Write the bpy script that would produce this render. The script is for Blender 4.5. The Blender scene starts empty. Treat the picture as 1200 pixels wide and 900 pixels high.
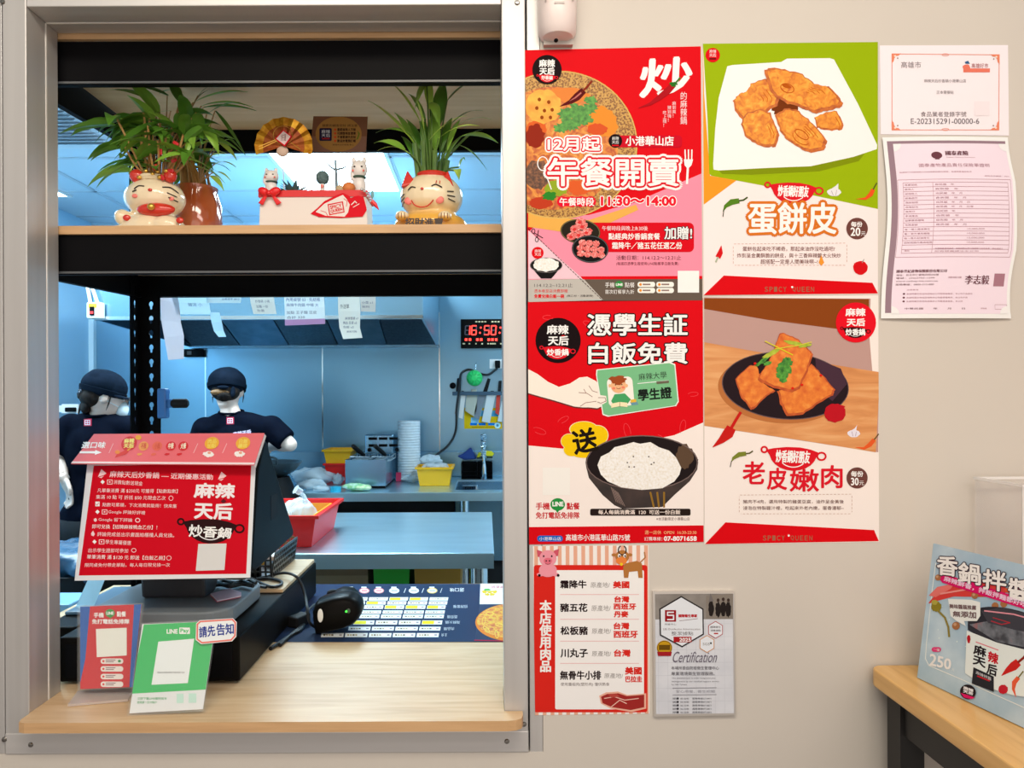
import bpy, bmesh, math, random
from mathutils import Vector, Matrix, noise
import mathutils.geometry as mgeo
R = math.radians
sc = bpy.context.scene
COL = sc.collection

# ------------------------------------------------------------------ camera
F, D0, CZ, PX, PY, ROLL = 867.0, 1.24, 1.40, 569.0, 466.0, 0.0045
cam_d = bpy.data.cameras.new('camera'); cam = bpy.data.objects.new('camera', cam_d); COL.objects.link(cam)
cam.location = (0, -D0, CZ); cam.rotation_euler = (math.pi/2, ROLL, 0)
cam_d.sensor_width = 36; cam_d.lens = F/1200*36
cam_d.shift_x = (600-PX)/1200; cam_d.shift_y = (PY-450)/1200
cam_d.clip_start = 0.05; sc.camera = cam

# ------------------------------------------------------------------ world, lights, exposure
w = bpy.data.worlds.new('world'); sc.world = w; w.use_nodes = True
bg = w.node_tree.nodes['Background']; bg.inputs[0].default_value = (1, .9, .82, 1); bg.inputs[1].default_value = .42
sc.view_settings.view_transform = 'Standard'; sc.view_settings.look = 'None'
sc.view_settings.gamma = 1; sc.view_settings.exposure = 0.0; sc.view_settings.use_curve_mapping = False
try: sc.cycles.use_denoising = True; sc.cycles.max_bounces = 8; sc.cycles.sample_clamp_indirect = 6
except Exception: pass

def area(name, loc, rot, sx, sy, power, color):
    l = bpy.data.lights.new(name, 'AREA'); l.shape = 'RECTANGLE'; l.size = sx; l.size_y = sy; l.energy = power; l.color = color
    o = bpy.data.objects.new(name, l); COL.objects.link(o); o.location = loc; o.rotation_euler = rot
    return o
WARM = (1, .9, .8); COOL = (.68, .89, 1)
# shop side: soft frontal fill light added behind the camera, and ceiling lamps
area('front_fill', (.2, -3.7, 1.55), (R(90), 0, 0), 4.5, 2.2, 40, (1, .88, .78))
area('shop_lamp', (-.1, -1.25, 2.60), (R(20), 0, 0), 1.6, .35, 30, (1, .88, .72))
area('shop_lamp.001', (1.2, -1.9, 2.60), (R(28), 0, R(-8)), 1.6, .5, 19, (1, .84, .78))
# kitchen side: light under each ceiling panel
area('kitchen_lamp', (-.79, 2.55, 2.60), (0, 0, 0), .55, 1.15, 56, COOL)
area('kitchen_lamp.001', (.9, 2.2, 2.60), (0, 0, 0), .55, 1.15, 46, COOL)
area('kitchen_lamp.002', (-2.2, 1.7, 2.60), (0, 0, 0), .55, 1.15, 56, COOL)
area('kitchen_lamp.003', (-1.2, 1.9, 2.60), (R(10), 0, 0), 1.0, .5, 22, COOL)

# ------------------------------------------------------------------ pixel <-> place
def at(x, y, d):
    dx, dy = x-PX, y-PY; u = dx-ROLL*dy; v = ROLL*dx+dy
    return Vector((u*d/F, d-D0, CZ-v*d/F))
CAM = Vector((0, -D0, CZ))
def cast(x, y, P, N):
    q = at(x, y, 1.0)-CAM
    return CAM + q*((P-CAM).dot(N)/q.dot(N))
def V(*a): return Vector(a)

# ------------------------------------------------------------------ materials
def lin(c):
    c = c/255
    return c/12.92 if c <= .04045 else ((c+.055)/1.055)**2.4
EL = (1.12, .98, .90)                    # colour of the shop light the printed colours were read under
def inkc(rgb): return tuple(min(.88, max(.002, lin(c)/e)) for c, e in zip(rgb, EL))
MATS = {}
def bsdf(name):
    m = bpy.data.materials.new(name); m.use_nodes = True
    return m, m.node_tree, m.node_tree.nodes['Principled BSDF']
def M(name, col, rough=.5, metal=0, spec=.5, emit=None, es=0, trans=0, alpha=1, ior=1.45, coat=0):
    if name in MATS: return MATS[name]
    m, nt, b = bsdf(name)
    b.inputs['Base Color'].default_value = (*col, 1); b.inputs['Roughness'].default_value = rough
    b.inputs['Metallic'].default_value = metal; b.inputs['Specular IOR Level'].default_value = spec
    b.inputs['Transmission Weight'].default_value = trans; b.inputs['Alpha'].default_value = alpha; b.inputs['IOR'].default_value = ior
    b.inputs['Coat Weight'].default_value = coat; b.inputs['Coat Roughness'].default_value = .08
    if emit: b.inputs['Emission Color'].default_value = (*emit, 1); b.inputs['Emission Strength'].default_value = es
    MATS[name] = m; return m
def ink(rgb, rough=.42):
    return M('ink_%02x%02x%02x_%d' % (*[int(c) for c in rgb], int(rough*100)), inkc(rgb), max(rough, .5) if rough >= .4 else rough, spec=.06)
def noisy(name, stops, scale=10, detail=3, rough=.5, stretch=(1, 1, 1), bump=0, metal=0, rough2=None, dist=0, kind='noise', spec=.5, coat=0):
    """Principled material whose colour is a ramp over a noise in object space."""
    if name in MATS: return MATS[name]
    m, nt, b = bsdf(name); N = nt.nodes; L = nt.links
    tc = N.new('ShaderNodeTexCoord'); mp = N.new('ShaderNodeMapping'); mp.inputs['Scale'].default_value = stretch
    L.new(tc.outputs['Object'], mp.inputs[0])
    if kind == 'noise':
        n = N.new('ShaderNodeTexNoise'); n.inputs['Detail'].default_value = detail; n.inputs['Distortion'].default_value = dist; out = n.outputs[0]
    else:
        n = N.new('ShaderNodeTexVoronoi'); out = n.outputs['Distance']
    n.inputs['Scale'].default_value = scale; L.new(mp.outputs[0], n.inputs['Vector'])
    r = N.new('ShaderNodeValToRGB'); el = r.color_ramp.elements
    while len(el) < len(stops): el.new(.5)
    for e, (p, c) in zip(el, stops): e.position = p; e.color = (*c, 1)
    L.new(out, r.inputs[0]); L.new(r.outputs[0], b.inputs['Base Color'])
    b.inputs['Roughness'].default_value = rough; b.inputs['Metallic'].default_value = metal; b.inputs['Specular IOR Level'].default_value = spec
    b.inputs['Coat Weight'].default_value = coat
    if rough2 is not None:
        mr = N.new('ShaderNodeMapRange'); mr.inputs['To Min'].default_value = rough; mr.inputs['To Max'].default_value = rough2
        L.new(out, mr.inputs[0]); L.new(mr.outputs[0], b.inputs['Roughness'])
    if bump:
        bp = N.new('ShaderNodeBump'); bp.inputs['Strength'].default_value = bump; bp.inputs['Distance'].default_value = .002
        L.new(out, bp.inputs['Height']); L.new(bp.outputs[0], b.inputs['Normal'])
    MATS[name] = m; return m

def thin_paper(rgb):
    """Thin receipt paper: part of the light that falls on its back comes through."""
    k = 'paper_%02x%02x%02x' % rgb
    if k in MATS: return MATS[k]
    m, nt, b = bsdf(k); c = (*inkc(rgb), 1); b.inputs['Base Color'].default_value = c; b.inputs['Roughness'].default_value = .6; b.inputs['Specular IOR Level'].default_value = .2
    tr = nt.nodes.new('ShaderNodeBsdfTranslucent'); tr.inputs[0].default_value = c; mx = nt.nodes.new('ShaderNodeMixShader'); mx.inputs[0].default_value = .5
    nt.links.new(b.outputs[0], mx.inputs[1]); nt.links.new(tr.outputs[0], mx.inputs[2]); nt.links.new(mx.outputs[0], nt.nodes['Material Output'].inputs[0]); MATS[k] = m; return m
def I(*rgb): return inkc(rgb)
m_wall = noisy('painted_wall', [(.3, (.60, .56, .51)), (.7, (.63, .59, .535))], 3, 2, .6, spec=.3)
m_alu = noisy('aluminium', [(.3, (.52, .51, .505)), (.7, (.59, .58, .575))], 40, 2, .40, (1, 1, .03), metal=.45, rough2=.48)
m_alu_h = noisy('aluminium_rail', [(.3, (.60, .59, .585)), (.7, (.67, .66, .655))], 40, 2, .40, (.03, 1, 1), metal=.45, rough2=.48)
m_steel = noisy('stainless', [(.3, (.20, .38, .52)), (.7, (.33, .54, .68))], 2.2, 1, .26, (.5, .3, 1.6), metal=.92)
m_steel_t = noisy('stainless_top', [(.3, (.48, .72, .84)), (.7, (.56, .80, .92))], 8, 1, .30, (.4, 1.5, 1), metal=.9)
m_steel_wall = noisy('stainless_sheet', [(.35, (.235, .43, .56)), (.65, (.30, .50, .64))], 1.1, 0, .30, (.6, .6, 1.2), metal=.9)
m_chrome = M('chrome', (.75, .8, .82), .15, 1)
m_oak = noisy('oak_laminate', [(.2, (.56, .36, .19)), (.5, (.70, .49, .285)), (.8, (.79, .60, .38))], 6, 6, .42, (.9, 9, 9), dist=.6, spec=.25)
m_oak_edge = noisy('oak_edge', [(.3, (.55, .33, .16)), (.7, (.68, .43, .22))], 8, 4, .45, (1, 12, 12))
m_under = noisy('shelf_board', [(.3, (.60, .40, .22)), (.7, (.70, .50, .30))], 5, 5, .6, (.6, 6, 6), dist=.5)
m_pine = noisy('yellow_pine', [(.25, (.62, .33, .09)), (.5, (.76, .45, .15)), (.75, (.83, .53, .20))], 5, 6, .32, (8, .7, 8), dist=.8, coat=.2)
m_black = M('black_steel', (.004, .004, .005), .5, spec=.07)
m_blackg = M('black_plastic', (.006, .0055, .005), .36, spec=.05)
m_blackm = M('black_matte', (.009, .009, .010), .6, spec=.2)
m_dark = M('dark_grey_plastic', (.04, .04, .045), .4)
m_white = M('white_plastic', (.78, .77, .75), .4)
m_tile = M('ceiling_tile', (.58, .70, .78), .7)
m_cable = M('cable_rubber', (.012, .012, .013), .45)
m_panel = M('lamp_diffuser', (.9, .95, 1), .5, emit=(.72, .92, 1), es=9)
def acryl(name='clear_acrylic', tint=(.93, .96, .97), a=.05):
    if name in MATS: return MATS[name]
    m, nt, b = bsdf(name); b.inputs['Base Color'].default_value = (*tint, 1); b.inputs['Roughness'].default_value = .04
    b.inputs['Alpha'].default_value = a; MATS[name] = m; return m
m_acryl = acryl()
m_bag = acryl('thin_plastic_film', (.86, .90, .93), .55)

# ------------------------------------------------------------------ objects
def tag(o, label=None, cat=None, group=None, kind=None):
    for k, v in (('label', label), ('category', cat), ('group', group), ('kind', kind)):
        if v: o[k] = v
    return o
def thing(name, base, label, cat, group=None):
    o = bpy.data.objects.new(name, None); COL.objects.link(o); o.location = base; o.empty_display_size = .02
    return tag(o, label, cat, group)
def wloc(o):
    v = Vector(o.location)
    while o.parent: o = o.parent; v += Vector(o.location)
    return v
class MB:
    def __init__(s): s.v = []; s.f = []; s.mi = []; s.mats = []
    def mid(s, m):
        if m is None: return 0
        if m not in s.mats: s.mats.append(m)
        return s.mats.index(m)
    def add(s, vs, fs, m=None):
        k = len(s.v); i = s.mid(m); s.v += [Vector(p) for p in vs]
        for f in fs: s.f.append([k+j for j in f]); s.mi.append(i)
        return s
    def box(s, a, b, m=None):
        x0, x1 = sorted((a[0], b[0])); y0, y1 = sorted((a[1], b[1])); z0, z1 = sorted((a[2], b[2]))
        return s.add([(x, y, z) for z in (z0, z1) for y in (y0, y1) for x in (x0, x1)],
            [(0, 2, 3, 1), (4, 5, 7, 6), (0, 1, 5, 4), (2, 6, 7, 3), (0, 4, 6, 2), (1, 3, 7, 5)], m)
    def obox(s, c, size, rot=None, m=None):
        t = MB().box([-k/2 for k in size], [k/2 for k in size]); rot = rot or Matrix.Identity(3)
        return s.add([rot @ p + Vector(c) for p in t.v], t.f, m)
    def prism(s, pts, vec, m=None):
        n = len(pts); pts = [Vector(p) for p in pts]; vec = Vector(vec)
        nr = Vector((0, 0, 0))
        for i in range(n): nr += pts[i].cross(pts[(i+1) % n])
        if nr.dot(vec) > 0: pts = pts[::-1]
        return s.add(pts+[p+vec for p in pts], [tuple(range(n)), tuple(range(2*n-1, n-1, -1))] +
            [(i, n+i, n+(i+1) % n, (i+1) % n) for i in range(n)], m)
    def poly(s, pts, m=None): return s.add(pts, [tuple(range(len(pts)))], m)
    def tube(s, pts, r, n=8, m=None, cap=True):
        pts = [Vector(p) for p in pts]; rs = r if isinstance(r, (list, tuple)) else [r]*len(pts)
        vs = []; fs = []; t0 = (pts[1]-pts[0]).normalized(); a = t0.orthogonal().normalized()
        for i, p in enumerate(pts):
            t = ((pts[min(i+1, len(pts)-1)]-p).normalized() + (p-pts[max(i-1, 0)]).normalized())
            t = t.normalized() if t.length > 1e-6 else t0
            a = (a - t*a.dot(t)); a = a.normalized() if a.length > 1e-6 else t.orthogonal().normalized(); b = t.cross(a)
            for k in range(n):
                q = 2*math.pi*k/n; vs.append(p + (a*math.cos(q)+b*math.sin(q))*rs[i])
        for i in range(len(pts)-1):
            for k in range(n): fs.append((i*n+k, i*n+(k+1) % n, (i+1)*n+(k+1) % n, (i+1)*n+k))
        if cap: fs += [tuple(range(n))[::-1], tuple((len(pts)-1)*n+k for k in range(n))]
        return s.add(vs, fs, m)
    def lathe(s, c, prof, n=24, m=None, rot=None, sx=1, sy=1, cap=True):
        rot = rot or Matrix.Identity(3); c = Vector(c); vs = []; fs = []
        for r, z in prof:
            for k in range(n): q = 2*math.pi*k/n; vs.append(rot @ Vector((r*math.cos(q)*sx, r*math.sin(q)*sy, z)) + c)
        for i in range(len(prof)-1):
            for k in range(n): fs.append((i*n+k, i*n+(k+1) % n, (i+1)*n+(k+1) % n, (i+1)*n+k))
        if cap: fs += [tuple(range(n))[::-1], tuple((len(prof)-1)*n+k for k in range(n))]
        return s.add(vs, fs, m)
    def ell(s, c, r, rot=None, nu=18, nv=12, m=None):
        r = r if isinstance(r, (list, tuple)) else (r, r, r)
        prof = [(math.sin(math.pi*i/nv), -math.cos(math.pi*i/nv)) for i in range(nv+1)]; prof[0] = (1e-4, -1); prof[-1] = (1e-4, 1)
        t = MB().lathe((0, 0, 0), prof, nu); rot = rot or Matrix.Identity(3)
        return s.add([rot @ Vector((p.x*r[0], p.y*r[1], p.z*r[2])) + Vector(c) for p in t.v], t.f, m)
    def merge(s, o, m=None):
        k = len(s.v); s.v += o.v
        for f, i in zip(o.f, o.mi): s.f.append([k+j for j in f]); s.mi.append(s.mid(m or (o.mats[i] if o.mats else None)))
        return s
    def xf(s, fn): s.v = [fn(p) for p in s.v]; return s

def bake(o, mods):
    for t, kw in mods:
        md = o.modifiers.new(t, t)
        for k, v in kw.items(): setattr(md, k, v)
    bpy.context.view_layer.update(); dg = bpy.context.evaluated_depsgraph_get()
    me = bpy.data.meshes.new_from_object(o.evaluated_get(dg)); old = o.data
    o.modifiers.clear(); o.data = me; bpy.data.meshes.remove(old)
    for p in me.polygons: p.use_smooth = True
    return o
def obj(name, mb, mat=None, parent=None, origin=None, smooth=False, bevel=0, seg=2, remesh=0, smoothit=0, label=None, cat=None, group=None, kind=None, sub=0, angle=35):
    me = bpy.data.meshes.new(name)
    if parent is not None: base = wloc(parent)
    if origin is None:
        if parent is not None: og = base
        else:
            xs = [p.x for p in mb.v]; ys = [p.y for p in mb.v]; zs = [p.z for p in mb.v]
            og = Vector(((min(xs)+max(xs))/2, (min(ys)+max(ys))/2, min(zs)))
    else: og = Vector(origin)
    me.from_pydata([p-og for p in mb.v], [], mb.f)
    for m in (mb.mats or ([mat] if mat else [])): me.materials.append(m)
    if mb.mats: me.polygons.foreach_set('material_index', mb.mi)
    me.update()
    if bevel or smooth:
        b = bmesh.new(); b.from_mesh(me)
        if bevel:
            bmesh.ops.remove_doubles(b, verts=b.verts, dist=1e-6)
            es = [e for e in b.edges if len(e.link_faces) == 2 and e.calc_face_angle(0) > R(30)]
            bmesh.ops.bevel(b, geom=es, offset=bevel, segments=seg, affect='EDGES', profile=.5, clamp_overlap=True)
        bmesh.ops.recalc_face_normals(b, faces=b.faces)
        if smooth:
            for f in b.faces: f.smooth = True
            for e in b.edges:
                if len(e.link_faces) == 2 and e.calc_face_angle(0) > R(angle): e.smooth = False
        b.to_mesh(me); b.free()
    o = bpy.data.objects.new(name, me); COL.objects.link(o); o.location = og
    if parent is not None: o.parent = parent; o.location = og-base
    if remesh:
        bake(o, [('REMESH', dict(mode='VOXEL', voxel_size=remesh))] + ([('SMOOTH', dict(factor=.5, iterations=smoothit))] if smoothit else []))
        if not o.data.materials and mat: o.data.materials.append(mat)
    if sub: bake(o, [('SUBSURF', dict(levels=sub))])
    return tag(o, label, cat, group, kind)
def struct(name, mb, mat=None, **k): return obj(name, mb, mat, kind='structure', **k)

# ------------------------------------------------------------------ flat printed artwork on a real plane
TXT = {}
def glyphs(s, space=1.0):
    k = (s, space)
    if k not in TXT:
        c = bpy.data.curves.new('t', 'FONT'); c.body = s; c.size = 1; c.resolution_u = 3; c.space_line = space
        o = bpy.data.objects.new('t', c); me = bpy.data.meshes.new_from_object(o)
        vs = [(v.co.x, v.co.y) for v in me.vertices]; fs = [tuple(p.vertices) for p in me.polygons]
        bpy.data.objects.remove(o); bpy.data.curves.remove(c); bpy.data.meshes.remove(me)
        xs = [p[0] for p in vs]; ys = [p[1] for p in vs]; x0, x1, y0, y1 = min(xs), max(xs), min(ys), max(ys)
        TXT[k] = ([((x-x0)/max(x1-x0, 1e-6), (y1-y)/max(y1-y0, 1e-6)) for x, y in vs], fs)
    return TXT[k]
def clip_poly(pts, quad):
    out = list(pts); n = len(quad)
    ar = sum(quad[i][0]*quad[(i+1) % n][1]-quad[(i+1) % n][0]*quad[i][1] for i in range(n))
    for i in range(n):
        a, b = quad[i], quad[(i+1) % n]; inp = out; out = []
        if not inp: break
        sd = lambda p: ((b[0]-a[0])*(p[1]-a[1])-(b[1]-a[1])*(p[0]-a[0]))*(1 if ar > 0 else -1)
        for j in range(len(inp)):
            p, q = inp[j-1], inp[j]; sp, sq = sd(p), sd(q)
            if (sp >= 0) != (sq >= 0):
                t = sp/(sp-sq); out.append((p[0]+(q[0]-p[0])*t, p[1]+(q[1]-p[1])*t))
            if sq >= 0: out.append(q)
    return out
class Art:
    """Printed sheet: every mark is a thin layer of ink on the plane (P, N); places are read off the photograph and cast onto it."""
    def __init__(s, P, N, quad=None, thick=.0006, dl=.00014, clip=True):
        s.P = Vector(P); s.N = Vector(N).normalized(); s.mb = MB(); s.th = thick; s.dl = dl; s.quad = quad if clip else None; s.q0 = quad; s.k = 0
    def bump(s, L):
        s.k = (s.k+1) % 48; return L + s.k*.018
    def hit(s, x, y, L=0): return cast(x, y, s.P, s.N) + s.N*(s.th + L*s.dl)
    def base(s, col, quad=None, rough=.42, edge=None):
        q = quad or s.q0; m = col if not isinstance(col, tuple) else ink(col, rough)
        pts = [s.hit(x, y)-s.N*s.th for x, y in q]
        s.mb.prism(pts, s.N*s.th, m); return s
    def poly(s, pts, col, L=1, clip=True):
        if s.quad and clip: pts = clip_poly(pts, s.quad)
        if len(pts) < 3: return s
        m = col if not isinstance(col, tuple) else ink(col)
        a = sum(pts[i-1][0]*pts[i][1]-pts[i][0]*pts[i-1][1] for i in range(len(pts)))
        if a > 0: pts = pts[::-1]
        L = s.bump(L); p3 = [s.hit(x, y, L) for x, y in pts]
        if len(pts) > 4:
            tri = mgeo.tessellate_polygon([[Vector((x, y, 0)) for x, y in pts]])
            s.mb.add(p3, [tuple(t) for t in tri], m)
        else: s.mb.poly(p3, m)
        return s
    def rect(s, x0, y0, x1, y1, col, L=1, r=0, rot=0, sk=0):
        if r <= 0: pts = [(x0, y0), (x1, y0), (x1, y1), (x0, y1)]
        else:
            r = min(r, (x1-x0)/2, (y1-y0)/2); pts = []
            for cx, cy, a0 in ((x1-r, y0+r, -90), (x1-r, y1-r, 0), (x0+r, y1-r, 90), (x0+r, y0+r, 180)):
                pts += [(cx+r*math.cos(R(a0+k*18)), cy+r*math.sin(R(a0+k*18))) for k in range(6)]
        cx, cy = (x0+x1)/2, (y0+y1)/2; c, sn = math.cos(R(rot)), math.sin(R(rot))
        pts = [(cx+(x-cx)*c-(y-cy)*sn - sk*(y-cy), cy+(x-cx)*sn+(y-cy)*c) for x, y in pts]
        return s.poly(pts, col, L)
    def disc(s, cx, cy, rx, ry, col, L=1, rot=0, n=36, a0=0, a1=360):
        c, sn = math.cos(R(rot)), math.sin(R(rot)); pts = []
        for k in range(n + (a1-a0 < 360)):
            q = R(a0+(a1-a0)*k/n); x, y = rx*math.cos(q), ry*math.sin(q); pts.append((cx+x*c-y*sn, cy+x*sn+y*c))
        return s.poly(pts, col, L)
    def blob(s, cx, cy, rx, ry, col, L=1, jag=.12, seed=0, n=28, rot=0):
        rd = random.Random(seed); c, sn = math.cos(R(rot)), math.sin(R(rot)); pts = []
        for k in range(n):
            q = 2*math.pi*k/n; f = 1+rd.uniform(-jag, jag); x, y = rx*f*math.cos(q), ry*f*math.sin(q); pts.append((cx+x*c-y*sn, cy+x*sn+y*c))
        return s.poly(pts, col, L)
    def line(s, pts, w, col, L=1, closed=False):
        P = [Vector(p) for p in pts]; n = len(P)
        for i in range(n if closed else n-1):
            a, b = P[i], P[(i+1) % n]; d = b-a
            if d.length < 1e-6: continue
            d.normalize(); k = Vector((-d.y, d.x))*w/2; e = d*w*.3
            s.poly([tuple(a-e+k), tuple(b+e+k), tuple(b+e-k), tuple(a-e-k)], col, L)
        return s
    def ring(s, cx, cy, rx, ry, w, col, L=1, n=32, a0=0, a1=360, rot=0):
        c, sn = math.cos(R(rot)), math.sin(R(rot))
        pts = []
        for k in range(n+1):
            q = R(a0+(a1-a0)*k/n); x, y = rx*math.cos(q), ry*math.sin(q); pts.append((cx+x*c-y*sn, cy+x*sn+y*c))
        return s.line(pts, w, col, L)
    def dash(s, pts, w, col, L=1, seg=3, gap=2):
        for a, b in zip(pts[:-1], pts[1:]):
            a, b = Vector(a), Vector(b); n = (b-a).length; d = (b-a)/n; t = 0
            while t < n: s.line([tuple(a+d*t), tuple(a+d*min(n, t+seg))], w, col, L); t += seg+gap
        return s
    def text(s, t, box, col, L=2, bold=0, halo=None, halo2=None, rot=0, space=1.0, sk=0, flip=False):
        """box = (x0,y0,x1,y1) or four corners tl,tr,br,bl; halo = (colour, width)."""
        if len(box) == 4 and not isinstance(box[0], (tuple, list)):
            x0, y0, x1, y1 = box; q = [(x0, y0), (x1, y0), (x1, y1), (x0, y1)]
            if rot or sk:
                cx, cy = (x0+x1)/2, (y0+y1)/2; c, sn = math.cos(R(rot)), math.sin(R(rot))
                q = [(x-sk*(y-cy), y) for x, y in q]
                q = [(cx+(x-cx)*c-(y-cy)*sn, cy+(x-cx)*sn+(y-cy)*c) for x, y in q]
        else: q = box
        if flip: q = [q[2], q[3], q[0], q[1]]
        vs, fs = glyphs(t, space); T = [Vector(p) for p in q]
        pp = []
        for u, v in vs: pp.append(T[0]*(1-u)*(1-v)+T[1]*u*(1-v)+T[2]*u*v+T[3]*(1-u)*v)
        def lay(dx, dy, c, LL):
            m = c if not isinstance(c, tuple) else ink(c); LL = s.bump(LL)
            s.mb.add([s.hit(p.x+dx, p.y+dy, LL) for p in pp], fs, m)
        if halo2:
            for k in range(16): a = 2*math.pi*k/16; lay(halo2[1]*math.cos(a), halo2[1]*math.sin(a), halo2[0], L)
        if halo:
            for k in range(12): a = 2*math.pi*k/12; lay(halo[1]*math.cos(a), halo[1]*math.sin(a), halo[0], L+(1 if halo2 else 0))
        LL = L+(1 if halo else 0)+(1 if halo2 else 0)
        if bold:
            for k in range(6): a = math.pi*k/3; lay(bold*math.cos(a), bold*math.sin(a), col, LL)
        lay(0, 0, col, LL)
        return s
    def scribble(s, x0, y0, x1, y1, col, L=2, seed=0, w=.6):
        """A line of print too small to read, as a row of short strokes."""
        rd = random.Random(seed); h = y1-y0; x = x0
        while x < x1-h*.4:
            cw = h*rd.choice((.7, .85, .85, .95))
            for k in range(3):
                yy = y0+h*(.1+.8*k/2); s.line([(x+rd.uniform(0, .2)*cw, yy), (x+cw*rd.uniform(.6, .85), yy)], w, col, L)
            xx = x+cw*rd.uniform(.25, .6); s.line([(xx, y0), (xx, y1)], w, col, L)
            x += cw*1.12
        return s
    def done(s, name, label=None, cat=None, parent=None, group=None): return obj(name, s.mb, None, parent, label=label, cat=cat, group=group)
WALLP, WALLN = V(0, 0, 0), V(0, -1, 0)
WHITE = (255, 240, 232); RED = (226, 5, 20); DK = (38, 20, 22)

# ================================================================== THE SETTING
XL, XR, YB, ZC = -2.765, 2.2, 3.96, 2.64      # kitchen: left wall, right wall, back wall, ceiling
ox0, ox1, oz0, oz1 = -.766, .0295, .858, 2.058  # service opening
struct('floor', MB().box((-3.4, -4, -.05), (3.2, YB+.1, 0)), noisy('floor_tile', [(.3, (.16, .15, .145)), (.7, (.22, .21, .20))], 3, 3, .35))
struct('ceiling', MB().box((-3.4, -4, ZC), (3.2, YB+.1, ZC+.05)), m_tile)
mb = MB()
for i in range(-6, 6):
    x = -1.098-.0+.61*i
    if -3.2 < x < 2.4: mb.box((x-.012, .12, ZC-.004), (x+.012, YB, ZC))
for j in range(0, 8):
    y = 3.166-.61*(7-j)+.61*1
    if .12 < y < YB: mb.box((XL, y-.012, ZC-.004), (2.4, y+.012, ZC))
struct('trim_1', mb, M('ceiling_grid', (.50, .58, .64), .5))
struct('wall_back', MB().box((XL-.1, YB, 0), (XR+.1, YB+.1, ZC)), noisy('kitchen_paint', [(.3, (.54, .70, .80)), (.7, (.58, .74, .84))], 2, 2, .5))
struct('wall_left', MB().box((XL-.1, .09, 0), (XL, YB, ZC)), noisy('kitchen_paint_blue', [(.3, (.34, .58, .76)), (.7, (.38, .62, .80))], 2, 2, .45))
struct('wall_right', MB().box((XR, .09, 0), (XR+.1, YB, ZC)), MATS['kitchen_paint'])
# partition with the service opening
px0, px1 = ox0-.082, ox1+.0645
mb = MB()
mb.box((px1, .0, 0), (3.2, .09, ZC)); mb.box((-3.4, 0, 0), (px0, .09, ZC)); mb.box((px0, 0, 0), (px1, .09, .806)); mb.box((px0, 0, oz1+.075), (px1, .09, ZC))
struct('wall_front', mb, m_wall)
win = tag(bpy.data.objects.new('window_1', None), 'aluminium framed service opening between shop and kitchen', 'service window', kind='structure'); COL.objects.link(win); win.location = (-.37, 0, .806)
fr = []
def post(x0, x1, z0, z1, groove):
    mb = MB(); xs = sorted((x0, x1))
    mb.box((xs[0], -.002, z0), (xs[1], .09, z1))
    return mb
b = MB(); b.box((ox0-.040, -.002, .806), (ox0, .090, oz1+.04)); obj('frame_post', b, m_alu, win, bevel=.0015)
b = MB(); b.box((ox0-.081, .001, .806), (ox0-.043, .085, oz1+.07)); obj('frame_strip', b, m_alu, win, bevel=.001)
b = MB(); b.box((ox1, -.002, .806), (ox1+.0395, .090, oz1+.04)); obj('frame_post', b, m_alu, win, bevel=.0015)
b = MB(); b.box((ox1+.0425, .0005, 0.0), (ox1+.064, .085, oz1+.07)); obj('frame_strip', b, m_alu, win, bevel=.001)
b = MB(); b.box((ox0+.0005, -.002, oz1), (ox1-.0005, .090, oz1+.04)); obj('frame_rail', b, m_alu_h, win, bevel=.0015)
b = MB(); b.box((ox0-.0405, -.0025, .8065), (ox1+.040, .088, .842)); obj('frame_rail', b, m_alu_h, win, bevel=.0015)
b = MB()   # fine joint lines along the inside faces of the profiles
b.box((ox0, .052, oz0), (ox0+.0008, .0555, oz1)); b.box((ox0, .052, oz1-.0008), (ox1, .0555, oz1))
obj('groove', b, M('groove_light', (.85, .83, .80), .4), win)
m_screw = M('screw_steel', (.35, .33, .31), .25, 1)
for x, y in ((4, 3), (6, 866), (37, 872), (606, 4), (614, 848), (594, 868)):
    p = at(x, y, D0); b = MB().lathe((p.x, -.001, p.z), [(.0045, 0), (.0045, .0015), (.003, .0035), (.0008, .0038)], 14, rot=Matrix.Rotation(R(90), 3, 'X'))
    obj('screw', b, m_screw, win, smooth=True)

# ------------------------------------------------------------------ service counter
CT = .876; cf, cb = -.041, .845
cx0, cx1 = (16-569+1)*1.2/F, (612-569)*1.2/F
pts = []
for cx, cy, a0 in ((cx1-.03, cf+.02, -90), (cx0+.012, cf+.012, 180)):
    r = .02 if a0 == -90 else .012
    aa = [a0+k*15 for k in range(7)]
    pts += [(cx+r*math.cos(R(a)) + (.01 if a0 == -90 else 0), cy+r*math.sin(R(a)), CT) for a in (aa[::-1] if a0 == -90 else aa[::-1])]
# outline: nose in front of the frame, narrower through the opening, wide in the kitchen
nose = [(cx0, cf+.014), (cx0+.003, cf+.004), (cx0+.014, cf), (cx1-.026, cf), (cx1-.012, cf+.003), (cx1-.003, cf+.010), (cx1, cf+.022), (cx1, -.0035), (ox1-.0005, -.0035), (ox1-.0005, .092), (.62, .092), (.62, cb), (-1.05, cb), (-1.05, .092), (ox0+.0005, .092), (ox0+.0005, -.0035), (cx0, -.0035)]
t = thing('service_counter', (-.37, .3, .842+.016), 'light oak laminate service counter board with rounded front corners', 'counter')
obj('countertop', MB().prism([(x, y, CT) for x, y in nose], (0, 0, -.0165)), m_oak, t)
b = MB()
for a, c in zip(nose[:7], nose[1:8]):
    if a != nose[7]: b.add([(a[0], a[1]-.0004, CT-.0003), (c[0], c[1]-.0004, CT-.0003), (c[0], c[1]-.0004, CT-.0168), (a[0], a[1]-.0004, CT-.0168)], [(0, 3, 2, 1)])
obj('edge_band', b, m_oak_edge, t)
for x in (-1.0, .55): obj('support_panel', MB().box((x, .12, 0.0), (x+.03, .6, CT-.0165)), m_dark, t)

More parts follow.
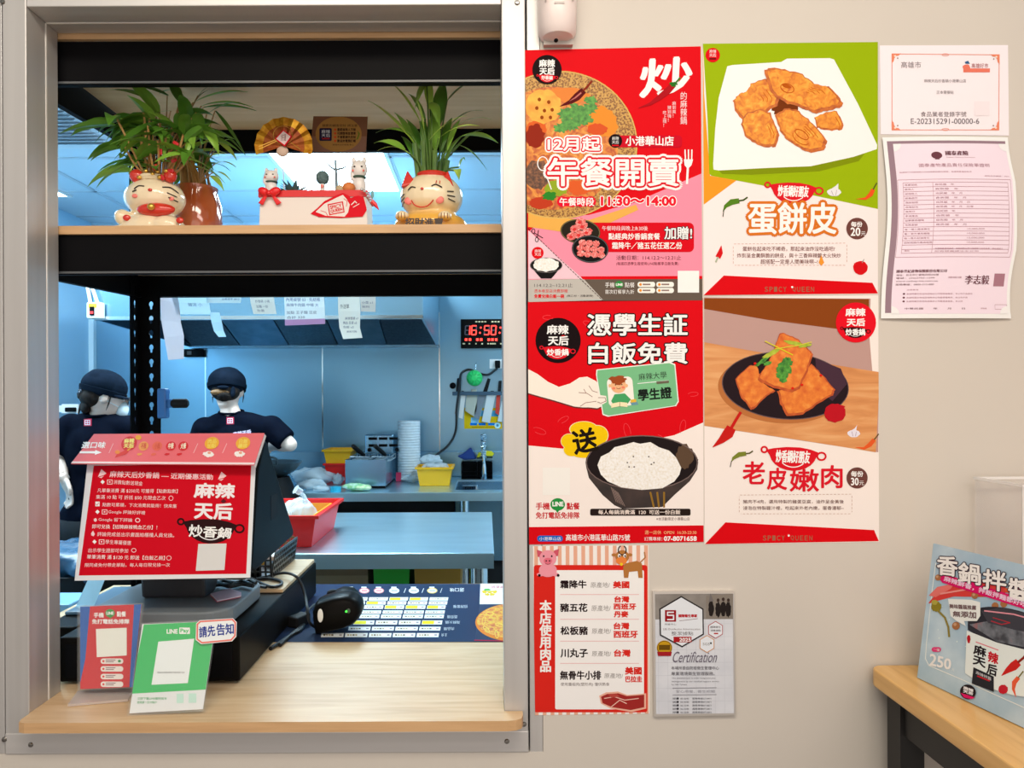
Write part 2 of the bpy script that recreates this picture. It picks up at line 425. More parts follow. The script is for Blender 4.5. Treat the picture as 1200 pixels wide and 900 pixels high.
# ------------------------------------------------------------------ black boltless rack in the opening
yf, yr = 1.345-D0, 1.80-D0; XP = -.84; RZ1, RZ2 = CZ+.247, CZ+.598
rk = thing('storage_rack', (-.3, (yf+yr)/2, CT), 'black boltless steel rack with pale wooden shelves filling the service opening', 'rack')
def keyflange(o, ux, wd, z0, z1, nrm):
    """Perforated flange: origin o (corner), along ux for wd, keyholes at a 35 mm pitch."""
    b = MB(); ux = Vector(ux); nv = Vector(nrm)*.002; pit = .035; z = z0; up = Vector((0, 0, 1))
    P = lambda s, zz: Vector((o[0], o[1], 0)) + ux*s + up*zz
    while z < z1-1e-4:
        c = wd*.56; k = [(0, .0)] ; h = z+.008
        prof = [(.0025, h), (.0028, h+.006), (.0048, h+.009), (.0055, h+.0125), (.0042, h+.0165), (.0015, h+.0185)]
        l = [P(0, z), P(c, z), P(c, h-.001)]+[P(c-r, q) for r, q in prof]+[P(c, h+.019), P(c, z+pit), P(0, z+pit)]
        r_ = [P(wd, z), P(c, z), P(c, h-.001)]+[P(c+r, q) for r, q in prof]+[P(c, h+.019), P(c, z+pit), P(wd, z+pit)]
        b.prism(l, nv); b.prism(r_, nv); z += pit
    return b
zt = CT+.035*34
for x, y, sx, sy in ((XP, yr, 1, -1), (.30, yr, -1, -1), (-.848, yf, 1, 1), (.30, yf, -1, 1)):
    b = keyflange((x, y), (sx, 0, 0), .050 if y == yr else .045, CT, zt, (0, sy, 0))
    if y == yr: b.merge(keyflange((x, y), (0, sy, 0), .052, CT, zt, (sx, 0, 0)))
    obj('post', b, m_black, rk)
def beams(z0, z1, zr, ht):
    obj('beam', MB().box((-.848, yf-.0045, z0), (.30, yf-.0005, z1)).box((-.80, yf-.0045, z0-.002), (.296, yf+.008, z0+.002)), m_black, rk)
    obj('beam', MB().box((XP, yr+.0005, zr), (.30, yr+.0045, zr+ht)).box((XP+.055, yr-.012, zr), (.296, yr+.001, zr+.003)), m_black, rk)
    for x in (XP-.0045, .3005): obj('beam', MB().prism([(x, yf, z0), (x, yr, zr), (x, yr, zr+ht), (x, yf, z1)], (.004, 0, 0)).prism([(x, yf+.01, z0), (x, yr-.01, zr-.001), (x, yr-.01, zr+.002), (x, yf+.01, z0+.003)], (.014 if x < 0 else -.01, 0, 0)), m_black, rk)
    obj('beam_lip', MB().box((-.80, yf-.0075, z0-.0005), (.296, yf-.0046, z0+.003)), M('lip_highlight', (.10, .11, .12), .3), rk)  # lip coloured lighter than the beam: its highlight is painted on
def board(z, t):
    b = MB(); b.box((XP+.004, yf+.0135, z-t), (.294, yr-.014, z)); obj('shelf_board', b, m_under, rk)
    b = MB(); b.box((-.797, yf-.0115, z-t), (.30, yf+.0132, z)); obj('board_edge', b, m_oak_edge, rk)
ZS1 = CZ+.313; ZS2 = CZ+.668
beams(CZ+.2285, CZ+.2975, RZ1, .066); board(ZS1, .0150)
beams(CZ+.572, CZ+.648, RZ2, .073); board(ZS2, .0185)

# ------------------------------------------------------------------ kitchen: steel wall lining, hood, lights
b = MB(); seams = [at(x, 430, 5.2).x for x in (108, 241, 378, 515, 652, 789)]
for a, c in zip(seams[:-1], seams[1:]): b.box((a+.003, YB-.006, .78), (c-.003, YB-.0005, 2.3))
b.box((at(789, 400, 5.2).x, YB-.006, .78), (XR-.01, YB-.0005, 2.3)); b.box((XL+.002, YB-.004, .78), (XR-.01, YB-.0003, 2.3))
struct('trim_2', b, m_steel_wall)
b = MB()
for a in seams[1:5]: b.box((a-.004, YB-.0068, .86), (a+.004, YB-.0058, 2.0))
struct('trim_4', b, m_chrome)
struct('trim_3', MB().box((XL+.0005, YB-.045, .4), (XL+.035, YB-.007, 1.96)), M('corner_strip', (.55, .72, .80), .4))
hx0, hx1 = -2.04, -.324; hyf, hyb = 3.85-D0, YB-.008; hz0, hzb = CZ+.417, CZ+.354
hd = thing('range_hood', ((hx0+hx1)/2, hyb, hzb), 'long stainless steel extractor hood along the back kitchen wall', 'hood')
b = MB(); b.box((hx0, hyf, hz0), (hx1, hyf+.012, hz0+.34)); b.prism([(hx0, hyf+.012, hz0+.33), (hx0, hyf+.012, hz0+.34), (hx0, hyb, hz0+.40), (hx0, hyb, hz0+.39)], (hx1-hx0, 0, 0))
for x in (hx0, hx1-.012): b.prism([(x, hyf+.012, hz0), (x, hyb, hzb), (x, hyb, hz0+.39), (x, hyf+.012, hz0+.33)], (.012, 0, 0))
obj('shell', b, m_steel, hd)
obj('front_lip', MB().box((hx0, hyf-.006, hz0-.004), (hx1, hyf+.03, hz0+.014)), m_chrome, hd)
obj('rear_gutter', MB().box((hx0, hyb-.10, hzb-.004), (hx1, hyb-.002, hzb+.012)), m_steel, hd)
m_filt = noisy('hood_filter', [(.3, (.03, .045, .06)), (.7, (.06, .085, .11))], 60, 2, .4, metal=.5)
m_filt2 = noisy('hood_inner', [(.3, (.09, .15, .20)), (.7, (.14, .21, .27))], 12, 2, .4, metal=.7)
n = 5; wv = (hx1-hx0-.03)/n
for i in range(n):
    x0 = hx0+.015+wv*i
    A, B_ = (hyb-.10, hzb+.012), (hyf+.35, hz0+.28)
    b = MB().prism([(x0+.005, A[0], A[1]), (x0+wv-.005, A[0], A[1]), (x0+wv-.005, B_[0], B_[1]), (x0+.005, B_[0], B_[1])], (0, .01, .012))
    obj('filter', b, (m_filt, m_filt2, m_filt, m_filt2, m_filt)[i], hd)
q0, q1 = at(214, 409, 5.15), at(238, 418, 5.15)
t = thing('wall_switch', ((q0.x+q1.x)/2, YB-.03, q1.z), 'small dark control box on the steel wall under the hood', 'switch')
obj('case', MB().box((q0.x, YB-.045, q1.z), (q1.x, YB-.0065, q0.z)), m_black, t, bevel=.004); obj('rocker', MB().box((q0.x+.03, YB-.049, q1.z+.015), (q0.x+.06, YB-.0455, q0.z-.015)), m_dark, t)
def ceil_panel(x0, x1, y0, y1, lab):
    t = thing('ceiling_light', ((x0+x1)/2, (y0+y1)/2, ZC), lab, 'ceiling light', 'ceiling light panels')
    b = MB()
    for a, c in (((x0, y0), (x1, y0+.02)), ((x0, y1-.02), (x1, y1)), ((x0, y0+.02), (x0+.02, y1-.02)), ((x1-.02, y0+.02), (x1, y1-.02))): b.box((*a, ZC-.014), (*c, ZC-.0045))
    obj('frame', b, m_white, t); obj('diffuser', MB().box((x0+.02, y0+.02, ZC-.012), (x1-.02, y1-.02, ZC-.006)), m_panel, t)
ceil_panel(-1.098, -.488, 1.96, 3.166, 'bright square ceiling light panel seen behind the white planter box')
ceil_panel(-2.74, -2.50, 1.96, 3.25, 'ceiling light panel glimpsed at far left beside the aluminium post')
t = thing('ceiling_vent', (-2.0, 2.05, ZC), 'white slatted air vent in the ceiling above the left cat planter', 'vent')
obj('frame', MB().box((-2.25, 1.72, ZC-.02), (-1.74, 2.36, ZC-.0045)), M('vent_white', (.62, .70, .76), .5), t)
b = MB()
for k in range(12): b.obox((-2.0, 1.80+k*.043, ZC-.026), (.44, .026, .003), Matrix.Rotation(R(35), 3, 'X'))
obj('slats', b, M('vent_slat', (.36, .44, .52), .5), t)

# switch box, outlets, clock
def cable(pts, r=.004, n=6, steps=8):
    P = [Vector(p) for p in pts]; out = []
    for i in range(len(P)-1):
        a, b_, c, d = P[max(i-1, 0)], P[i], P[i+1], P[min(i+2, len(P)-1)]
        for k in range(steps):
            q = k/steps; out.append(.5*((2*b_)+(c-a)*q+(2*a-5*b_+4*c-d)*q*q+(3*b_-a-3*c+d)*q**3))
    out.append(P[-1]); return out
dB = 5.19
p0, p1 = at(101, 354, 3.8), at(118.5, 373, 3.8)
t = thing('switch_box', ((p0.x+p1.x)/2, 3.8-D0+.03, p1.z), 'cream breaker switch box with yellow label on the kitchen wall corner', 'switch')
y = 3.8-D0
obj('housing', MB().box((p0.x, y, p1.z), (p1.x, y+.040, p0.z)), m_white, t, bevel=.006)
obj('label', MB().box((p0.x+.012, y-.001, p0.z-.03), (p0.x+.055, y, p0.z-.008)), M('label_yellow', (.85, .55, .02), .5), t)
obj('rocker', MB().box((p0.x+.02, y-.006, p1.z+.015), (p0.x+.042, y, p1.z+.06)), m_black, t)
obj('button', MB().box((p0.x+.022, y-.010, p1.z+.022), (p0.x+.040, y-.006, p1.z+.036)), M('button_red', (.7, .03, .03), .4), t)
for k, dx in enumerate((.015, .06)):
    q = Vector((p0.x+dx*.8, y+.022, p0.z-.002)); q.y = y+.018; obj('conduit', MB().tube(cable([q, q+V(-.010-.01*k, 0, .06), q+V(-.03-.03*k, 0, .16), q+V(-.035-.03*k, 0, .22)]), .009), m_white, t, smooth=True)
def outlet(name, c, w_, h, face, lab):
    t = thing(name, c-V(0, 0, h/2), lab, 'outlet')
    obj('plate', MB().box(c-V(w_/2, 0, h/2), c+V(w_/2, .012, h/2)), m_white, t, bevel=.002)
    return t
c = at(82, 479, 4.4); t = outlet('wall_outlet', V(c.x, 4.4-D0, c.z), .10, .055, 0, 'white wall socket with black plug beside the worker wearing a mask')
obj('mount', MB().box((c.x-.04, 4.4-D0+.012, c.z-.02), (c.x+.04, 4.4-D0+.03, c.z+.02)), m_white, t)
obj('mount_arm', MB().box((XL, 4.4-D0+.03, c.z-.02), (c.x+.02, 4.4-D0+.05, c.z+.02)), m_white, t)
obj('plug', MB().box((c.x-.01, 4.4-D0-.04, c.z-.018), (c.x+.04, 4.4-D0, c.z+.008)), m_black, t, bevel=.004)

q0, q1 = at(540, 374.5, dB), at(618, 408, dB); yc = dB-D0-.03
t = thing('wall_clock', ((q0.x+q1.x)/2, YB-.02, q1.z), 'black digital wall clock with glowing red digits reading 16:50', 'clock')
obj('case', MB().box((q0.x, yc, q1.z), (q1.x, YB-.007, q0.z)), m_blackg, t, bevel=.004)
m_led = M('led_red', (.3, .01, .01), .5, emit=(1, .03, .02), es=5); m_ledoff = M('led_off', (.10, .07, .09), .5); m_amb = M('led_print', (.7, .55, .3), .5)
CP, CN = V(0, yc, 0), V(0, -1, 0)
def seg7(A, x, y, wd, h, segs, on, off, L=1):
    th = wd*.2; sk = .12; h2 = h/2
    P = lambda u, v: (x+u*wd+sk*(h-v*h)*.6, y+v*h)
    S = {'a': ((.12, .03), (.88, .03)), 'g': ((.12, .5), (.88, .5)), 'd': ((.12, .97), (.88, .97)), 'f': ((.05, .08), (.05, .44)), 'b': ((.95, .08), (.95, .44)), 'e': ((.05, .56), (.05, .92)), 'c': ((.95, .56), (.95, .92))}
    for k, (a, c_) in S.items(): A.line([P(*a), P(*c_)], th, on if k in segs else off, L)
CA = lambda: Art(CP, CN, [(540, 374), (618, 374), (618, 408), (540, 408)], thick=.0005, dl=.0004, clip=False)
DG = {'1': 'bc', '6': 'acdefg', '5': 'acdfg', '0': 'abcdef', '2': 'abged', '8': 'abcdefg'}
for x, dgt in ((544.5, '1'), (552, '6'), (567, '5'), (575, '0'), (592, '2'), (600, '8')): A = CA(); seg7(A, x, 381.5, 6, 11, DG[dgt], m_led, m_ledoff); obj('digit', A.mb, None, t)
for x in (562.5, 585.5): A = CA(); A.disc(x+1, 384, 1, 1, m_led); A.disc(x, 390, 1, 1, m_led); obj('colon', A.mb, None, t)
A = CA()
for k in range(9):
    if k not in (2, 5): A.rect(545+k*4.4, 396.5, 547.6+k*4.4, 399.5, m_led)
obj('date_text', A.mb, None, t); A = CA()
for k in range(7): A.rect(557+k*3.5+(k > 3)*5, 376.2, 559.4+k*3.5+(k > 3)*5, 377.8, m_amb)
obj('top_print', A.mb, None, t); A = CA()
for x0, x1 in ((542, 545), (549, 551), (557, 558.5), (564, 566), (571, 573), (574, 581), (586, 590)): A.rect(x0, 402, x1, 403.6, m_amb)
obj('bottom_print', A.mb, None, t)
q = at(582, 426.5, dB); t = outlet('power_outlet', V(q.x, YB-.018, q.z), .10, .066, 0, 'white power outlet under the digital clock with black plug')
obj('plug', MB().box((q.x-.012, YB-.06, q.z-.03), (q.x+.024, YB-.018, q.z+.022)), m_black, t, bevel=.005)
obj('cord', MB().tube(cable([(q.x+.005, YB-.045, q.z-.03), at(572, 439, 5.17), at(560, 437, 5.184), at(550, 433, 5.184), at(541, 437, 5.17), at(539, 446, 5.09), at(537.5, 460, 5.08), at(535, 480, 5.08), at(534, 505, 5.05), at(526, 521, 5.0), at(512, 533, 4.95), at(505, 540, 4.9)]), .008), m_cable, t, smooth=True)

# ------------------------------------------------------------------ back counter with sink
BZ = .85; byf, byb = 4.30-D0, YB-.012
bx0, bx1 = at(352, 577, 4.3).x, 1.6
t = thing('back_counter', ((bx0+bx1)/2, (byf+byb)/2, 0), 'stainless steel work counter with sink along the back kitchen wall', 'counter')
sx0, sx1 = at(534, 565, 4.6).x, at(640, 565, 4.6).x; sy0, sy1 = 4.42-D0, 4.95-D0
b = MB(); b.box((bx0, byf, BZ-.01), (sx0, byb, BZ)); b.box((sx1, byf, BZ-.01), (bx1, byb, BZ)); b.box((sx0, byf, BZ-.01), (sx1, sy0, BZ)); b.box((sx0, sy1, BZ-.01), (sx1, byb, BZ))
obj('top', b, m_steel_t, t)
obj('apron', MB().box((bx0, byf-.004, BZ-.05), (bx1, byf+.012, BZ-.002)), m_steel_t, t)
obj('backsplash', MB().box((bx0, byb-.03, BZ+.0005), (bx1, byb, at(450, 529, 5.17).z)), m_steel, t, bevel=.004)
b = MB(); b.box((sx0, sy0, BZ-.22), (sx1, sy1, BZ-.215)); b.box((sx0, sy0, BZ-.215), (sx0+.006, sy1, BZ-.01)); b.box((sx1-.006, sy0, BZ-.215), (sx1, sy1, BZ-.01)); b.box((sx0, sy1-.006, BZ-.215), (sx1, sy1, BZ-.01)); b.box((sx0, sy0, BZ-.215), (sx1, sy0+.006, BZ-.01))
obj('basin', b, m_steel, t)
p = at(551, 562, 5.0)
A = MB(); A.box((p.x-.05, sy1-.012, BZ-.075), (p.x+.05, sy1-.006, BZ-.035)); obj('overflow_plate', A, m_chrome, t, bevel=.004)
A = MB()
for k in range(5): A.box((p.x-.034+k*.016, sy1-.0135, BZ-.065), (p.x-.026+k*.016, sy1-.011, BZ-.045))
obj('overflow_slots', A, m_black, t)
for x in (at(544, 590, 4.4).x, bx0+.1, bx1-.1): obj('leg', MB().tube([(x, 4.4-D0, 0), (x, 4.4-D0, BZ-.05)], .028, 14), m_chrome, t, smooth=True)
cx = at(556, 600, 4.45).x
obj('cabinet', MB().box((cx, 4.45-D0, .42), (bx1-.02, byb-.03, BZ-.055)), m_steel, t); obj('recess_shade', MB().box((cx+.01, 4.47-D0, .02), (bx1-.03, byb-.04, .42)), m_blackm, t)  # black box stands in for the shaded opening below the cabinet
obj('rear_panel', MB().box((bx0, byb-.06, .02), (cx-.005, byb-.045, BZ-.011)), M('undercounter_shade', (.03, .02, .016), .7), t)  # dark brown panel added to paint the shade under the counter
b = MB(); b.box((bx0, 4.9-D0, .12), (cx-.01, byb-.03, BZ-.3)); obj('shelf', MB().box((bx0, 4.5-D0, .22), (cx-.01, byb-.065, .24)), m_steel, t)
# faucet
fp = at(567, 556, 4.98); fy = 4.973-D0
t = thing('sink_faucet', (fp.x, fy, BZ), 'chrome spring hose faucet rising behind the kitchen sink', 'faucet')
obj('base', MB().lathe((fp.x, fy, BZ+.001), [(.021, 0), (.021, .012), (.016, .02), (.014, .05)], 16), m_chrome, t, smooth=True)
zt_ = at(565, 508, 5.04).z
obj('riser', MB().tube([(fp.x, fy, BZ+.04), (fp.x-.002, fy, BZ+.16)], .010), m_chrome, t, smooth=True)
h = [(fp.x-.002+.016*math.cos(k*1.1), fy+.012*math.sin(k*1.1), BZ+.15+(zt_-BZ-.15)*k/70) for k in range(71)]
obj('spring_hose', MB().tube(h, .005, 6), m_chrome, t, smooth=True)
obj('spray_head', MB().lathe((fp.x+.002, fy-.030, BZ+.006), [(.014, 0), (.016, .03), (.014, .08), (.008, .12)], 14), m_chrome, t, smooth=True)
obj('lever', MB().tube([(fp.x, fy, BZ+.1), (fp.x+.0, fy-.05, BZ+.12)], .006), m_chrome, t, smooth=True)

# ------------------------------------------------------------------ middle prep table
tyf, tyr = 2.62-D0, 3.56-D0; TX1 = at(579, 648, 2.62).x; TX0 = -1.12
t = thing('prep_table', ((TX0+TX1)/2, (tyf+tyr)/2, 0), 'stainless steel prep table standing in the middle of the kitchen', 'table')
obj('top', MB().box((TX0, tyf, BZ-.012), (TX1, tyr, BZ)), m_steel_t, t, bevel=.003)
obj('apron', MB().box((TX0+.001, tyf-.002, BZ-.055), (TX1-.001, tyf+.01, BZ-.003)).box((TX1-.012, tyf+.01, BZ-.055), (TX1-.001, tyr, BZ-.013)), m_steel_t, t)
for x, y in ((TX1-.055, tyf+.06), (TX1-.055, tyr-.06), (TX0+.06, tyf+.06), (TX0+.06, tyr-.06)):
    obj('leg', MB().lathe((x, y, 0), [(.018, 0), (.024, .05), (.024, BZ-.16), (.034, BZ-.15), (.034, BZ-.055)], 16), m_chrome, t, smooth=True)
obj('under_shelf', MB().box((TX0, tyf+.06, .33), (TX1-.03, tyr, .345)), m_steel, t)
def crate(name, px0, px1, pytop, d, depth, col, lab, cat, zb=.346, flare=.015):
    a, c_ = at(px0, pytop, d), at(px1, pytop, d); y = d-D0; zt = a.z
    t = thing(name, ((a.x+c_.x)/2, y+depth/2, zb), lab, cat)
    m = M(name+'_%s' % lab.split()[0], col, .45)
    x0, x1, y1 = a.x, c_.x, y+depth
    lo = [(x0+flare, y+flare, zb), (x1-flare, y+flare, zb), (x1-flare, y1-flare, zb), (x0+flare, y1-flare, zb)]; hi = [(x0, y, zt), (x1, y, zt), (x1, y1, zt), (x0, y1, zt)]
    b = MB(); b.add(lo+hi, [(3, 2, 1, 0), (0, 1, 5, 4), (1, 2, 6, 5), (2, 3, 7, 6), (3, 0, 4, 7)]); 
    th = .006; lo2 = [Vector(p)+V(sx*th, sy*th, th) for p, (sx, sy) in zip(lo, ((1, 1), (-1, 1), (-1, -1), (1, -1)))]; hi2 = [Vector(p)+V(sx*th, sy*th, 0) for p, (sx, sy) in zip(hi, ((1, 1), (-1, 1), (-1, -1), (1, -1)))]
    b.add(lo2+hi2, [(0, 1, 2, 3), (4, 5, 1, 0), (5, 6, 2, 1), (6, 7, 3, 2), (7, 4, 0, 3)])
    b.add(hi+hi2, [(0, 1, 5, 4), (1, 2, 6, 5), (2, 3, 7, 6), (3, 0, 4, 7)])
    obj('body', b, m, t)
    r = MB(); e = .008
    for (ax, ay), (bx, by) in (((x0-e, y-e), (x1+e, y)), ((x0-e, y1), (x1+e, y1+e)), ((x0-e, y), (x0, y1)), ((x1, y), (x1+e, y1))): r.box((ax, ay, zt-.012), (bx, by, zt+.001))
    obj('rim', r, m, t)
    return t
crate('plastic_crate', 437, 480, 657, 2.95, .40, (.03, .42, .03), 'green plastic crate on the shelf under the prep table', 'crate')
crate('plastic_crate', 485, 540, 657, 2.95, .40, (.52, .25, .03), 'brown orange plastic crate beside the green one under the table', 'crate')
b = MB(); a, c_ = at(372, 660, 2.95), at(431, 660, 2.95); b.box((a.x-.3, 2.95-D0, .346), (c_.x, 3.35-D0, a.z))
t = thing('carton', ((a.x+c_.x)/2-.15, 3.15-D0, .345), 'brown cardboard carton on the shelf under the prep table', 'carton')
obj('body', b, noisy('cardboard', [(.3, (.20, .12, .06)), (.7, (.26, .16, .08))], 5, 3, .8), t, bevel=.003)
obj('tape', MB().box((a.x-.3, 2.949-D0, a.z-.09), (c_.x, 2.9495-D0, a.z-.05)), M('tape_brown', (.30, .20, .10), .3), t)

# ================================================================== POSTERS ON THE WALL
def sheet(quad, **k): return Art(WALLP, WALLN, quad, **k)
def pot_mark(A, cx, cy, w_, col, tcol, txt, L=3, th=None, rot=2):
    """The shop's little wok mark with two ring handles and its caption."""
    h = w_*.27; c, s_ = math.cos(R(rot)), math.sin(R(rot)); q = lambda x, y: (cx+x*c-y*s_, cy+x*s_+y*c)
    A.poly([q(-w_*.40, -h*.42), q(-w_*.28, -h*.52), q(-w_*.1, -h*.60), q(w_*.1, -h*.60), q(w_*.26, -h*.5), q(w_*.38, -h*.34)] + [q(w_*.35*math.cos(R(k)), -h*.30+h*.98*math.sin(R(k))) for k in range(10, 171, 16)], col, L)
    A.ring(*q(-w_*.425, -h*.42), w_*.042, h*.15, w_*.026, col, L, n=16); A.ring(*q(w_*.415, -h*.16), w_*.062, h*.2, w_*.026, col, L, n=16)
    if txt: A.text(txt, [q(-w_*.25, -h*.42), q(w_*.25, -h*.42), q(w_*.24, h*.24), q(-w_*.25, h*.24)], tcol, L+1, bold=w_*.005)
    A.ring(*q(0, -h*.12), w_*.2, h*.60, max(.25, w_*.014), tcol, L+1, a0=40, a1=140, rot=rot)
def logo(A, cx, cy, r, col, L=2, pot=None):
    A.disc(cx, cy, r, r, col, L); f = r/17
    A.text('麻辣', (cx-9*f, cy-11.5*f, cx+9*f, cy-3*f), (255, 246, 240), L+1, bold=.35*f)
    A.text('天后', (cx-8.5*f, cy-2*f, cx+8.5*f, cy+6*f), (255, 246, 240), L+1, bold=.35*f)
    pot_mark(A, cx, cy+10*f, 26*f, pot or (230, 20, 35), (255, 240, 235), '炒香鍋', L+1)
def chili(A, pts, w0, col, stem, L=2):
    """Tapered chili along a curve, with a stem at its first point."""
    n = len(pts); up = []; dn = []
    for i, p in enumerate(pts):
        a = Vector(pts[max(i-1, 0)]); c = Vector(pts[min(i+1, n-1)]); d = (c-a).normalized(); k = Vector((-d.y, d.x))*w0*(1-(i/(n-1))**1.5*.95)/2*(.7 if i == 0 else 1)
        up.append((p[0]+k.x, p[1]+k.y)); dn.append((p[0]-k.x, p[1]-k.y))
    A.poly(up+dn[::-1], col, L)
    d = (Vector(pts[0])-Vector(pts[1])).normalized(); A.line([pts[0], (pts[0][0]+d.x*w0*.6, pts[0][1]+d.y*w0*.6), (pts[0][0]+d.x*w0*.9+w0*.2, pts[0][1]+d.y*w0*.9-w0*.3)], w0*.22, stem, L+1)
def F_(name, stops, scale, **k): return noisy('print_'+name, [(p, I(*c)) for p, c in stops], scale, rough=.45, spec=.35, **k)
pf_fry = F_('fried', [(.25, (205, 92, 12)), (.5, (240, 140, 25)), (.75, (252, 178, 60))], 95, detail=4, dist=1)
pf_fry2 = F_('fried_edge', [(.3, (170, 66, 8)), (.7, (226, 116, 20))], 120, detail=4)
pf_tofu = F_('tofu', [(.25, (214, 84, 18)), (.55, (238, 124, 36)), (.8, (250, 160, 66))], 80, detail=4)
pf_tofud = F_('tofu_side', [(.3, (176, 60, 10)), (.7, (214, 92, 24))], 90, detail=3)
pf_rice = F_('rice', [(.1, (196, 150, 100)), (.35, (240, 222, 205)), (.6, (255, 246, 240))], 260, detail=3)
pf_green = F_('leaf', [(.3, (28, 96, 20)), (.7, (92, 168, 52))], 160)
pf_gold = F_('gold_plate', [(.3, (120, 70, 18)), (.5, (178, 116, 40)), (.7, (206, 150, 66))], 330, kind='voronoi')
pf_stew = F_('stew', [(.2, (120, 40, 10)), (.4, (196, 84, 20)), (.6, (232, 140, 40)), (.8, (240, 176, 90))], 70, detail=5, dist=1.5)
pf_beef = F_('minced', [(.3, (50, 26, 12)), (.5, (104, 56, 26)), (.75, (170, 100, 56))], 190, detail=4)
pf_meat = F_('sliced_meat', [(.3, (206, 40, 40)), (.55, (240, 120, 110)), (.75, (252, 214, 204))], 150, detail=3, dist=2)
pf_wood = F_('board', [(.25, (200, 116, 58)), (.5, (226, 146, 84)), (.75, (240, 172, 112))], 7, stretch=(1, 1, 7), detail=5, dist=1.2)
pf_lotus = F_('lotus', [(.3, (236, 140, 20)), (.7, (250, 178, 48))], 60)

# ---- lunch poster
A = sheet([(615, 59), (821, 54.5), (823, 352), (619, 354)]); A.base(RED)
A.poly([(823, 203), (742, 238), (690, 252), (640, 254), (619, 272), (619, 328), (823, 324)], (250, 142, 160), 1)
A.disc(655, 170, 92, 87, pf_gold, 2, n=60); A.ring(655, 170, 91, 86, 1.3, (226, 176, 96), 3, n=60)
A.disc(648, 174, 76, 72, pf_stew, 3, n=50)
A.poly([(619, 250), (640, 254), (690, 258), (745, 240), (748, 246), (700, 268), (660, 272), (619, 266)], (240, 170, 78), 2)
A.blob(637, 125, 21, 20, pf_lotus, 4, .06, 3)
for x, y in ((632, 117), (643, 120), (629, 127), (638, 130), (647, 129), (635, 138), (645, 138)): A.disc(x, y, 2, 2.2, (150, 66, 14), 5)
A.blob(668, 112, 24, 9, (232, 130, 60), 4, .12, 4, rot=6); A.blob(705, 142, 20, 16, (236, 140, 48), 4, .1, 5, rot=30); A.blob(628, 152, 12, 10, (226, 96, 40), 4, .1, 6); A.blob(700, 152, 12, 7, (220, 84, 40), 5, .1, 7)
chili(A, [(684, 106), (676, 114), (668, 120), (656, 125)], 11, (92, 14, 18), (140, 40, 20), 5); chili(A, [(681, 109), (674, 115), (667, 119)], 2.5, (200, 110, 100), (140, 40, 20), 7)
for k, (x, y, r) in enumerate(((664, 134, 10), (676, 130, 11), (690, 128, 9), (682, 140, 11), (668, 146, 11), (692, 118, 7), (658, 150, 8))): A.blob(x, y, r, r*.7, pf_green, 5+(k % 2), .28, 20+k)
A.blob(630, 205, 16, 17, pf_beef, 4, .1, 8); A.blob(627, 160, 11, 14, (150, 40, 20), 4, .14, 18); A.blob(652, 221, 14, 9, (150, 164, 40), 4, .1, 9); A.blob(644, 230, 8, 5, (46, 130, 40), 5, .2, 10); A.blob(678, 220, 14, 9, (226, 92, 40), 4, .14, 11); A.blob(634, 238, 14, 7, (196, 60, 30), 4, .1, 12)
logo(A, 641, 82, 17.2, (26, 10, 12), 5)
A.text('炒', (751, 69, 810, 112), WHITE, 3, bold=1.6, sk=.12, rot=-4)
chili(A, [(789, 100), (782, 107), (772, 115), (762, 122), (748, 127)], 9, (178, 14, 26), (60, 120, 30), 6)
A.blob(789, 99, 4, 3, (40, 110, 30), 8, .3, 2)
A.text('的\n麻\n辣\n鍋', (797, 108, 805, 146), (255, 226, 222), 3, space=.95)
for x, y0, s_ in ((787.5, 119, '麻到爽！'), (782, 124, '辣到嗨！'), (776.5, 130, '吃上癮！')): A.text('\n'.join(s_), (x, y0, x+4.5, y0+19), (255, 214, 212), 3, space=.95)
A.rect(722, 159, 799, 173, (208, 8, 34), 4, r=4); A.disc(721, 165.5, 8, 8, (26, 10, 12), 5)
A.text('麻辣', (717, 160.5, 725, 164.5), WHITE, 6); A.text('天后', (717, 165, 725, 169), WHITE, 6); A.rect(717, 170, 725, 171.6, RED, 6)
A.text('小港華山店', (733, 160, 789, 171), WHITE, 5, bold=.3)
A.ring(636, 192, 6, 8, 1.1, WHITE, 5); A.line([(638, 200), (646, 222)], 1.2, WHITE, 5)
A.text('12月起', (642, 161.5, 703, 177), (255, 250, 248), 6, bold=.55, halo=((226, 14, 36), 2.0), halo2=((255, 250, 248), 3.6))
A.text('午餐開賣', (642, 186, 795, 218), (255, 252, 250), 6, bold=.75, halo=((226, 10, 34), 2.9), halo2=((255, 252, 250), 5.6))
for k in range(3): A.line([(802.5+k*4, 176), (803+k*3.6, 188)], 1.5, WHITE, 6)
A.poly([(801, 187), (812, 187), (810, 194), (807, 197), (806, 216), (803.5, 216), (804.5, 197), (802, 194)], WHITE, 6)
for x in (659, 670, 681, 692): A.disc(x, 236.5, 6.4, 6.4, (232, 14, 44), 4)
A.rect(657, 231, 694, 242, (232, 14, 44), 4)
A.text('午餐時段', (655.5, 232, 696, 241.5), WHITE, 5, bold=.2)
A.text('11:30～14:00', (704.5, 231, 791.5, 241), (238, 20, 44), 5, bold=.7, halo=((255, 246, 236), 1.7))
A.rect(688, 261, 813, 295.5, (222, 5, 26), 3, r=6)
A.disc(680, 271.5, 23.5, 14.5, (40, 32, 22), 4, rot=6); A.ring(680, 271.5, 22.6, 13.8, .8, (130, 110, 70), 5, rot=6)
for k, (x, y) in enumerate(((670, 277), (679, 275), (688, 272), (674, 268), (683, 265), (680, 260))): A.blob(x, y, 6, 4.4, pf_meat, 5, .1, k, rot=-20); A.disc(x-1, y+1, 2.2, 1.8, (226, 50, 50), 6)
A.disc(691.5, 292, 21.5, 16, (20, 16, 16), 6, rot=4); A.ring(691.5, 292, 20.6, 15.2, .8, (90, 90, 90), 7, rot=4)
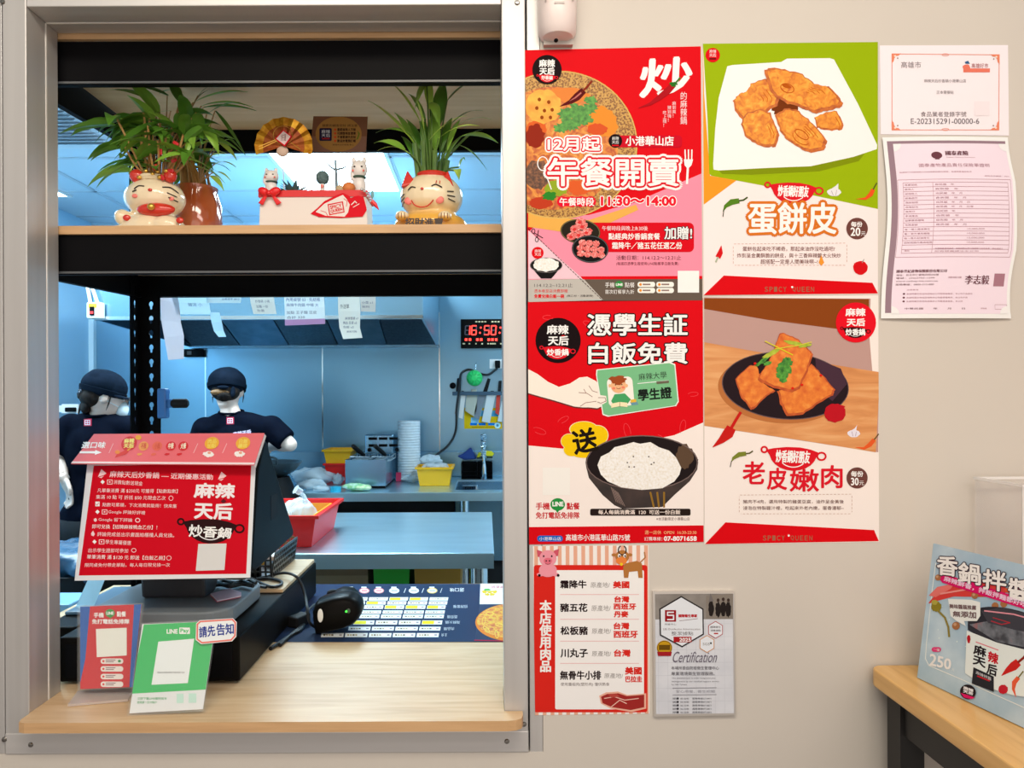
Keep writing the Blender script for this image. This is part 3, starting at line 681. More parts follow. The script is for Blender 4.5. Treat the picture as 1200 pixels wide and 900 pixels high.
for r_ in range(3):
    for k in range(4-(r_ == 0)): A.blob(679.5+k*8+r_*.5+(3 if r_ == 0 else 0), 284.5+r_*6.4+k*.6, 4.4, 3.6, pf_meat, 7, .12, 40+r_*5+k)
A.text('午餐時段與晚上8:30後', (705.5, 265, 759, 270.5), (255, 226, 224), 5)
A.text('點經典炒香鍋套餐', (713, 273.5, 773, 281), WHITE, 5, bold=.15)
A.text('霜降牛／豬五花任選乙份', (717, 284, 799, 292), WHITE, 5, bold=.15)
A.text('加贈!', (778.5, 266, 810.5, 280.5), WHITE, 5, bold=.3, halo=((30, 26, 40), 1.1))
A.text('活動日期：114.12.2～12.21止', (722, 299.5, 798, 304.8), (92, 34, 40), 3)
A.text('(每週四憑學生證使用LINE點餐享白飯免費)', (722, 307, 795, 311.5), (120, 50, 60), 3)
A.poly([(619, 270), (683, 327), (619, 327)], (246, 196, 202), 2); A.dash([(619, 268), (706, 352)], .7, (70, 40, 40), 5, 2.4, 1.6)
A.poly([(680, 324), (823, 323.5), (823, 327), (683, 327.5)], RED, 3)
A.poly([(683, 327), (823, 326.5), (823, 352), (707, 352.5)], (104, 86, 74), 2); A.poly([(619, 328), (684, 327), (707, 352), (619, 354)], (196, 182, 170), 2)
A.ring(625, 271, 1.8, 2.6, .8, DK, 5); A.ring(629, 281, 1.8, 2.6, .8, DK, 5); A.line([(626, 273), (636, 279)], .9, DK, 5); A.line([(629.5, 279), (631, 270)], .9, DK, 5)
A.disc(630, 296.5, 7, 7, RED, 5); A.text('麻辣', (626.5, 292.5, 634, 296), WHITE, 6); A.text('天后', (626.5, 296.5, 634, 300), WHITE, 6)
A.poly([(621, 311), (659, 311), (650, 322), (646, 326.5), (634, 326.5), (629, 321)], (22, 18, 18), 5); A.disc(640, 311, 19, 9, (22, 18, 18), 5); A.ring(640, 311, 18.5, 8.6, .7, (110, 100, 96), 6); A.blob(640, 310.5, 15, 8, pf_rice, 6, .08, 3)
A.text('114.12.2~12.21止', (626, 332, 671, 336.5), (90, 80, 80), 3); A.text('憑本卷至店消費即贈', (626, 339, 665, 343), RED, 3); A.text('免費兌換白飯一碗', (626, 345, 661, 349.5), RED, 3, bold=.15); A.text('(限乙份・活動期間)', (664, 345.5, 695, 348.5), DK, 3)
A.text('手機', (709, 331, 720, 337), WHITE, 3); A.disc(725.5, 333.5, 5, 4, (40, 140, 60), 3); A.text('LINE', (721.8, 332.2, 729.4, 335), WHITE, 4, bold=.15); A.text('點餐', (732, 331, 743.5, 337), WHITE, 3); A.text('首次訂餐享九折', (709, 339.5, 743, 344.5), WHITE, 3)
for x in (747, 769):
    for y in (330.5, 337.5): A.rect(x, y, x+20.5, y+6, (250, 238, 224), 3, r=2.5); A.disc(x+3.4, y+3, 1.6, 1.6, (240, 140, 40), 4); A.rect(x+6, y+2, x+15, y+3.8, (150, 120, 110), 4)
A.rect(794, 317.5, 819, 343, (250, 246, 238), 4)
A.done('poster', 'red lunch poster with stew dish and big white lunch headline, top left of wall', 'poster')

# ---- egg pancake poster
A = sheet([(823.5, 51.5), (1028.5, 49.5), (1028.5, 345), (824.5, 346)]); A.base((255, 228, 220))
A.poly([(823.5, 51.5), (1028.5, 49.5), (1028.5, 245), (938, 226), (833, 206)], (158, 176, 6), 1)
A.poly([(823.5, 51.5), (825, 110), (832, 206), (863, 211.5), (824.5, 240)], (250, 150, 36), 1)
A.poly([(823.5, 51.5), (828.5, 125), (831, 204), (834, 206), (1028, 206), (1028, 49)], (158, 176, 6), 2)
A.poly([(852, 78), (858, 76.5), (915, 73), (922, 69), (972, 68.5), (977, 70), (1005, 122), (1027.5, 170), (1027, 175), (1000, 184), (950, 195), (900, 197), (842, 200), (836, 199), (835.5, 192), (838, 150), (842, 115)], (252, 240, 236), 3)
A.poly([(842, 200), (900, 197), (950, 195), (1000, 184), (1013, 180), (1006, 189), (960, 201), (880, 205), (846, 204)], (132, 142, 4), 3)
def nug(pts, seed, L=4, n=3):
    c = Vector((sum(p[0] for p in pts)/len(pts), sum(p[1] for p in pts)/len(pts))); rd = random.Random(seed); o = []
    for i, p in enumerate(pts):
        q = pts[(i+1) % len(pts)]
        for k in range(4): t = k/4; o.append((p[0]+(q[0]-p[0])*t+rd.uniform(-.9, .9), p[1]+(q[1]-p[1])*t+rd.uniform(-.9, .9)))
    A.poly(o, pf_fry2, L); A.poly([(c.x+(x-c.x)*.90-.6, c.y+(y-c.y)*.88-1.2) for x, y in o], pf_fry, L+1)
    for k in range(n):
        f = .62-.17*k; A.line([(c.x+(p[0]-c.x)*f+2, c.y+(p[1]-c.y)*f+2) for p in o[len(o)//4:len(o)//4+9]], .8, (206, 96, 16), L+2)
A.blob(918, 126, 16, 9, (120, 50, 12), 4, .2, 5)
nug([(954, 138), (968, 132), (980, 130), (988, 146), (986, 152), (974, 154), (966, 152), (956, 150)], 3, 4, 1)
nug([(874, 108), (880, 99), (896, 92), (904, 98), (914, 112), (910, 124), (886, 140), (872, 144), (861, 130), (859, 118), (866, 110)], 1, 5)
nug([(872, 134), (890, 128), (902, 132), (908, 146), (913, 158), (908, 172), (898, 173), (884, 168), (872, 160), (868, 146)], 2, 6, 2)
nug([(908, 136), (918, 128), (932, 128), (946, 140), (958, 152), (969, 166), (966, 176), (950, 180), (936, 174), (922, 164), (914, 154)], 4, 7)
nug([(895, 82), (902, 80), (920, 82), (940, 88), (954, 98), (970, 102), (980, 110), (987, 122), (984, 127), (968, 130), (956, 133), (940, 127), (922, 122), (908, 114), (900, 102)], 5, 9, 4)
A.ring(922, 104, 8, 5, .9, (196, 84, 12), 12, rot=20); A.disc(921, 101.5, 5.5, 2.2, (190, 84, 14), 12, rot=18); A.ring(939, 158, 9, 4, .9, (196, 84, 12), 10, rot=35); A.ring(938, 162, 11, 6, .8, (206, 96, 16), 10, rot=35, a0=0, a1=170)
A.disc(835, 65, 8.5, 8.5, RED, 4); A.text('麻辣', (831, 58.5, 839, 62.5), WHITE, 5); A.text('天后', (831, 63, 839, 67), WHITE, 5); A.rect(831, 68.5, 839, 70.2, (90, 10, 10), 5)
pot_mark(A, 929.5, 226, 72, (226, 24, 36), (255, 240, 235), '炒香鍋好朋友', 4)
A.text('蛋餅皮', (877, 238, 979, 274), (255, 250, 246), 5, bold=.9, halo=((222, 112, 30), 4))
A.disc(1004, 268, 12.6, 12.6, (112, 64, 56), 4); A.text('每份', (997, 260, 1010, 266), WHITE, 5, bold=.2); A.text('20', (996.5, 267, 1007.5, 276.5), WHITE, 5, bold=.3); A.text('元', (1008.5, 271.5, 1014, 276.5), WHITE, 5)
chili(A, [(866, 235.5), (857, 237), (850, 242), (847, 248)], 8.5, (86, 126, 30), (60, 80, 20), 3); A.line([(848, 246), (847, 254)], 1, (40, 50, 20), 4)
A.blob(977, 225.5, 8, 4.6, (240, 226, 220), 4, .06, 2); A.poly([(973, 222), (979, 218), (982, 215), (982, 220), (982, 223)], (240, 226, 220), 4); A.line([(976, 229), (974, 224)], .5, (170, 140, 150), 5); A.line([(979, 229), (980, 223)], .5, (170, 140, 150), 5)
chili(A, [(1023, 222), (1020, 228), (1014, 233), (1003, 233.5)], 6.5, (240, 84, 30), (90, 90, 30), 4)
chili(A, [(841, 302), (844, 296), (845, 288)], 9, (220, 20, 26), (180, 180, 150), 4)
A.blob(1008, 314, 8.6, 8, (220, 14, 22), 4, .04, 4); A.poly([(1000, 309), (1005, 307), (1004, 312)], (220, 14, 22), 4); A.line([(1010, 308), (1012, 304)], .8, (150, 150, 140), 5)
for P_ in (((860, 286), (990, 285)), ((992, 287), (992, 309)), ((990, 311), (861, 311)), ((859, 309), (859, 288))): A.dash(P_, .5, (200, 150, 130), 3, 2.4, 2)
A.text('蛋餅包起來吃不稀奇，那起來油炸沒吃過吧?', (870, 289, 978, 294.5), (120, 56, 46), 3); A.text('炸到呈金黃酥脆的餅皮，與十三香麻辣醬大火快炒', (863.5, 296.8, 985, 302.3), (120, 56, 46), 3); A.text('超搭配一定是人間美味啊~!', (891, 304, 958, 309.5), (120, 56, 46), 3)
A.poly([(962, 299), (965.5, 308), (962, 311.5), (959, 308)], (246, 150, 50), 4)
A.poly([(848, 323), (1022, 331.5), (1028.5, 344), (824.5, 346)], (226, 6, 18), 2)
for k, ch in enumerate('SPICY QUEEN'):
    if ch != ' ': A.text(ch, (896+k*5.4, 336.2, 899.7+k*5.4, 342), (170, 96, 70), 3, bold=.1)
A.disc(928, 336.5, 1.2, 1.2, WHITE, 4)
A.done('poster', 'green poster of fried pastry pieces on a white plate, upper food poster', 'poster')

# ---- student card poster
A = sheet([(618.5, 353.5), (823.5, 349), (824.5, 635), (620, 638)]); A.base(RED)
for k, (x, y, r) in enumerate(((642, 372, 6), (690, 380, 7), (800, 384, 8), (735, 505, 9), (800, 500, 8), (700, 470, 8), (660, 492, 7), (812, 462, 6), (632, 505, 8), (775, 515, 7))): A.ring(x, y, r, r*.4, .7, (246, 60, 66), 1, a0=20, a1=300, rot=25*k)
A.poly([(619, 522), (662, 526), (730, 522), (790, 510), (824, 495), (824.5, 616), (620, 618)], (255, 230, 218), 1)
A.poly([(620, 617.5), (824, 615.5), (824.5, 636), (620, 638.5)], (222, 5, 20), 2)
A.disc(654, 399, 26.5, 26.5, (24, 10, 12), 2)
A.text('麻辣', (641, 381, 666, 391.5), WHITE, 3, bold=.4); A.text('天后', (642.5, 394, 666, 404.5), WHITE, 3, bold=.4); A.poly([(660, 392.5), (657, 394), (663, 394)], RED, 4)
pot_mark(A, 653, 413, 44, (228, 20, 36), WHITE, '', 3); A.text('炒香鍋', (641, 409, 666, 416.5), WHITE, 5, bold=.3)
A.text('憑學生証', (688.5, 368, 805, 393), (255, 250, 244), 3, bold=.7, halo=((28, 14, 16), 2.1))
A.text('白飯免費', (690, 402, 805, 426), (255, 250, 244), 3, bold=.7, halo=((28, 14, 16), 2.1))
hand = [(618.5, 433), (630, 439), (642, 448), (655, 454), (668, 450), (679, 443), (688, 442), (698, 447), (708, 458), (711, 466), (709, 475), (700, 479), (690, 478), (683, 478), (673, 477), (650, 470), (632, 465), (618.5, 461)]
A.poly([(x, y+.9) for x, y in hand], (110, 50, 46), 3); A.poly([(x, y-.6) for x, y in hand], (255, 232, 214), 4)
card = [(700, 434), (784, 425.5), (790, 428), (794, 470), (791, 475), (713, 487), (707, 485), (699.5, 440)]
A.poly([(747+(x-747)*1.025, 456+(y-456)*1.04) for x, y in card], (250, 240, 226), 5); A.poly(card, (126, 186, 132), 6)
A.poly([(x+0, y) for x, y in ((703, 463), (710, 464), (711, 471), (706, 474), (699, 472), (698, 466))], (255, 232, 214), 7); A.line([(701, 466), (709, 466), (710, 470), (704, 472.5), (700, 471)], .6, (120, 60, 50), 8)
for p_ in (((678, 460), (688, 461), (694, 465)), ((690, 452), (694, 458), (700, 460)), ((684, 456), (687, 461)), ((680, 476), (686, 472), (700, 470))): A.line(p_, .6, (150, 90, 80), 5)
A.rect(712, 442, 742, 476, (255, 236, 220), 7, r=6, rot=-5)
A.poly([(716, 470), (720, 462), (732, 461), (739, 468), (734, 475), (719, 475)], (74, 160, 96), 8)
A.disc(724.5, 452, 9, 8.6, (246, 180, 130), 9); A.blob(724, 445.5, 10, 5, (166, 74, 34), 10, .22, 4); A.disc(714.5, 452, 1.6, 2, (246, 180, 130), 9); A.disc(734, 452, 1.6, 2, (246, 180, 130), 9)
A.disc(719, 455, 2, 1.4, (246, 130, 100), 10); A.disc(730, 454, 2, 1.4, (246, 130, 100), 10); A.ring(724.5, 454, 2.4, 1.6, .6, (130, 50, 40), 10, a0=20, a1=160)
A.disc(721, 451, .7, .7, DK, 10); A.disc(728.5, 450.6, .7, .7, DK, 10)
A.poly([(716, 473), (726, 471), (735, 472), (735, 477), (726, 476), (716, 478)], (252, 226, 180), 10); A.line([(726, 471), (726, 476.5)], .5, (120, 70, 40), 11)
A.poly([(738, 471), (746, 470), (748, 474), (740, 475)], (110, 150, 160), 8); A.poly([(738.5, 468.5), (745, 467.5), (745.5, 471), (739, 472)], (236, 180, 60), 9)
A.text('麻辣大學', (748, 436.5, 781, 444.5), (50, 60, 46), 7, rot=-5); A.line([(747, 449.5), (783, 446)], .8, (250, 246, 230), 7); A.rect(769, 446.5, 783.5, 449.5, (110, 100, 80), 8, rot=-5)
A.text('學生證', (747.5, 455, 786.5, 468), (28, 34, 28), 7, rot=-5, bold=.5)
for L, g, c_ in ((3, 1.0, (250, 230, 190)), (4, .95, (250, 196, 10))):
    for x, y, rx, ry in ((667, 517, 10, 9), (684, 503, 17, 9.5), (700, 510, 13, 12), (700, 522, 12, 9), (684, 528, 18, 9), (670, 527, 10, 8), (686, 516, 20, 14)): A.disc(x, y, rx*g, ry*g, c_, L)
A.poly([(700, 520), (712, 536), (692, 536)], (250, 196, 10), 4)
A.text('送', (671, 503, 699, 530), (28, 18, 10), 6, bold=.9, rot=-12)
A.poly([(687, 548), (690, 560), (706, 580), (720, 592), (729, 596), (776, 594), (790, 580), (808, 564), (817, 550), (818, 538)], F_('bowl', [(.3, (26, 18, 18)), (.7, (64, 44, 38))], 30), 3)
A.disc(752, 542, 66, 32, (34, 24, 24), 4); A.ring(752, 542, 65, 31.4, 1.2, (120, 96, 90), 5)
A.blob(802, 535, 10, 14, (96, 70, 52), 5, .15, 6)
A.poly([(700, 545), (704, 535), (714, 530), (720, 524), (732, 521), (742, 518), (750, 520), (762, 518), (772, 524), (784, 528), (792, 536), (798, 548), (796, 556), (790, 564), (776, 572), (752, 574), (728, 571), (712, 564), (704, 556)], pf_rice, 6)
for x, y in ((735, 542), (742, 535), (760, 535), (766, 542), (737, 547), (743, 547), (763, 544)): A.disc(x, y, .9, .8, DK, 7)
for k in range(6): A.line([(716+k*1.6, 571+k*1.2), (722+k*2, 588+k)], .6, (150, 120, 110), 4)
for k in range(3): A.line([(762+k*8, 577), (766+k*6, 594)], 2.2, (150, 106, 40), 4)
A.rect(691.5, 596, 809, 604, (40, 26, 22), 6, r=2); A.text('每人每鍋消費滿  120  可送一份白飯', (701, 597.4, 797, 602.6), (250, 222, 206), 7, bold=.1)
A.text('※本活動限定小港華山店', (769, 606, 808, 610), (120, 90, 86), 3)
A.rect(636, 548, 668, 580, (252, 236, 224), 3)
A.text('手機', (628, 589, 644, 597), (206, 30, 40), 3, bold=.2); A.disc(653.5, 591, 8.5, 7.3, (40, 142, 62), 3); A.poly([(650, 596), (657, 596), (653, 601)], (40, 142, 62), 3); A.text('LINE', (647.5, 588, 660, 593), WHITE, 4, bold=.3); A.text('點餐', (664, 589, 679, 597), (206, 30, 40), 3, bold=.2)
A.text('免打電話免排隊', (628, 600, 679, 607.5), (206, 30, 40), 3, bold=.2)
A.rect(629.5, 627.5, 659.5, 634.5, (30, 100, 190), 3, r=3.2); A.text('小港華山店', (632, 629, 657.5, 633.2), WHITE, 4)
A.text('高雄市小港區華山路75號', (663, 626, 738, 633.5), WHITE, 3, bold=.1)
A.text('週一店休  OPEN  16:30-23:30', (755.5, 621.5, 816, 626), (250, 190, 130), 3); A.text('訂購專線：', (755, 629, 776, 633.5), WHITE, 3); A.text('07-8071658', (778, 628.5, 816, 633.5), WHITE, 3, bold=.3)
A.done('poster', 'red student card poster with hand, green card and bowl of white rice', 'poster')

# ---- tofu poster
A = sheet([(825, 348.5), (1029, 346), (1030, 635), (825.5, 638)]); A.base((255, 230, 218))
A.poly([(825, 348.5), (1020, 350), (1018.5, 394), (1022, 435), (1029.5, 436), (1029, 530), (825, 499)], (196, 150, 138), 1)
A.poly([(825, 349.5), (1018, 350.5), (1018, 386), (985, 386), (900, 375), (825, 362)], (142, 66, 20), 2)
A.poly([(825, 401), (880, 411), (980, 428), (1029.5, 436), (1029.5, 466), (1026, 530), (940, 516), (825, 499)], pf_wood, 2)
A.disc(915, 456, 74, 40, (192, 112, 60), 3, rot=4, n=50)
A.disc(920, 452, 74.5, 39.5, (40, 26, 30), 4, rot=4, n=60); A.ring(920, 452, 74, 39, .9, (110, 84, 84), 5, rot=4, n=60); A.poly([(955, 420), (985, 432), (992, 450), (975, 470), (958, 456)], (74, 46, 58), 5)
def slab(pts, L):
    c = Vector((sum(p[0] for p in pts)/len(pts), sum(p[1] for p in pts)/len(pts))); rd = random.Random(L); o = []
    for i, p in enumerate(pts):
        q = pts[(i+1) % len(pts)]
        for k in range(5): t = k/5; o.append((p[0]+(q[0]-p[0])*t+rd.uniform(-.6, .6), p[1]+(q[1]-p[1])*t+rd.uniform(-.6, .6)))
    A.poly(o, pf_tofud, L); A.poly([(c.x+(x-c.x)*.93, c.y+(y-c.y)*.93-1) for x, y in o], pf_tofu, L+1)
slab([(861, 444), (878, 428), (886, 428), (895, 450), (908, 458), (896, 466), (884, 479), (880, 480), (868, 466)], 6)
slab([(910, 458), (930, 456), (944, 434), (950, 426), (964, 440), (978, 456), (976, 463), (960, 472), (940, 486), (922, 488), (914, 474)], 8)
slab([(908, 404), (913, 391), (918, 390), (935, 398), (950, 412), (952, 416), (944, 440), (936, 456), (928, 460), (906, 455), (888, 446), (889, 440), (902, 420)], 10)
for k, (x, y, rx, ry, rt) in enumerate(((904, 414, 12, 2.6, -30), (892, 424, 9, 2.2, -35), (929, 402, 10, 2.4, 10), (943, 405, 8, 2, -10), (918, 432, 10, 8, 80), (916, 440, 8, 6, 60), (922, 424, 6, 5, 30), (899, 426, 5, 2.4, -20))): A.blob(x, y, rx, ry, pf_green if k not in (0, 2, 3) else F_('stalk', [(.3, (150, 170, 20)), (.7, (196, 196, 60))], 90), 13+(k % 3), .22, k, rot=rt)
A.line([(896, 400), (914, 409), (928, 416)], 1.2, (226, 206, 40), 17); A.line([(908, 409), (934, 405), (950, 401)], 1.0, (226, 206, 60), 17)
for x, y in ((884, 426), (961, 440), (928, 455), (939, 451)): A.disc(x, y, 1.6, 1.4, (226, 30, 20), 17)
A.blob(978, 484, 12.5, 11, (196, 22, 34), 8, .06, 3); A.poly([(967, 478), (974, 473), (978, 478)], (196, 22, 34), 8); A.poly([(983, 474), (990, 476), (986, 482)], (196, 22, 34), 8)
A.disc(1002.5, 378, 23.5, 23.5, (236, 16, 34), 6); A.text('麻辣', (990.5, 361.5, 1013.5, 370.5), WHITE, 7, bold=.4); A.text('天后', (992, 373.5, 1013, 382), WHITE, 7, bold=.4)
pot_mark(A, 1001.5, 389.5, 37, (60, 12, 14), WHITE, '', 7); A.text('炒香鍋', (990.5, 385.5, 1013, 393), WHITE, 9, bold=.3)
chili(A, [(857, 501), (853, 508), (845, 516), (835, 524)], 16, (206, 30, 26), (206, 30, 26), 4)
chili(A, [(874, 531.5), (866, 532.5), (859, 537), (857, 541)], 7, (128, 130, 46), (90, 80, 30), 4); A.line([(857, 540), (855.5, 547)], .9, (60, 50, 30), 5)
A.blob(1000, 508, 7.2, 4.4, (240, 222, 226), 4, .06, 2); A.poly([(996, 505), (1001, 502), (1004, 498), (1003, 504)], (240, 222, 226), 4); A.line([(999, 511), (998, 506)], .5, (170, 130, 150), 5); A.line([(1002, 511), (1003, 506)], .5, (170, 130, 150), 5)
chili(A, [(1024, 515), (1019, 521), (1012, 525.5), (1002, 524)], 6.5, (236, 90, 40), (110, 80, 40), 4)
pot_mark(A, 929, 537, 80, (226, 22, 36), WHITE, '炒香鍋好朋友', 4)
A.text('老', (870.5, 541, 895.5, 567), (226, 24, 40), 4, bold=.6); A.text('皮', (899, 548.5, 921.5, 573.5), (226, 24, 40), 4, bold=.6); A.text('嫩', (925.5, 550, 959, 575.5), (226, 24, 40), 4, bold=.6); A.text('肉', (962.5, 545.5, 986.5, 571.5), (226, 24, 40), 4, bold=.6)
A.disc(1004, 560, 12.4, 12.4, (112, 64, 56), 4); A.text('每份', (997, 552, 1011, 558.5), WHITE, 5, bold=.2); A.text('30', (997, 560, 1005.5, 568.5), WHITE, 5, bold=.3); A.text('元', (1006.5, 563.5, 1012, 568.5), WHITE, 5)
for P_ in (((867, 580), (997, 579)), ((998, 581), (998, 600)), ((996, 602), (868, 602)), ((866, 600), (866, 582))): A.dash(P_, .5, (200, 150, 130), 3, 2.4, 2)
A.text('豬肉不4肉，選用特製的雞蛋豆腐，油炸呈金黃後', (870.5, 585.5, 988.5, 590), (110, 60, 50), 3); A.text('浸泡在特製醬汁裡，吃起來外老內嫩，蛋香濃郁~', (870.5, 593, 988.5, 597.5), (110, 60, 50), 3)
A.poly([(850, 612), (1024, 621), (1029.5, 634), (826, 637.5)], (226, 6, 18), 2)
for k, ch in enumerate('SPICY QUEEN'):
    if ch != ' ': A.text(ch, (894+k*5.4, 627.5, 897.7+k*5.4, 633.2), (170, 96, 70), 3, bold=.1)
A.disc(924, 627.5, 1.2, 1.2, WHITE, 4)
A.done('poster', 'poster of golden tofu slabs on a dark plate, lower of two food posters', 'poster')

# ---- meat origin list
A = sheet([(624.5, 640), (760, 639), (761, 836), (627, 838)]); A.base((255, 236, 226))
for k in range(15): x = 626+k*9.2; A.poly([(x, 639), (x+4.4, 639), (x+5.2, 838), (x+.8, 838)], (240, 170, 140), 1)
A.rect(625.5, 662, 758.5, 834.5, (226, 40, 30), 2, r=3); A.rect(650.5, 668, 754.5, 831, (255, 238, 230), 3, r=2)
A.text('本\n店\n使\n用\n肉\n品', (632.5, 703.5, 646, 787), WHITE, 3, bold=.5, space=.98)
for y in (696.5, 725.5, 751, 777): A.line([(656.5, y), (748.5, y)], .5, (240, 150, 150), 4)
O_ = (150, 136, 130); RD = (226, 44, 34)
A.text('霜降牛', (656.5, 680, 687, 689), DK, 4, bold=.35); A.text('原產地/', (692, 682, 714.5, 688.5), O_, 4); A.text('美國', (718.5, 681, 737, 689), RD, 4, bold=.4)
A.text('豬五花', (656.5, 707, 688, 716.5), DK, 4, bold=.35); A.text('原產地/', (693, 709, 715.5, 716), O_, 4); A.text('台灣', (720, 698.5, 737, 705.5), RD, 4, bold=.4); A.text('西班牙', (719, 707, 745, 714), RD, 4, bold=.4); A.text('丹麥', (719.5, 716, 736, 723), RD, 4, bold=.4)
A.text('松板豬', (657, 734, 688.5, 743.5), DK, 4, bold=.35); A.text('原產地/', (693.5, 736, 716, 742.5), O_, 4); A.text('台灣', (719, 729.5, 737, 737), RD, 4, bold=.4); A.text('西班牙', (719, 739, 747, 747), RD, 4, bold=.4)
A.text('川丸子', (657, 760, 688.5, 770), DK, 4, bold=.35); A.text('原產地/', (693.5, 762.5, 716, 769), O_, 4); A.text('台灣', (719.5, 761, 738.5, 769), RD, 4, bold=.4)
A.text('無骨牛小排', (656.5, 786, 704, 796), DK, 4, bold=.35); A.text('原產地/', (708, 788.5, 730, 794.5), O_, 4); A.text('美國', (732.5, 781.5, 751.5, 790), RD, 4, bold=.4); A.text('巴拉圭', (733, 792, 752, 799), RD, 4, bold=.3)
A.text('使用重組肉(塑形肉) 僅供熟食', (657, 799.5, 714, 804), (110, 90, 86), 4)
st = [(702, 815), (710, 811), (724, 810), (735, 814), (748, 813), (757, 812), (757, 830), (740, 834), (716, 830), (704, 824)]
A.poly(st, (246, 176, 150), 5); A.poly([(728+(x-728)*.92, 821+(y-821)*.82) for x, y in st], (166, 44, 40), 6); A.line([(708, 818), (720, 816), (732, 820), (748, 818)], 1, (246, 190, 170), 7); A.line([(716, 828), (726, 820), (734, 824)], 1, (246, 190, 170), 7); A.poly([(712, 813), (722, 812), (726, 816), (716, 817)], (190, 70, 60), 7)
pk = (246, 150, 160); pk2 = (214, 84, 100)
A.poly([(629, 644), (635, 646), (636, 654), (630, 652)], pk2, 4); A.poly([(655, 643), (649, 645), (648, 653), (654, 651)], pk2, 4)
A.disc(642, 668, 10.5, 8, pk, 5); A.disc(642, 654, 10, 9.5, pk, 6); A.disc(642, 657, 5, 3.6, (236, 110, 126), 7); A.disc(640, 657, .8, 1, DK, 8); A.disc(644, 657, .8, 1, DK, 8); A.disc(637, 651.5, 1, 1.2, DK, 8); A.disc(646.5, 651.5, 1, 1.2, DK, 8); A.ring(642, 659, 3, 2, .6, (150, 40, 50), 8, a0=20, a1=160)
for x in (633, 651): A.disc(x, 673, 4, 2.2, pk, 6); A.disc(x-(1 if x < 640 else -3), 674, 1.6, 1.6, DK, 7)
bw = (186, 116, 56)
A.poly([(733, 660), (746, 657), (752, 660), (753, 677), (748, 677), (747, 669), (737, 670), (736, 677), (731, 677), (730, 664)], bw, 5); A.line([(750, 659), (756, 653), (755, 647)], 1.4, bw, 5)
A.disc(729, 652, 8, 7.5, bw, 6); A.disc(728, 657, 6.4, 4.6, (240, 130, 60), 7); A.disc(719.5, 650, 3, 1.8, bw, 6); A.disc(738, 650, 3, 1.8, bw, 6); A.ring(729, 644.5, 4.5, 5.5, 1.3, (50, 40, 40), 7, a0=-60, a1=240)
for x in (725.5, 732): A.disc(x, 651, 1.7, 2.2, WHITE, 7); A.disc(x+.3, 651.4, .9, 1.2, DK, 8)
A.disc(728, 661, 1.8, 1.8, (246, 200, 40), 8)
A.done('meat_origin_notice', 'striped meat origin list with pig and bull drawings below the student poster', 'notice')

# ---- hygiene certification plaque
qd = [(764, 692), (859, 691.5), (861, 836.5), (765.5, 838)]
A = Art(V(0, 0, 0), WALLN, qd, thick=.006, clip=True); A.base(M('plaque_rim', (.72, .68, .64), .3, .6))
qi = [(766.5, 695), (857, 694.5), (858.5, 834), (768, 835)]
A.poly(qi, F_('marble', [(.3, (214, 206, 208)), (.7, (232, 222, 222))], 20), 1); 
for k in range(9): A.line([(767, 700+k*15), (857, 699.5+k*15)], .3, (204, 196, 198), 2); A.line([(770+k*11, 695), (771+k*11, 834)], .3, (206, 198, 200), 2)
A.poly([(766.5, 695), (857, 694.5), (857.5, 724), (767, 724.5)], F_('photo_grey', [(.3, (120, 108, 100)), (.7, (160, 146, 136))], 20), 3)
A.poly([(826, 697), (857.5, 694.5), (857.5, 724), (826, 724)], (140, 124, 112), 4)
for k, x in enumerate((832, 840, 846, 852)): A.blob(x, 712+k % 2, 3.2, 9, (40, 32, 30), 5, .12, k); A.disc(x, 701+k % 2, 1.7, 2.1, (66, 48, 42), 6)
A.poly([(829, 704), (831, 694), (835, 703)], (120, 108, 104), 6)
hx = [(797, 697), (823, 712), (823.5, 742), (798, 757), (772, 743), (771.5, 712)]
A.poly(hx, (50, 42, 42), 7); A.poly([(797.5+(x-797.5)*.94, 727+(y-727)*.94) for x, y in hx], (236, 228, 228), 8)
A.rect(778, 713.5, 791, 727, (156, 24, 32), 9); A.line([(788, 716), (781, 716), (781, 719.5), (788, 719.5), (788, 724.5), (781, 724.5)], 1.5, (240, 230, 230), 10)
A.text('國際衛生專家', (794, 718.5, 815.5, 721.8), (190, 30, 40), 9, bold=.2); A.line([(795, 726), (816, 723.5)], .5, (120, 60, 60), 9); A.text('防疫中心', (778, 729, 791, 731), DK, 9)
A.text('LBS Disinfection Administration', (776, 734.5, 819, 736.8), (120, 90, 90), 9); A.text('整潔據點', (785.5, 738.5, 811, 743), (80, 70, 70), 9)
A.rect(788, 744.5, 809, 751, (180, 30, 36), 9); A.text('2025', (795, 746, 808, 750), WHITE, 10, bold=.2)
def hexa(cx, cy, r, col, L):
    p_ = [(cx+r*math.sin(R(60*k)), cy-r*1.05*math.cos(R(60*k))) for k in range(6)]; A.poly(p_, (238, 230, 230), L); A.line(p_, .7, col, L+1, closed=True)
hexa(837, 736.5, 9.4, (180, 50, 50), 7); hexa(827, 753, 9.4, (220, 140, 60), 7)
A.text('國際衛生', (831, 732, 843, 734.5), (90, 70, 70), 9); A.text('消毒據點', (831, 736, 843, 738.5), (90, 70, 70), 9); A.rect(835, 740, 840, 741.5, (190, 60, 60), 9); A.text('SGS', (822, 751.5, 830, 754.5), (150, 140, 130), 9); A.rect(830.5, 751, 832.5, 753, (60, 60, 60), 9)
A.disc(777.5, 757.5, 9, 8.6, (206, 150, 30), 7); A.ring(777.5, 757.5, 8.2, 7.8, .6, (110, 74, 10), 8); A.rect(771, 754, 784, 760, (110, 74, 14), 8); A.poly([(769, 762), (786, 762), (785, 767), (770, 767)], (170, 34, 40), 9)
A.text('Certification', (787.5, 762, 839, 774.5), (112, 98, 110), 7, sk=.25)
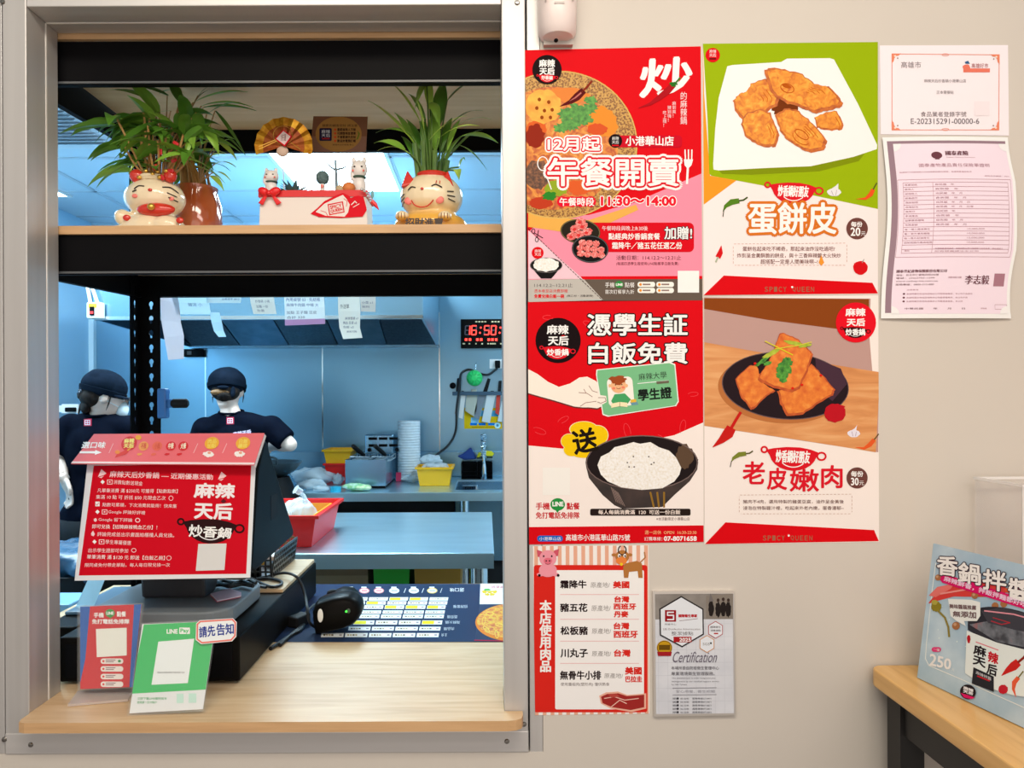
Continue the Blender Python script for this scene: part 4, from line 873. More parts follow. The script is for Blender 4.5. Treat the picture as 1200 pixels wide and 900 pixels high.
A.text('本場所委由防疫衛生管理中心', (785.5, 779, 841, 783), (96, 86, 92), 7); A.text('專業環境衛生管理服務。', (785.5, 785.5, 836, 789.5), (96, 86, 92), 7)
A.text('The establishment is under integrated pest', (786, 792, 837, 794), (130, 120, 124), 7); A.text('management by our certified hygiene service', (786, 795.8, 841, 797.8), (130, 120, 124), 7); A.text('by LBS Taiwan.', (786, 799.5, 804, 801.5), (130, 120, 124), 7)
A.line([(787, 804.5), (838, 804)], .5, (120, 110, 114), 7); A.text('安心用餐．衛生把關', (791, 806.5, 836, 810), (170, 160, 164), 7); A.line([(787, 812.5), (838, 812)], .5, (120, 110, 114), 7)
for k in range(5): y = 815.5+k*4; A.text('據點　02-2245', (787, y, 806, y+2.2), (90, 84, 90), 7); A.disc(793, y+1, 1.1, 1.3, (50, 46, 50), 8); A.text('服務專線07-3871', (810, y, 832, y+2.2), (90, 84, 90), 7)
A.done('certification_plaque', 'silver rimmed plaque with hexagon emblem beside the meat origin list', 'plaque')

# ---- registration certificate
A = sheet([(1031, 53.5), (1181, 53), (1182, 159), (1032, 157.5)]); A.base((255, 232, 230))
OR = (238, 150, 130)
A.line([(1045, 63.5), (1170.5, 64.5)], .9, OR, 2); A.line([(1170.5, 64.5), (1170, 152.5)], .9, OR, 2); A.line([(1170, 152.5), (1045, 152.5)], .9, OR, 2); A.line([(1045, 152.5), (1045, 63.5)], .9, OR, 2)
for cx, cy, sx, sy in ((1044.5, 63, 1, 1), (1171, 64, -1, 1), (1044.5, 153, 1, -1), (1170.5, 153, -1, -1)):
    A.poly([(cx, cy), (cx+sx*11, cy), (cx+sx*8, cy+sy*2.6), (cx+sx*5, cy+sy*3), (cx+sx*3, cy+sy*6), (cx+sx*2.4, cy+sy*9), (cx, cy+sy*12)], (240, 134, 100), 3)
    A.disc(cx+sx*7, cy+sy*5.5, .8, .8, (150, 100, 90), 4); A.disc(cx+sx*4, cy+sy*3, 1.2, 1.2, (255, 220, 200), 4)
A.ring(1107.5, 64.5, 4, 1.2, .7, OR, 3); A.ring(1107.5, 152, 4, 1.2, .7, OR, 3)
GY = (150, 132, 132)
A.text('高雄市', (1055.5, 72.5, 1079, 80), GY, 3); A.poly([(1130, 73), (1134, 71.5), (1136, 75), (1131, 75)], (60, 100, 140), 4)
A.rect(1128.5, 80.5, 1159.5, 85, (240, 120, 96), 3); A.blob(1132, 79.5, 4, 4, (240, 120, 96), 4, .15, 2)
A.text('高雄好市', (1138, 74.5, 1157.5, 80), (190, 110, 110), 4)
A.text('麻辣天后炒香鍋小港華山店', (1082.5, 93, 1131.5, 97), GY, 3); A.text('正本需張貼', (1097, 106.5, 1117, 110.5), GY, 3)
A.text('食品業者登錄字號', (1078.5, 131, 1132, 137), (140, 120, 120), 3); A.text('E-202315291-00000-6', (1067, 139, 1147, 145.5), (110, 96, 100), 3)
A.rect(1141.5, 119, 1159, 136, (250, 226, 224), 3)
A.done('registration_certificate', 'pink registration certificate with orange corner ornaments, top right of wall', 'certificate')

# ---- insurance sheet in a wavy clear sleeve
qd = [(1034, 163), (1183, 161), (1185.5, 373), (1033, 374)]
def wavy(yf_, n=24):
    out = []
    for k in range(n+1):
        t_ = k/n; y_ = 163+(373-163)*t_; out.append((yf_(t_), y_))
    return out
lf = lambda t_: 1034+2.5*math.sin(math.pi*t_)*1+ (5*math.sin(2*math.pi*(t_-.1)) if True else 0)*.45 - (4*max(0, t_-.55))
rt = lambda t_: 1183+5*math.sin(math.pi*min(1, t_*1.05))*.9 - 7*max(0, math.sin(math.pi*(t_-.62)/.38))*.6
b = MB(); n = 28; A = sheet(qd, clip=False)
def wz(u, t_): return .004+.010*math.sin(math.pi*u)*(.4+.6*math.sin(math.pi*t_)) + .012*max(0, u-.6)*math.sin(math.pi*t_)
def wp(u, t_, L=0):
    x = lf(t_)+(rt(t_)-lf(t_))*u; y = 162+211.5*t_; p_ = cast(x, y, WALLP, WALLN); return p_+V(0, -wz(u, t_)-L*.00012, 0)
def wav_patch(u0, u1, t0, t1, mat, L, nu=10, nt=24):
    k = len(b.v); vs = [wp(u0+(u1-u0)*i/nu, t0+(t1-t0)*j/nt, L) for j in range(nt+1) for i in range(nu+1)]
    fs = [(j*(nu+1)+i, (j+1)*(nu+1)+i, (j+1)*(nu+1)+i+1, j*(nu+1)+i+1) for j in range(nt) for i in range(nu)]; b.add(vs, fs, mat)
PAP = ink((250, 220, 226)); MAU = ink((158, 124, 132)); INKD = ink((112, 62, 70)); INKL = ink((176, 120, 130))
wav_patch(0, 1, 0, 1, ink((250, 238, 238)), 0); wav_patch(.03, .975, .022, .06, MAU, 1, nt=2); wav_patch(.03, .10, .06, .97, MAU, 1); wav_patch(.075, .975, .038, .975, PAP, 2)
def wq(u, t_, L=0): return wp(.0605+.975*u*.985, t_, L)
def wl(u0, t0, u1, t1, w_=.0026, m=INKL, L=3):
    u0, u1 = .0605+.96*u0, .0605+.96*u1
    if abs(t1-t0) < .02: wav_patch(u0, u1, t0-w_/2, t0+w_/2, m, L, nu=8, nt=1)
    else: wav_patch(u0-w_/2, u0+w_/2, t0, t1, m, L, nu=1, nt=10)
def wt(s_, u0, t0, u1, t1, m=INKD, L=4, bold=0):
    vs, fs = glyphs(s_); b.add([wq(u0+(u1-u0)*x, t0+(t1-t0)*y, L) for x, y in vs], fs, m)
    if bold:
        for d in (-bold, bold): b.add([wq(u0+(u1-u0)*x+d, t0+(t1-t0)*y, L+.3+d*40) for x, y in vs], fs, m)
k_ = [(.355+.045*math.cos(R(a)), .105+.020*math.sin(R(a))) for a in range(0, 360, 20)]; b.poly([wq(u, t_, 4) for u, t_ in k_][::-1], INKD); b.poly([wq(u, t_, 5) for u, t_ in ((.345, .11), (.335, .128), (.375, .128), (.365, .11))], INKD)
wt('國泰產險', .43, .080, .62, .106, bold=.002); wt('Cathay Century Insurance', .43, .113, .67, .121, INKL); wt('國泰產物產品責任保險單證明', .20, .150, .78, .170, INKL)
wt('茲證明下列被保險人已投保產品責任保險，本證明書僅供參考', .04, .193, .62, .201, INKL); wt('證明文件編號：0001', .72, .216, .93, .223, INKL)
for t_ in [.255+.0245*k for k in range(16)] + [.643]: wl(.06 if t_ < .64 else .06, t_, .91, t_)
wl(.02, .238, .935, .238); wl(.02, .665, .935, .665); wl(.02, .238, .02, .665); wl(.935, .238, .935, .665); wl(.06, .255, .06, .643); wl(.91, .255, .91, .643); wl(.29, .255, .29, .643)
rows = ['保單號碼', '要保人', '被保險人', '營業處所', '保險期間', '保險起日', '追溯日', '承保產品', '經營業務種類', '保險金額', '每一個人體傷責任', '每一意外事故體傷', '每一意外財損責任', '保險期間內最高賠償']
for k, s_ in enumerate(rows): wt(s_, .07, .262+k*.0245, .07+.024*len(s_), .272+k*.0245, INKL)
for k in range(10): wt('自民國　年　月　日零時起'[:5+k % 6], .31, .262+k*.0245, .31+.03*(5+k % 6), .272+k*.0245, INKL)
for k in range(4): wt('10,000,000', .56, .508+k*.0245, .70, .517+k*.0245, INKL)
wt('備註', .08, .625, .12, .634, INKL); wt('本證明書僅供參考，有關保險內容以保險單之約定為準，特此證明之', .31, .615, .86, .625, INKL); wt('如有疑義請洽本公司', .31, .630, .66, .638, INKL)
wt('國泰世紀產物保險股份有限公司', .04, .733, .43, .750, INKD, bold=.001)
for k, s_ in enumerate(('地址：台北市仁愛路四段296號', '電話：(02)2755-1299', 'www.cathay-ins.com.tw', '服務專線：0800-212-880')): wt(s_, .04, .757+k*.0175, .37-.03*(k % 2), .768+k*.0175, INKD)
wt('總經理', .45, .772, .56, .782, INKL); wt('李志毅', .59, .765, .79, .815, INKD, bold=.002)
b.poly([wq(u, t_, 3) for u, t_ in ((.83, .755), (.83, .825), (.92, .825), (.92, .755))], INKL)
wt('注意事項', .13, .840, .22, .848, INKL)
for k in range(3): wt('本證明書如有塗改或無本公司簽章者無效，本公司不負責任'[:26-k*2], .13, .862+k*.0205, .66-.04*k, .871+k*.0205, INKL); b.poly([wq(.11+.010*math.cos(R(a)), .866+k*.0205+.005*math.sin(R(a)), 4) for a in range(360, 0, -45)], INKD)
wt('中華民國　　年　　月　　日', .12, .942, .60, .952, INKD); wt('證明章', .73, .942, .78, .950, INKL)
for u0, t0, u1, t1 in ((.85, .925, .95, .925), (.85, .95, .95, .95), (.85, .925, .85, .95), (.95, .925, .95, .95)): wl(u0, t0, u1, t1, .002, INKL)
for cu, ct, a0 in ((.075, .038, 0), (.975, .038, 90), (.975, .975, 180), (.075, .975, 270)):
    b.poly([wp(cu, ct, 5)]+[wp(cu+.06*math.cos(R(a0+a)), ct+.042*math.sin(R(a0+a)), 5) for a in range(90, -1, -15)], ink((250, 236, 238)))
obj('certificate_sheet', b, None, label='pinkish insurance certificate table in a curling clear sleeve', cat='certificate')

# ---- white sensor unit at the top of the wall
p0, p1 = at(629.5, -40, D0), at(675, 52, D0)
t = thing('wall_sensor', ((p0.x+p1.x)/2, 0, p1.z), 'white rounded wall unit with a dark sensor dot above the red lunch poster', 'sensor')
xm, hw = (p0.x+p1.x)/2, (p1.x-p0.x)/2; zt_, zb_ = p0.z, p1.z
b = MB(); rows_ = []
def prof(z, f, g):
    return [(xm+hw*f*math.sin(R(a)), -.045*g*math.cos(R(a))**.6 if abs(a) < 89.9 else -.003, z) for a in range(-90, 91, 10)]
vs = []; secs = [(zb_, .55, .55), (zb_+.004, .80, .85), (zb_+.014, .97, 1.0), (zb_+.04, 1, 1.05), (zt_, 1, 1.0)]
for s_ in secs: vs += prof(*s_)
m_ = 19; fs = [(i*m_+k, i*m_+k+1, (i+1)*m_+k+1, (i+1)*m_+k) for i in range(4) for k in range(m_-1)] + [tuple(range(m_))[::-1], tuple(4*m_+k for k in range(m_))]
b.add(vs, fs); obj('housing', b, M('pale_pink_plastic', (.80, .70, .68), .35), t, smooth=True)
p = at(652, 45.5, D0-.045); obj('sensor_dot', MB().ell((p.x, -.0395, p.z), (.0035, .004, .003)), m_black, t, smooth=True)
b = MB(); b.obox((xm, -.0475, zb_+.045), (.016, .0015, .003)); obj('slot', b, M('slot_grey', (.55, .50, .48), .4), t)
for k in (-.70, .68): obj('seam', MB().box((xm+hw*k, -.0478, zb_+.05), (xm+hw*(k+.03), -.040, zt_)), M('seam_grey', (.6, .54, .52), .4), t)
obj('mount_plate', MB().box((xm-hw*.7, -.012, zb_-.006), (xm+hw*.8, 0, zb_+.02)), M('mount_grey', (.50, .46, .42), .5), t)

# ================================================================== ON THE COUNTER
# ---- cash drawer across the left of the counter, wooden board on its rear half
DZ = CT+.088; CTe = CT+.0006; dyf, dyr = 1.356-D0, 1.97-D0; dx0, dx1 = -.783, -.453
dx0 = -.783
t = thing('cash_drawer', ((dx0+dx1)/2, (dyf+dyr)/2, CT), 'long black cash drawer under the point of sale terminal on the counter', 'cash drawer')
obj('housing', MB().box((dx0, dyf, CT+.006), (dx1, dyr, DZ)), m_blackg, t, bevel=.003)
for x in (dx0+.03, dx1-.03):
    for y in (dyf+.03, dyr-.03): obj('foot', MB().lathe((x, y, CTe), [(.012, 0), (.012, .006)], 12), m_blackm, t)
obj('drawer_front', MB().box((dx0+.012, dyf-.003, CT+.014), (dx1-.012, dyf, DZ-.012)), m_black, t, bevel=.001)
obj('lock', MB().lathe((dx1-.06, dyf-.003, CT+.05), [(.008, 0), (.008, .003)], 14, rot=Matrix.Rotation(R(90), 3, 'X')), m_chrome, t)
wy = at(322, 694, 1.66).y
t = tag(obj('wooden_board', MB().box((-.655, wy, DZ+.0005), (dx1-.004, dyr-.002, DZ+.0085)), m_oak, bevel=.001), 'thin pale wooden board lying on the rear of the black cash drawer', 'board')
WB = DZ+.0085

rp = thing('filler_box', (-.826, 1.575-D0, CT), 'narrow black filler box at the far left end of the cash drawer', 'printer')  # invented box, added to continue the drawer's black over the pale counter
obj('housing', MB().box((-.860, 1.425-D0, CT+.0006), (-.792, 1.735-D0, CT+.086)), m_blackg, rp, bevel=.004)
obj('lid', MB().box((-.856, 1.50-D0, CT+.0865), (-.796, 1.70-D0, CT+.094)), M('lid_bluelit', (.12, .22, .32), .3), rp, bevel=.003)  # lid tinted blue: the kitchen's blue light is put into its colour
tag(obj('paper_slip', MB().prism([(-.850, 1.53-D0, CT+.0945), (-.800, 1.50-D0, CT+.0945), (-.802, 1.56-D0, CT+.150), (-.846, 1.58-D0, CT+.150)], (0, .001, .0006), ink((190, 220, 236)))), 'pale blue paper slip standing on the black filler box', 'paper')
# ---- point of sale terminal: rounded base, neck, wedge shaped screen
t = thing('sales_terminal', (-.60, 1.60-D0, DZ), 'black point of sale terminal with tilted screen carrying the red price sign', 'terminal')
bx = [(-.775, 1.445), (-.765, 1.40)]
def rrect(x0, x1, y0, y1, r, z, n=6):
    o = []
    for cx, cy, a0 in ((x1-r, y0+r, -90), (x1-r, y1-r, 0), (x0+r, y1-r, 90), (x0+r, y0+r, 180)): o += [(cx+r*math.cos(R(a0+k*90/n)), cy+r*math.sin(R(a0+k*90/n)), z) for k in range(n+1)]
    return o
m_base = M('terminal_base', (.20, .225, .245), .35, spec=.3)
WZ0 = DZ+.002
obj('base', MB().prism(rrect(-.765, -.492, 1.40-D0, wy-.005, .055, WZ0), (0, 0, .030)), m_base, t, bevel=.004)
NB = WZ0+.030
obj('neck', MB().prism([(-.70, 1.50-D0, NB), (-.70, 1.56-D0, NB), (-.70, 1.62-D0, NB+.08), (-.70, 1.49-D0, NB+.08)], (.13, 0, 0)), m_dark, t, bevel=.006)
wx0, wx1 = -.765, -.442
prof = [(1.388, 1.078), (1.435, 1.262), (1.478, 1.318), (1.494, 1.316), (1.703, 1.098), (1.70, 1.084), (1.42, 1.068)]
obj('screen_housing', MB().prism([(wx0, y-D0, z) for y, z in prof], (wx1-wx0, 0, 0)), m_blackg, t, bevel=.008, seg=3)
gl = [(1.5015, 1.3145), (1.7015, 1.106)]
obj('touch_screen', MB().add([(wx0+.012, gl[0][0]-D0, gl[0][1]-.008), (wx1-.012, gl[0][0]-D0, gl[0][1]-.008), (wx1-.012, gl[1][0]-D0, gl[1][1]+.012), (wx0+.012, gl[1][0]-D0, gl[1][1]+.012)], [(0, 1, 2, 3)]), M('screen_glass', (.01, .012, .015), .05), t)
obj('speaker_slot', MB().box((wx1-.001, 1.52-D0, 1.15), (wx1+.0006, 1.57-D0, 1.20)), m_blackm, t)

# ---- red price sign hung over the back of the screen, with a folded header flap
P0, P1 = V(-.6, 1.368-D0, CZ-.329), V(-.6, 1.423-D0, CZ-.127)
up = (P1-P0).normalized(); SN = V(0, -up.z, up.y)
sign = thing('price_sign', (-.60, 1.37-D0, CZ-.329), 'red promotion sign with white print hung on the sales terminal', 'sign')
q = [(103, 543), (300, 540), (293.5, 677), (88, 680.5)]
A = Art(P0, SN, q, thick=.002); A.base((236, 224, 220), rough=.3)
A.poly([(110.5, 546), (295, 543), (289, 672.5), (93, 674.5)], (214, 12, 32), 1)
PK = (255, 206, 204)
A.text('麻辣天后炒香鍋 — 近期優惠活動', [(130, 552), (250, 556), (250, 562.5), (129, 559.5)], PK, 3, bold=.15)
for cx, cy in ((120.5, 555), (261, 558)): A.poly([(cx-5, cy+4), (cx-1, cy-5), (cx+5, cy), (cx+2, cy+2)], PK, 3); A.poly([(cx-4, cy+4.5), (cx+2, cy+3), (cx-1, cy+5.5)], PK, 3)
def row(s_, x0, y0, x1, y1, h, dia=False, sq=False, white=False):
    c = (255, 220, 214) if not white else (255, 240, 236)
    if dia: A.poly([(x0-15.5, y0+h/2), (x0-13, y0+h/2-2.6), (x0-10.5, y0+h/2), (x0-13, y0+h/2+2.6)], (255, 240, 236), 3); A.line([(x0-7.5, y0+.2), (x0-1.8, y0+.2), (x0-1.8, y0+h), (x0-7.5, y0+h)], .7, c, 3, closed=True); A.rect(x0-5.6, y0+1.8, x0-3.8, y0+h-1.8, c, 3)
    A.text(s_, [(x0, y0), (x1, y1), (x1-.4, y1+h), (x0-.4, y0+h)], c, 3)
row('消費點數送現金', 134, 562.5, 168, 564.5, 5.0, dia=True); row('凡單筆消費 滿 $250元 可獲得【點數點數】', 115, 572.5, 209, 573.5, 5)
row('集滿 10 點 可 折抵 $50 元現金乙次', 113.5, 580, 195, 581.5, 5); A.ring(201, 584, 2.4, 2.6, .6, PK, 3)
A.rect(112.5, 588, 117.5, 593.5, (255, 236, 232), 3); A.text('✓', (113.2, 588.8, 116.8, 592.8), (214, 12, 32), 4); row('點數可累積，下次消費就能用！快來集', 121, 589.2, 208, 591, 4.6)
row('Google 評論好評禮', 128, 597.5, 171, 599, 5, dia=True); A.disc(112.5, 609.5, 1.8, 2, PK, 3); row('Google 留下評論', 116.5, 606.5, 156, 607.5, 5); A.ring(162, 609.8, 2.5, 2.2, 1, PK, 3)
row('即可兌換【招牌麻辣鴨血乙份】！', 109, 614.5, 185, 615.8, 5, white=True)
A.poly([(109.8, 622), (112, 626), (110.5, 628.5), (107.8, 627.5), (107.6, 625)], PK, 3); row('評論完成並出示畫面給櫃檯人員兌換。', 115, 623.5, 205, 625, 5)
row('學生專屬優惠', 124.5, 632.5, 154.5, 634, 5, dia=True); row('出示學生證即可參加', 104.5, 642.5, 151, 643, 5); A.ring(157.5, 645, 2.6, 2.2, .7, PK, 3)
row('單筆消費 滿 $120 元 即送【白飯乙碗】', 103, 650, 194, 651.5, 5.2, white=True); A.ring(198.5, 654, 2.7, 2.5, .6, PK, 3)
row('限同桌免付帶走單點，每人每日限兌換一次', 100.5, 660, 200, 659.8, 4.6)
A.text('麻辣', [(229.5, 566.5), (276, 567.5), (275, 584), (228, 583)], (250, 232, 228), 4, bold=.8); A.text('天后', [(229, 589), (273, 590.5), (272, 609), (228.5, 607.5)], (250, 232, 228), 4, bold=.8); A.poly([(259, 588), (262.5, 584.5), (266, 588), (262.5, 590)], (96, 30, 36), 5)
pot_mark(A, 247, 622, 82, (46, 18, 20), (250, 236, 230), '', 4); A.text('炒香鍋', [(222.5, 614.5), (273, 619.5), (270, 631), (222, 629)], (252, 240, 236), 8, bold=.4)
A.poly([(233, 637.5), (266, 637), (263.5, 668), (230, 669)], (226, 214, 206), 3)
obj('sheet', A.mb, None, sign)
F0, F1 = V(-.6, 1.392-D0, CZ-.1255), V(-.6, 1.492-D0, CZ-.0755)
fu = (F1-F0).normalized(); FN = V(0, -fu.z, fu.y)
q = [(110.5, 509.5), (310, 508.5), (298, 545.5), (83.5, 544)]
A = Art(F0, FN, q, thick=.002); A.base((244, 110, 112), rough=.22)  # flap's red paled to pink with reflected light put in the colour
A.poly([(84, 541.8), (298.5, 543.2), (298, 545.5), (83.5, 544)], (250, 214, 206), 1)
A.text('選口味', [(98, 519), (125, 519), (123, 526.5), (95.5, 526.5)], WHITE, 3, bold=.2); A.poly([(94, 530), (112, 530), (112, 528.5), (119.5, 531.5), (111.5, 534.3), (111.7, 532.6), (93.6, 532.6)], WHITE, 3)
for x in (131, 230, 264): A.line([(x+2, 521), (x-3, 532)], .6, (255, 190, 184), 2)
A.disc(151.5, 521, 9.5, 8, (214, 14, 24), 3, rot=-30); A.text('麻辣\n天后', [(146, 515.5), (158, 515), (157, 526), (145, 526.5)], (250, 226, 120), 5, bold=.2); A.disc(162.5, 514, 3.6, 2.8, (240, 160, 20), 4); chili(A, [(150, 529), (146, 532), (138, 535), (135, 537.5)], 6, (220, 40, 20), (240, 160, 30), 3); A.disc(138, 531, 3, 2.2, (240, 130, 30), 3)
for x, c, s_ in ((168, (240, 150, 70), '不辣'), (184, (238, 100, 70), '小辣'), (200, (222, 26, 30), '中辣'), (214.5, (222, 26, 30), '大辣')):
    A.disc(x+.5, 524, 6, 5.2, c, 3, rot=-30); A.text(s_, [(x-2, 520.5), (x+4, 520), (x+3.4, 527), (x-3, 527.5)], (255, 226, 190) if x > 190 else (220, 80, 50), 4, bold=.15); A.blob(x-4, 533.5, 3.2, 1.4, c, 3, .2, int(x), rot=-10)
for x, s_ in ((248.5, '肉品\n加點'), (285, '白飯\n續碗')):
    A.disc(x, 520.5, 8.6, 7, (246, 166, 36), 3, rot=-20); A.text(s_, [(x-4.6, 516), (x+6, 515.5), (x+4.4, 526), (x-6, 526.5)], (250, 206, 80), 4, bold=.15); A.blob(x-4, 533.5, 6, 3.4, (255, 230, 216), 3, .2, int(x)); A.disc(x-3, 532, 2, 1.3, (240, 150, 110), 4)
obj('header_flap', A.mb, None, sign)
a = [cast(x, y, F0, FN) for x, y in ((298, 545.5), (310, 508.5), (312, 511), (300, 548))]
obj('flap_edge', MB().prism(a, (-.0015, 0, 0)), ink((236, 224, 220)), sign)

# ---- menu mat
MN = V(0, 0, 1); MP = V(0, 0, CT+.0004)
qm = [(322, 684.5), (640, 684), (640, 752.5), (300, 752.5)]
q = [(340, 684.6), (548, 684.4), (640, 684.4), (640, 752.5), (306, 752.5)]
A = Art(MP, MN, [(345, 684.8), (640, 684.2), (655, 752.3), (308, 752.5)], thick=.0006, dl=.00018)
A.base((46, 58, 84), rough=.25)
A.poly([(563, 684.2), (650, 684.2), (650, 708), (562, 708.5)], (252, 246, 236), 1)
for k in range(5): A.blob(568+k*3, 696+3*(k % 2)-2, 3, 1.6, (240, 190, 30), 2, .3, k)
A.blob(571, 691.5, 4, 1.2, (90, 170, 60), 2, .2, 3); A.text('招牌香鍋', (576, 686.5, 596, 690), (226, 60, 70), 2, flip=True)
A.poly([(562, 708.5), (655, 708), (657, 752.4), (556, 752.4)], (46, 58, 84), 2)
A.disc(604, 730, 47, 22.5, (236, 130, 40), 3, n=50); A.disc(604, 728.5, 45, 20.5, F_('hotpot', [(.25, (180, 30, 10)), (.45, (236, 120, 20)), (.6, (250, 190, 40)), (.8, (120, 140, 30))], 70, detail=4, dist=1.5), 4, n=50)
for k, (x, y) in enumerate(((574, 720), (585, 733), (570, 738), (593, 722), (582, 744), (567, 728))): A.ring(x, y, 4.5, 1.8, .8, (252, 206, 90), 5, rot=k*20)
A.line([(556, 751), (600, 752)], 1, (200, 30, 60), 5)
for k, (x, c) in enumerate(((411, (232, 120, 120)), (427, (232, 120, 120)), (444, (232, 120, 120)), (462, (240, 236, 230)), (485, (240, 236, 230)), (506.5, (240, 200, 60)))):
    A.disc(x, 692.6, 6, 3.3, (244, 238, 232), 2); A.ring(x, 692.6, 5.4, 2.8, .9, c, 3); A.rect(x-3.4, 691.8, x+3.4, 693.4, c if k < 3 else (190, 170, 150), 3); A.rect(x-3.5, 688, x+2.5, 689.4, (250, 246, 240), 2)
for x in (474.5, 495.5, 517): A.line([(x-1, 695), (x+1, 690)], .5, WHITE, 2)
A.text('選口味', (527, 689.5, 544, 694), (250, 246, 240), 3, flip=True)
YL = (250, 224, 0)
rows_ = [(700.4, 704.2, (418, 432, 456, 479.5, 503), (456, 479.5), 526.5), (705.0, 709.0, (405, 429, 453.5, 477.5, 502), (429,), 525.5), (709.8, 714.0, (402, 426.5, 450.5, 475, 500), (450.5, 475, 500), 523.5), (715.8, 719.8, (399, 423.5, 448, 473, 498), (), 522.5), (720.8, 725.0, (396, 421, 446, 471.5, 497), (), 521.5), (727.6, 732.4, (414, 440, 467, 494), (414, 494), 519.5), (735.0, 739.4, (408, 435.5, 463, 491), (), 517.5), (742.4, 747.2, (376, 404, 432, 460, 488), (), 515.5)]
for y0, y1, xs, yl, xe in rows_:
    for i, x in enumerate(xs):
        x1 = (xs[i+1] if i+1 < len(xs) else xe)-1.4
        A.poly([(x+.8, y0), (x1+.4, y0), (x1-.4, y1), (x, y1)], (250, 246, 240), 2)
        if x in yl: A.poly([(x+1.2, y0+.5), (x+(x1-x)*.62, y0+.5), (x+(x1-x)*.6, y1-.5), (x+.6, y1-.5)], YL, 3)
        else:
            for k in range(4): A.rect(x+3+k*3.1, y0+1.4, x+5.3+k*3.1, y1-1.4, (196, 170, 130) if (i+k) % 3 else (120, 96, 60), 3)
        A.rect(x1-5, y0+1.5, x1-2, y1-1.5, (170, 150, 150), 3)
for y, x0, s_ in ((709.5, 531, '招牌套餐'), (721.5, 524, '蔬菜類'), (728, 522, '海鮮火鍋'), (735.5, 520, '肉品類'), (743, 517, '主食')): A.text(s_, (x0, y, x0+5*len(s_)-3, y+3.6), (206, 204, 206), 3, flip=True)
A.done('menu_mat', 'dark blue order menu sheet lying flat on the wooden counter', 'menu')

# ---- barcode scanner lying on its stand
sb = at(392, 738, 1.66); t = thing('barcode_scanner', (sb.x, sb.y, CT), 'black handheld barcode scanner with green light lying on the blue menu', 'scanner')
MPs = lambda x, y, d: at(x, y, d)
def loft(secs, m=None, cap=True):
    n = len(secs[0]); vs = [p for s_ in secs for p in s_]; fs = []
    for i in range(len(secs)-1):
        for k in range(n): fs.append((i*n+k, i*n+(k+1) % n, (i+1)*n+(k+1) % n, (i+1)*n+k))
    if cap: fs += [tuple(range(n))[::-1], tuple((len(secs)-1)*n+k for k in range(n))]
    return MB().add(vs, fs, m)
# front shell: outline traced on a plane facing the shop, given 6 cm of depth and rounded
out = [(371, 706), (375, 703.5), (392, 699), (408, 697.5), (417, 701), (423, 708), (424.5, 716), (421.5, 724), (415, 731), (404, 735.5), (390, 738.5), (374, 742), (370.5, 742), (368, 730), (367, 716)]
cx_, cy_ = 394, 719
secs = []
for dd, sc_ in ((1.625, .80), (1.632, .93), (1.645, 1.0), (1.68, 1.0), (1.70, .93), (1.71, .80)):
    secs.append([at(cx_+(x-cx_)*sc_, cy_+(y-cy_)*sc_, 1.65)+V(0, dd-1.65, 0) for x, y in out])
b = loft(secs); zm = min(p.z for p in b.v); b.xf(lambda p: V(p.x, p.y, p.z-zm+CT+.0022))
obj('body', b, m_blackg, t, smooth=True, angle=60)
h0 = at(395, 700, 1.70); o2 = [(374, 706), (384, 697), (398, 691.5), (410, 692.5), (416, 698), (414, 704)]
secs = [[at(395+(x-395)*k_, 700+(y-700)*k_, 1.70)+V(0, dy, 0) for x, y in o2] for k_, dy in ((.85, 0), (1, .01), (1, .05), (.8, .06))]
b = loft(secs); b.xf(lambda p: V(p.x, p.y, max(p.z, CT+.02)-0.004)); obj('handle', b, m_blackg, t, smooth=True, angle=60)
obj('handle_grip', MB().ell(at(390, 695, 1.735), (.014, .010, .009)), m_blackm, t, smooth=True)
p = at(372, 722, 1.62); obj('label', MB().ell((p.x+.0055, 1.6235-D0, p.z), (.0062, .0012, .0150), nu=20), M('label_white', (.80, .80, .76), .4), t, smooth=True)
p = at(405.5, 717, 1.62); obj('status_light', MB().ell((p.x, 1.6225-D0, p.z), (.0022, .002, .0022)), M('led_green', (.02, .5, .02), .4, emit=(.05, 1, .05), es=3), t, smooth=True)
obj('sensor_window', MB().ell((p.x+.0045, 1.6235-D0, p.z+.001), (.0045, .0015, .0055)), M('sensor_green', (.05, .09, .06), .2), t, smooth=True)
obj('cable', MB().tube(cable([at(369, 735, 1.66), at(362, 728, 1.64), at(360, 712, 1.66), at(358, 700, 1.70), at(353, 684, 1.72), at(346, 675, 1.72), cast(334, 671.5, V(0, 0, WB+.012), MN), cast(318, 674, V(0, 0, WB+.006), MN), cast(300, 679, V(0, 0, WB+.006), MN)]), .0032), m_cable, t, smooth=True)
def loose(name, pts, lab, r=.0035, cat='cable', group=None):
    return tag(obj(name, MB().tube(cable(pts), r), m_cable, smooth=True), lab, cat, group)
zc = CT+.0042
def onp(x, y, z=zc): return cast(x, y, V(0, 0, z), V(0, 0, 1))
loose('cable', [onp(317, 760), onp(330, 752), onp(342, 744), onp(352, 738), onp(356, 730), onp(350, 737), onp(340, 745), onp(328, 756)], 'black cable bundle on the counter between cash drawer and scanner', .0045)
t = thing('plug_adapter', onp(349, 731), 'small black plug adapter lying against the cash drawer', 'plug')
p = onp(349, 733); obj('body', MB().obox(p+V(0, .01, .010), (.030, .050, .024), Matrix.Rotation(R(-25), 3, 'Z')), m_blackm, t, bevel=.004)
obj('cord', MB().tube(cable([p+V(.005, .03, .015), p+V(.012, .06, .02), p+V(.015, .10, .02)]), .003), m_cable, t, smooth=True)
onb = lambda x, y, z=WB+.004: cast(x, y, V(0, 0, z), V(0, 0, 1))
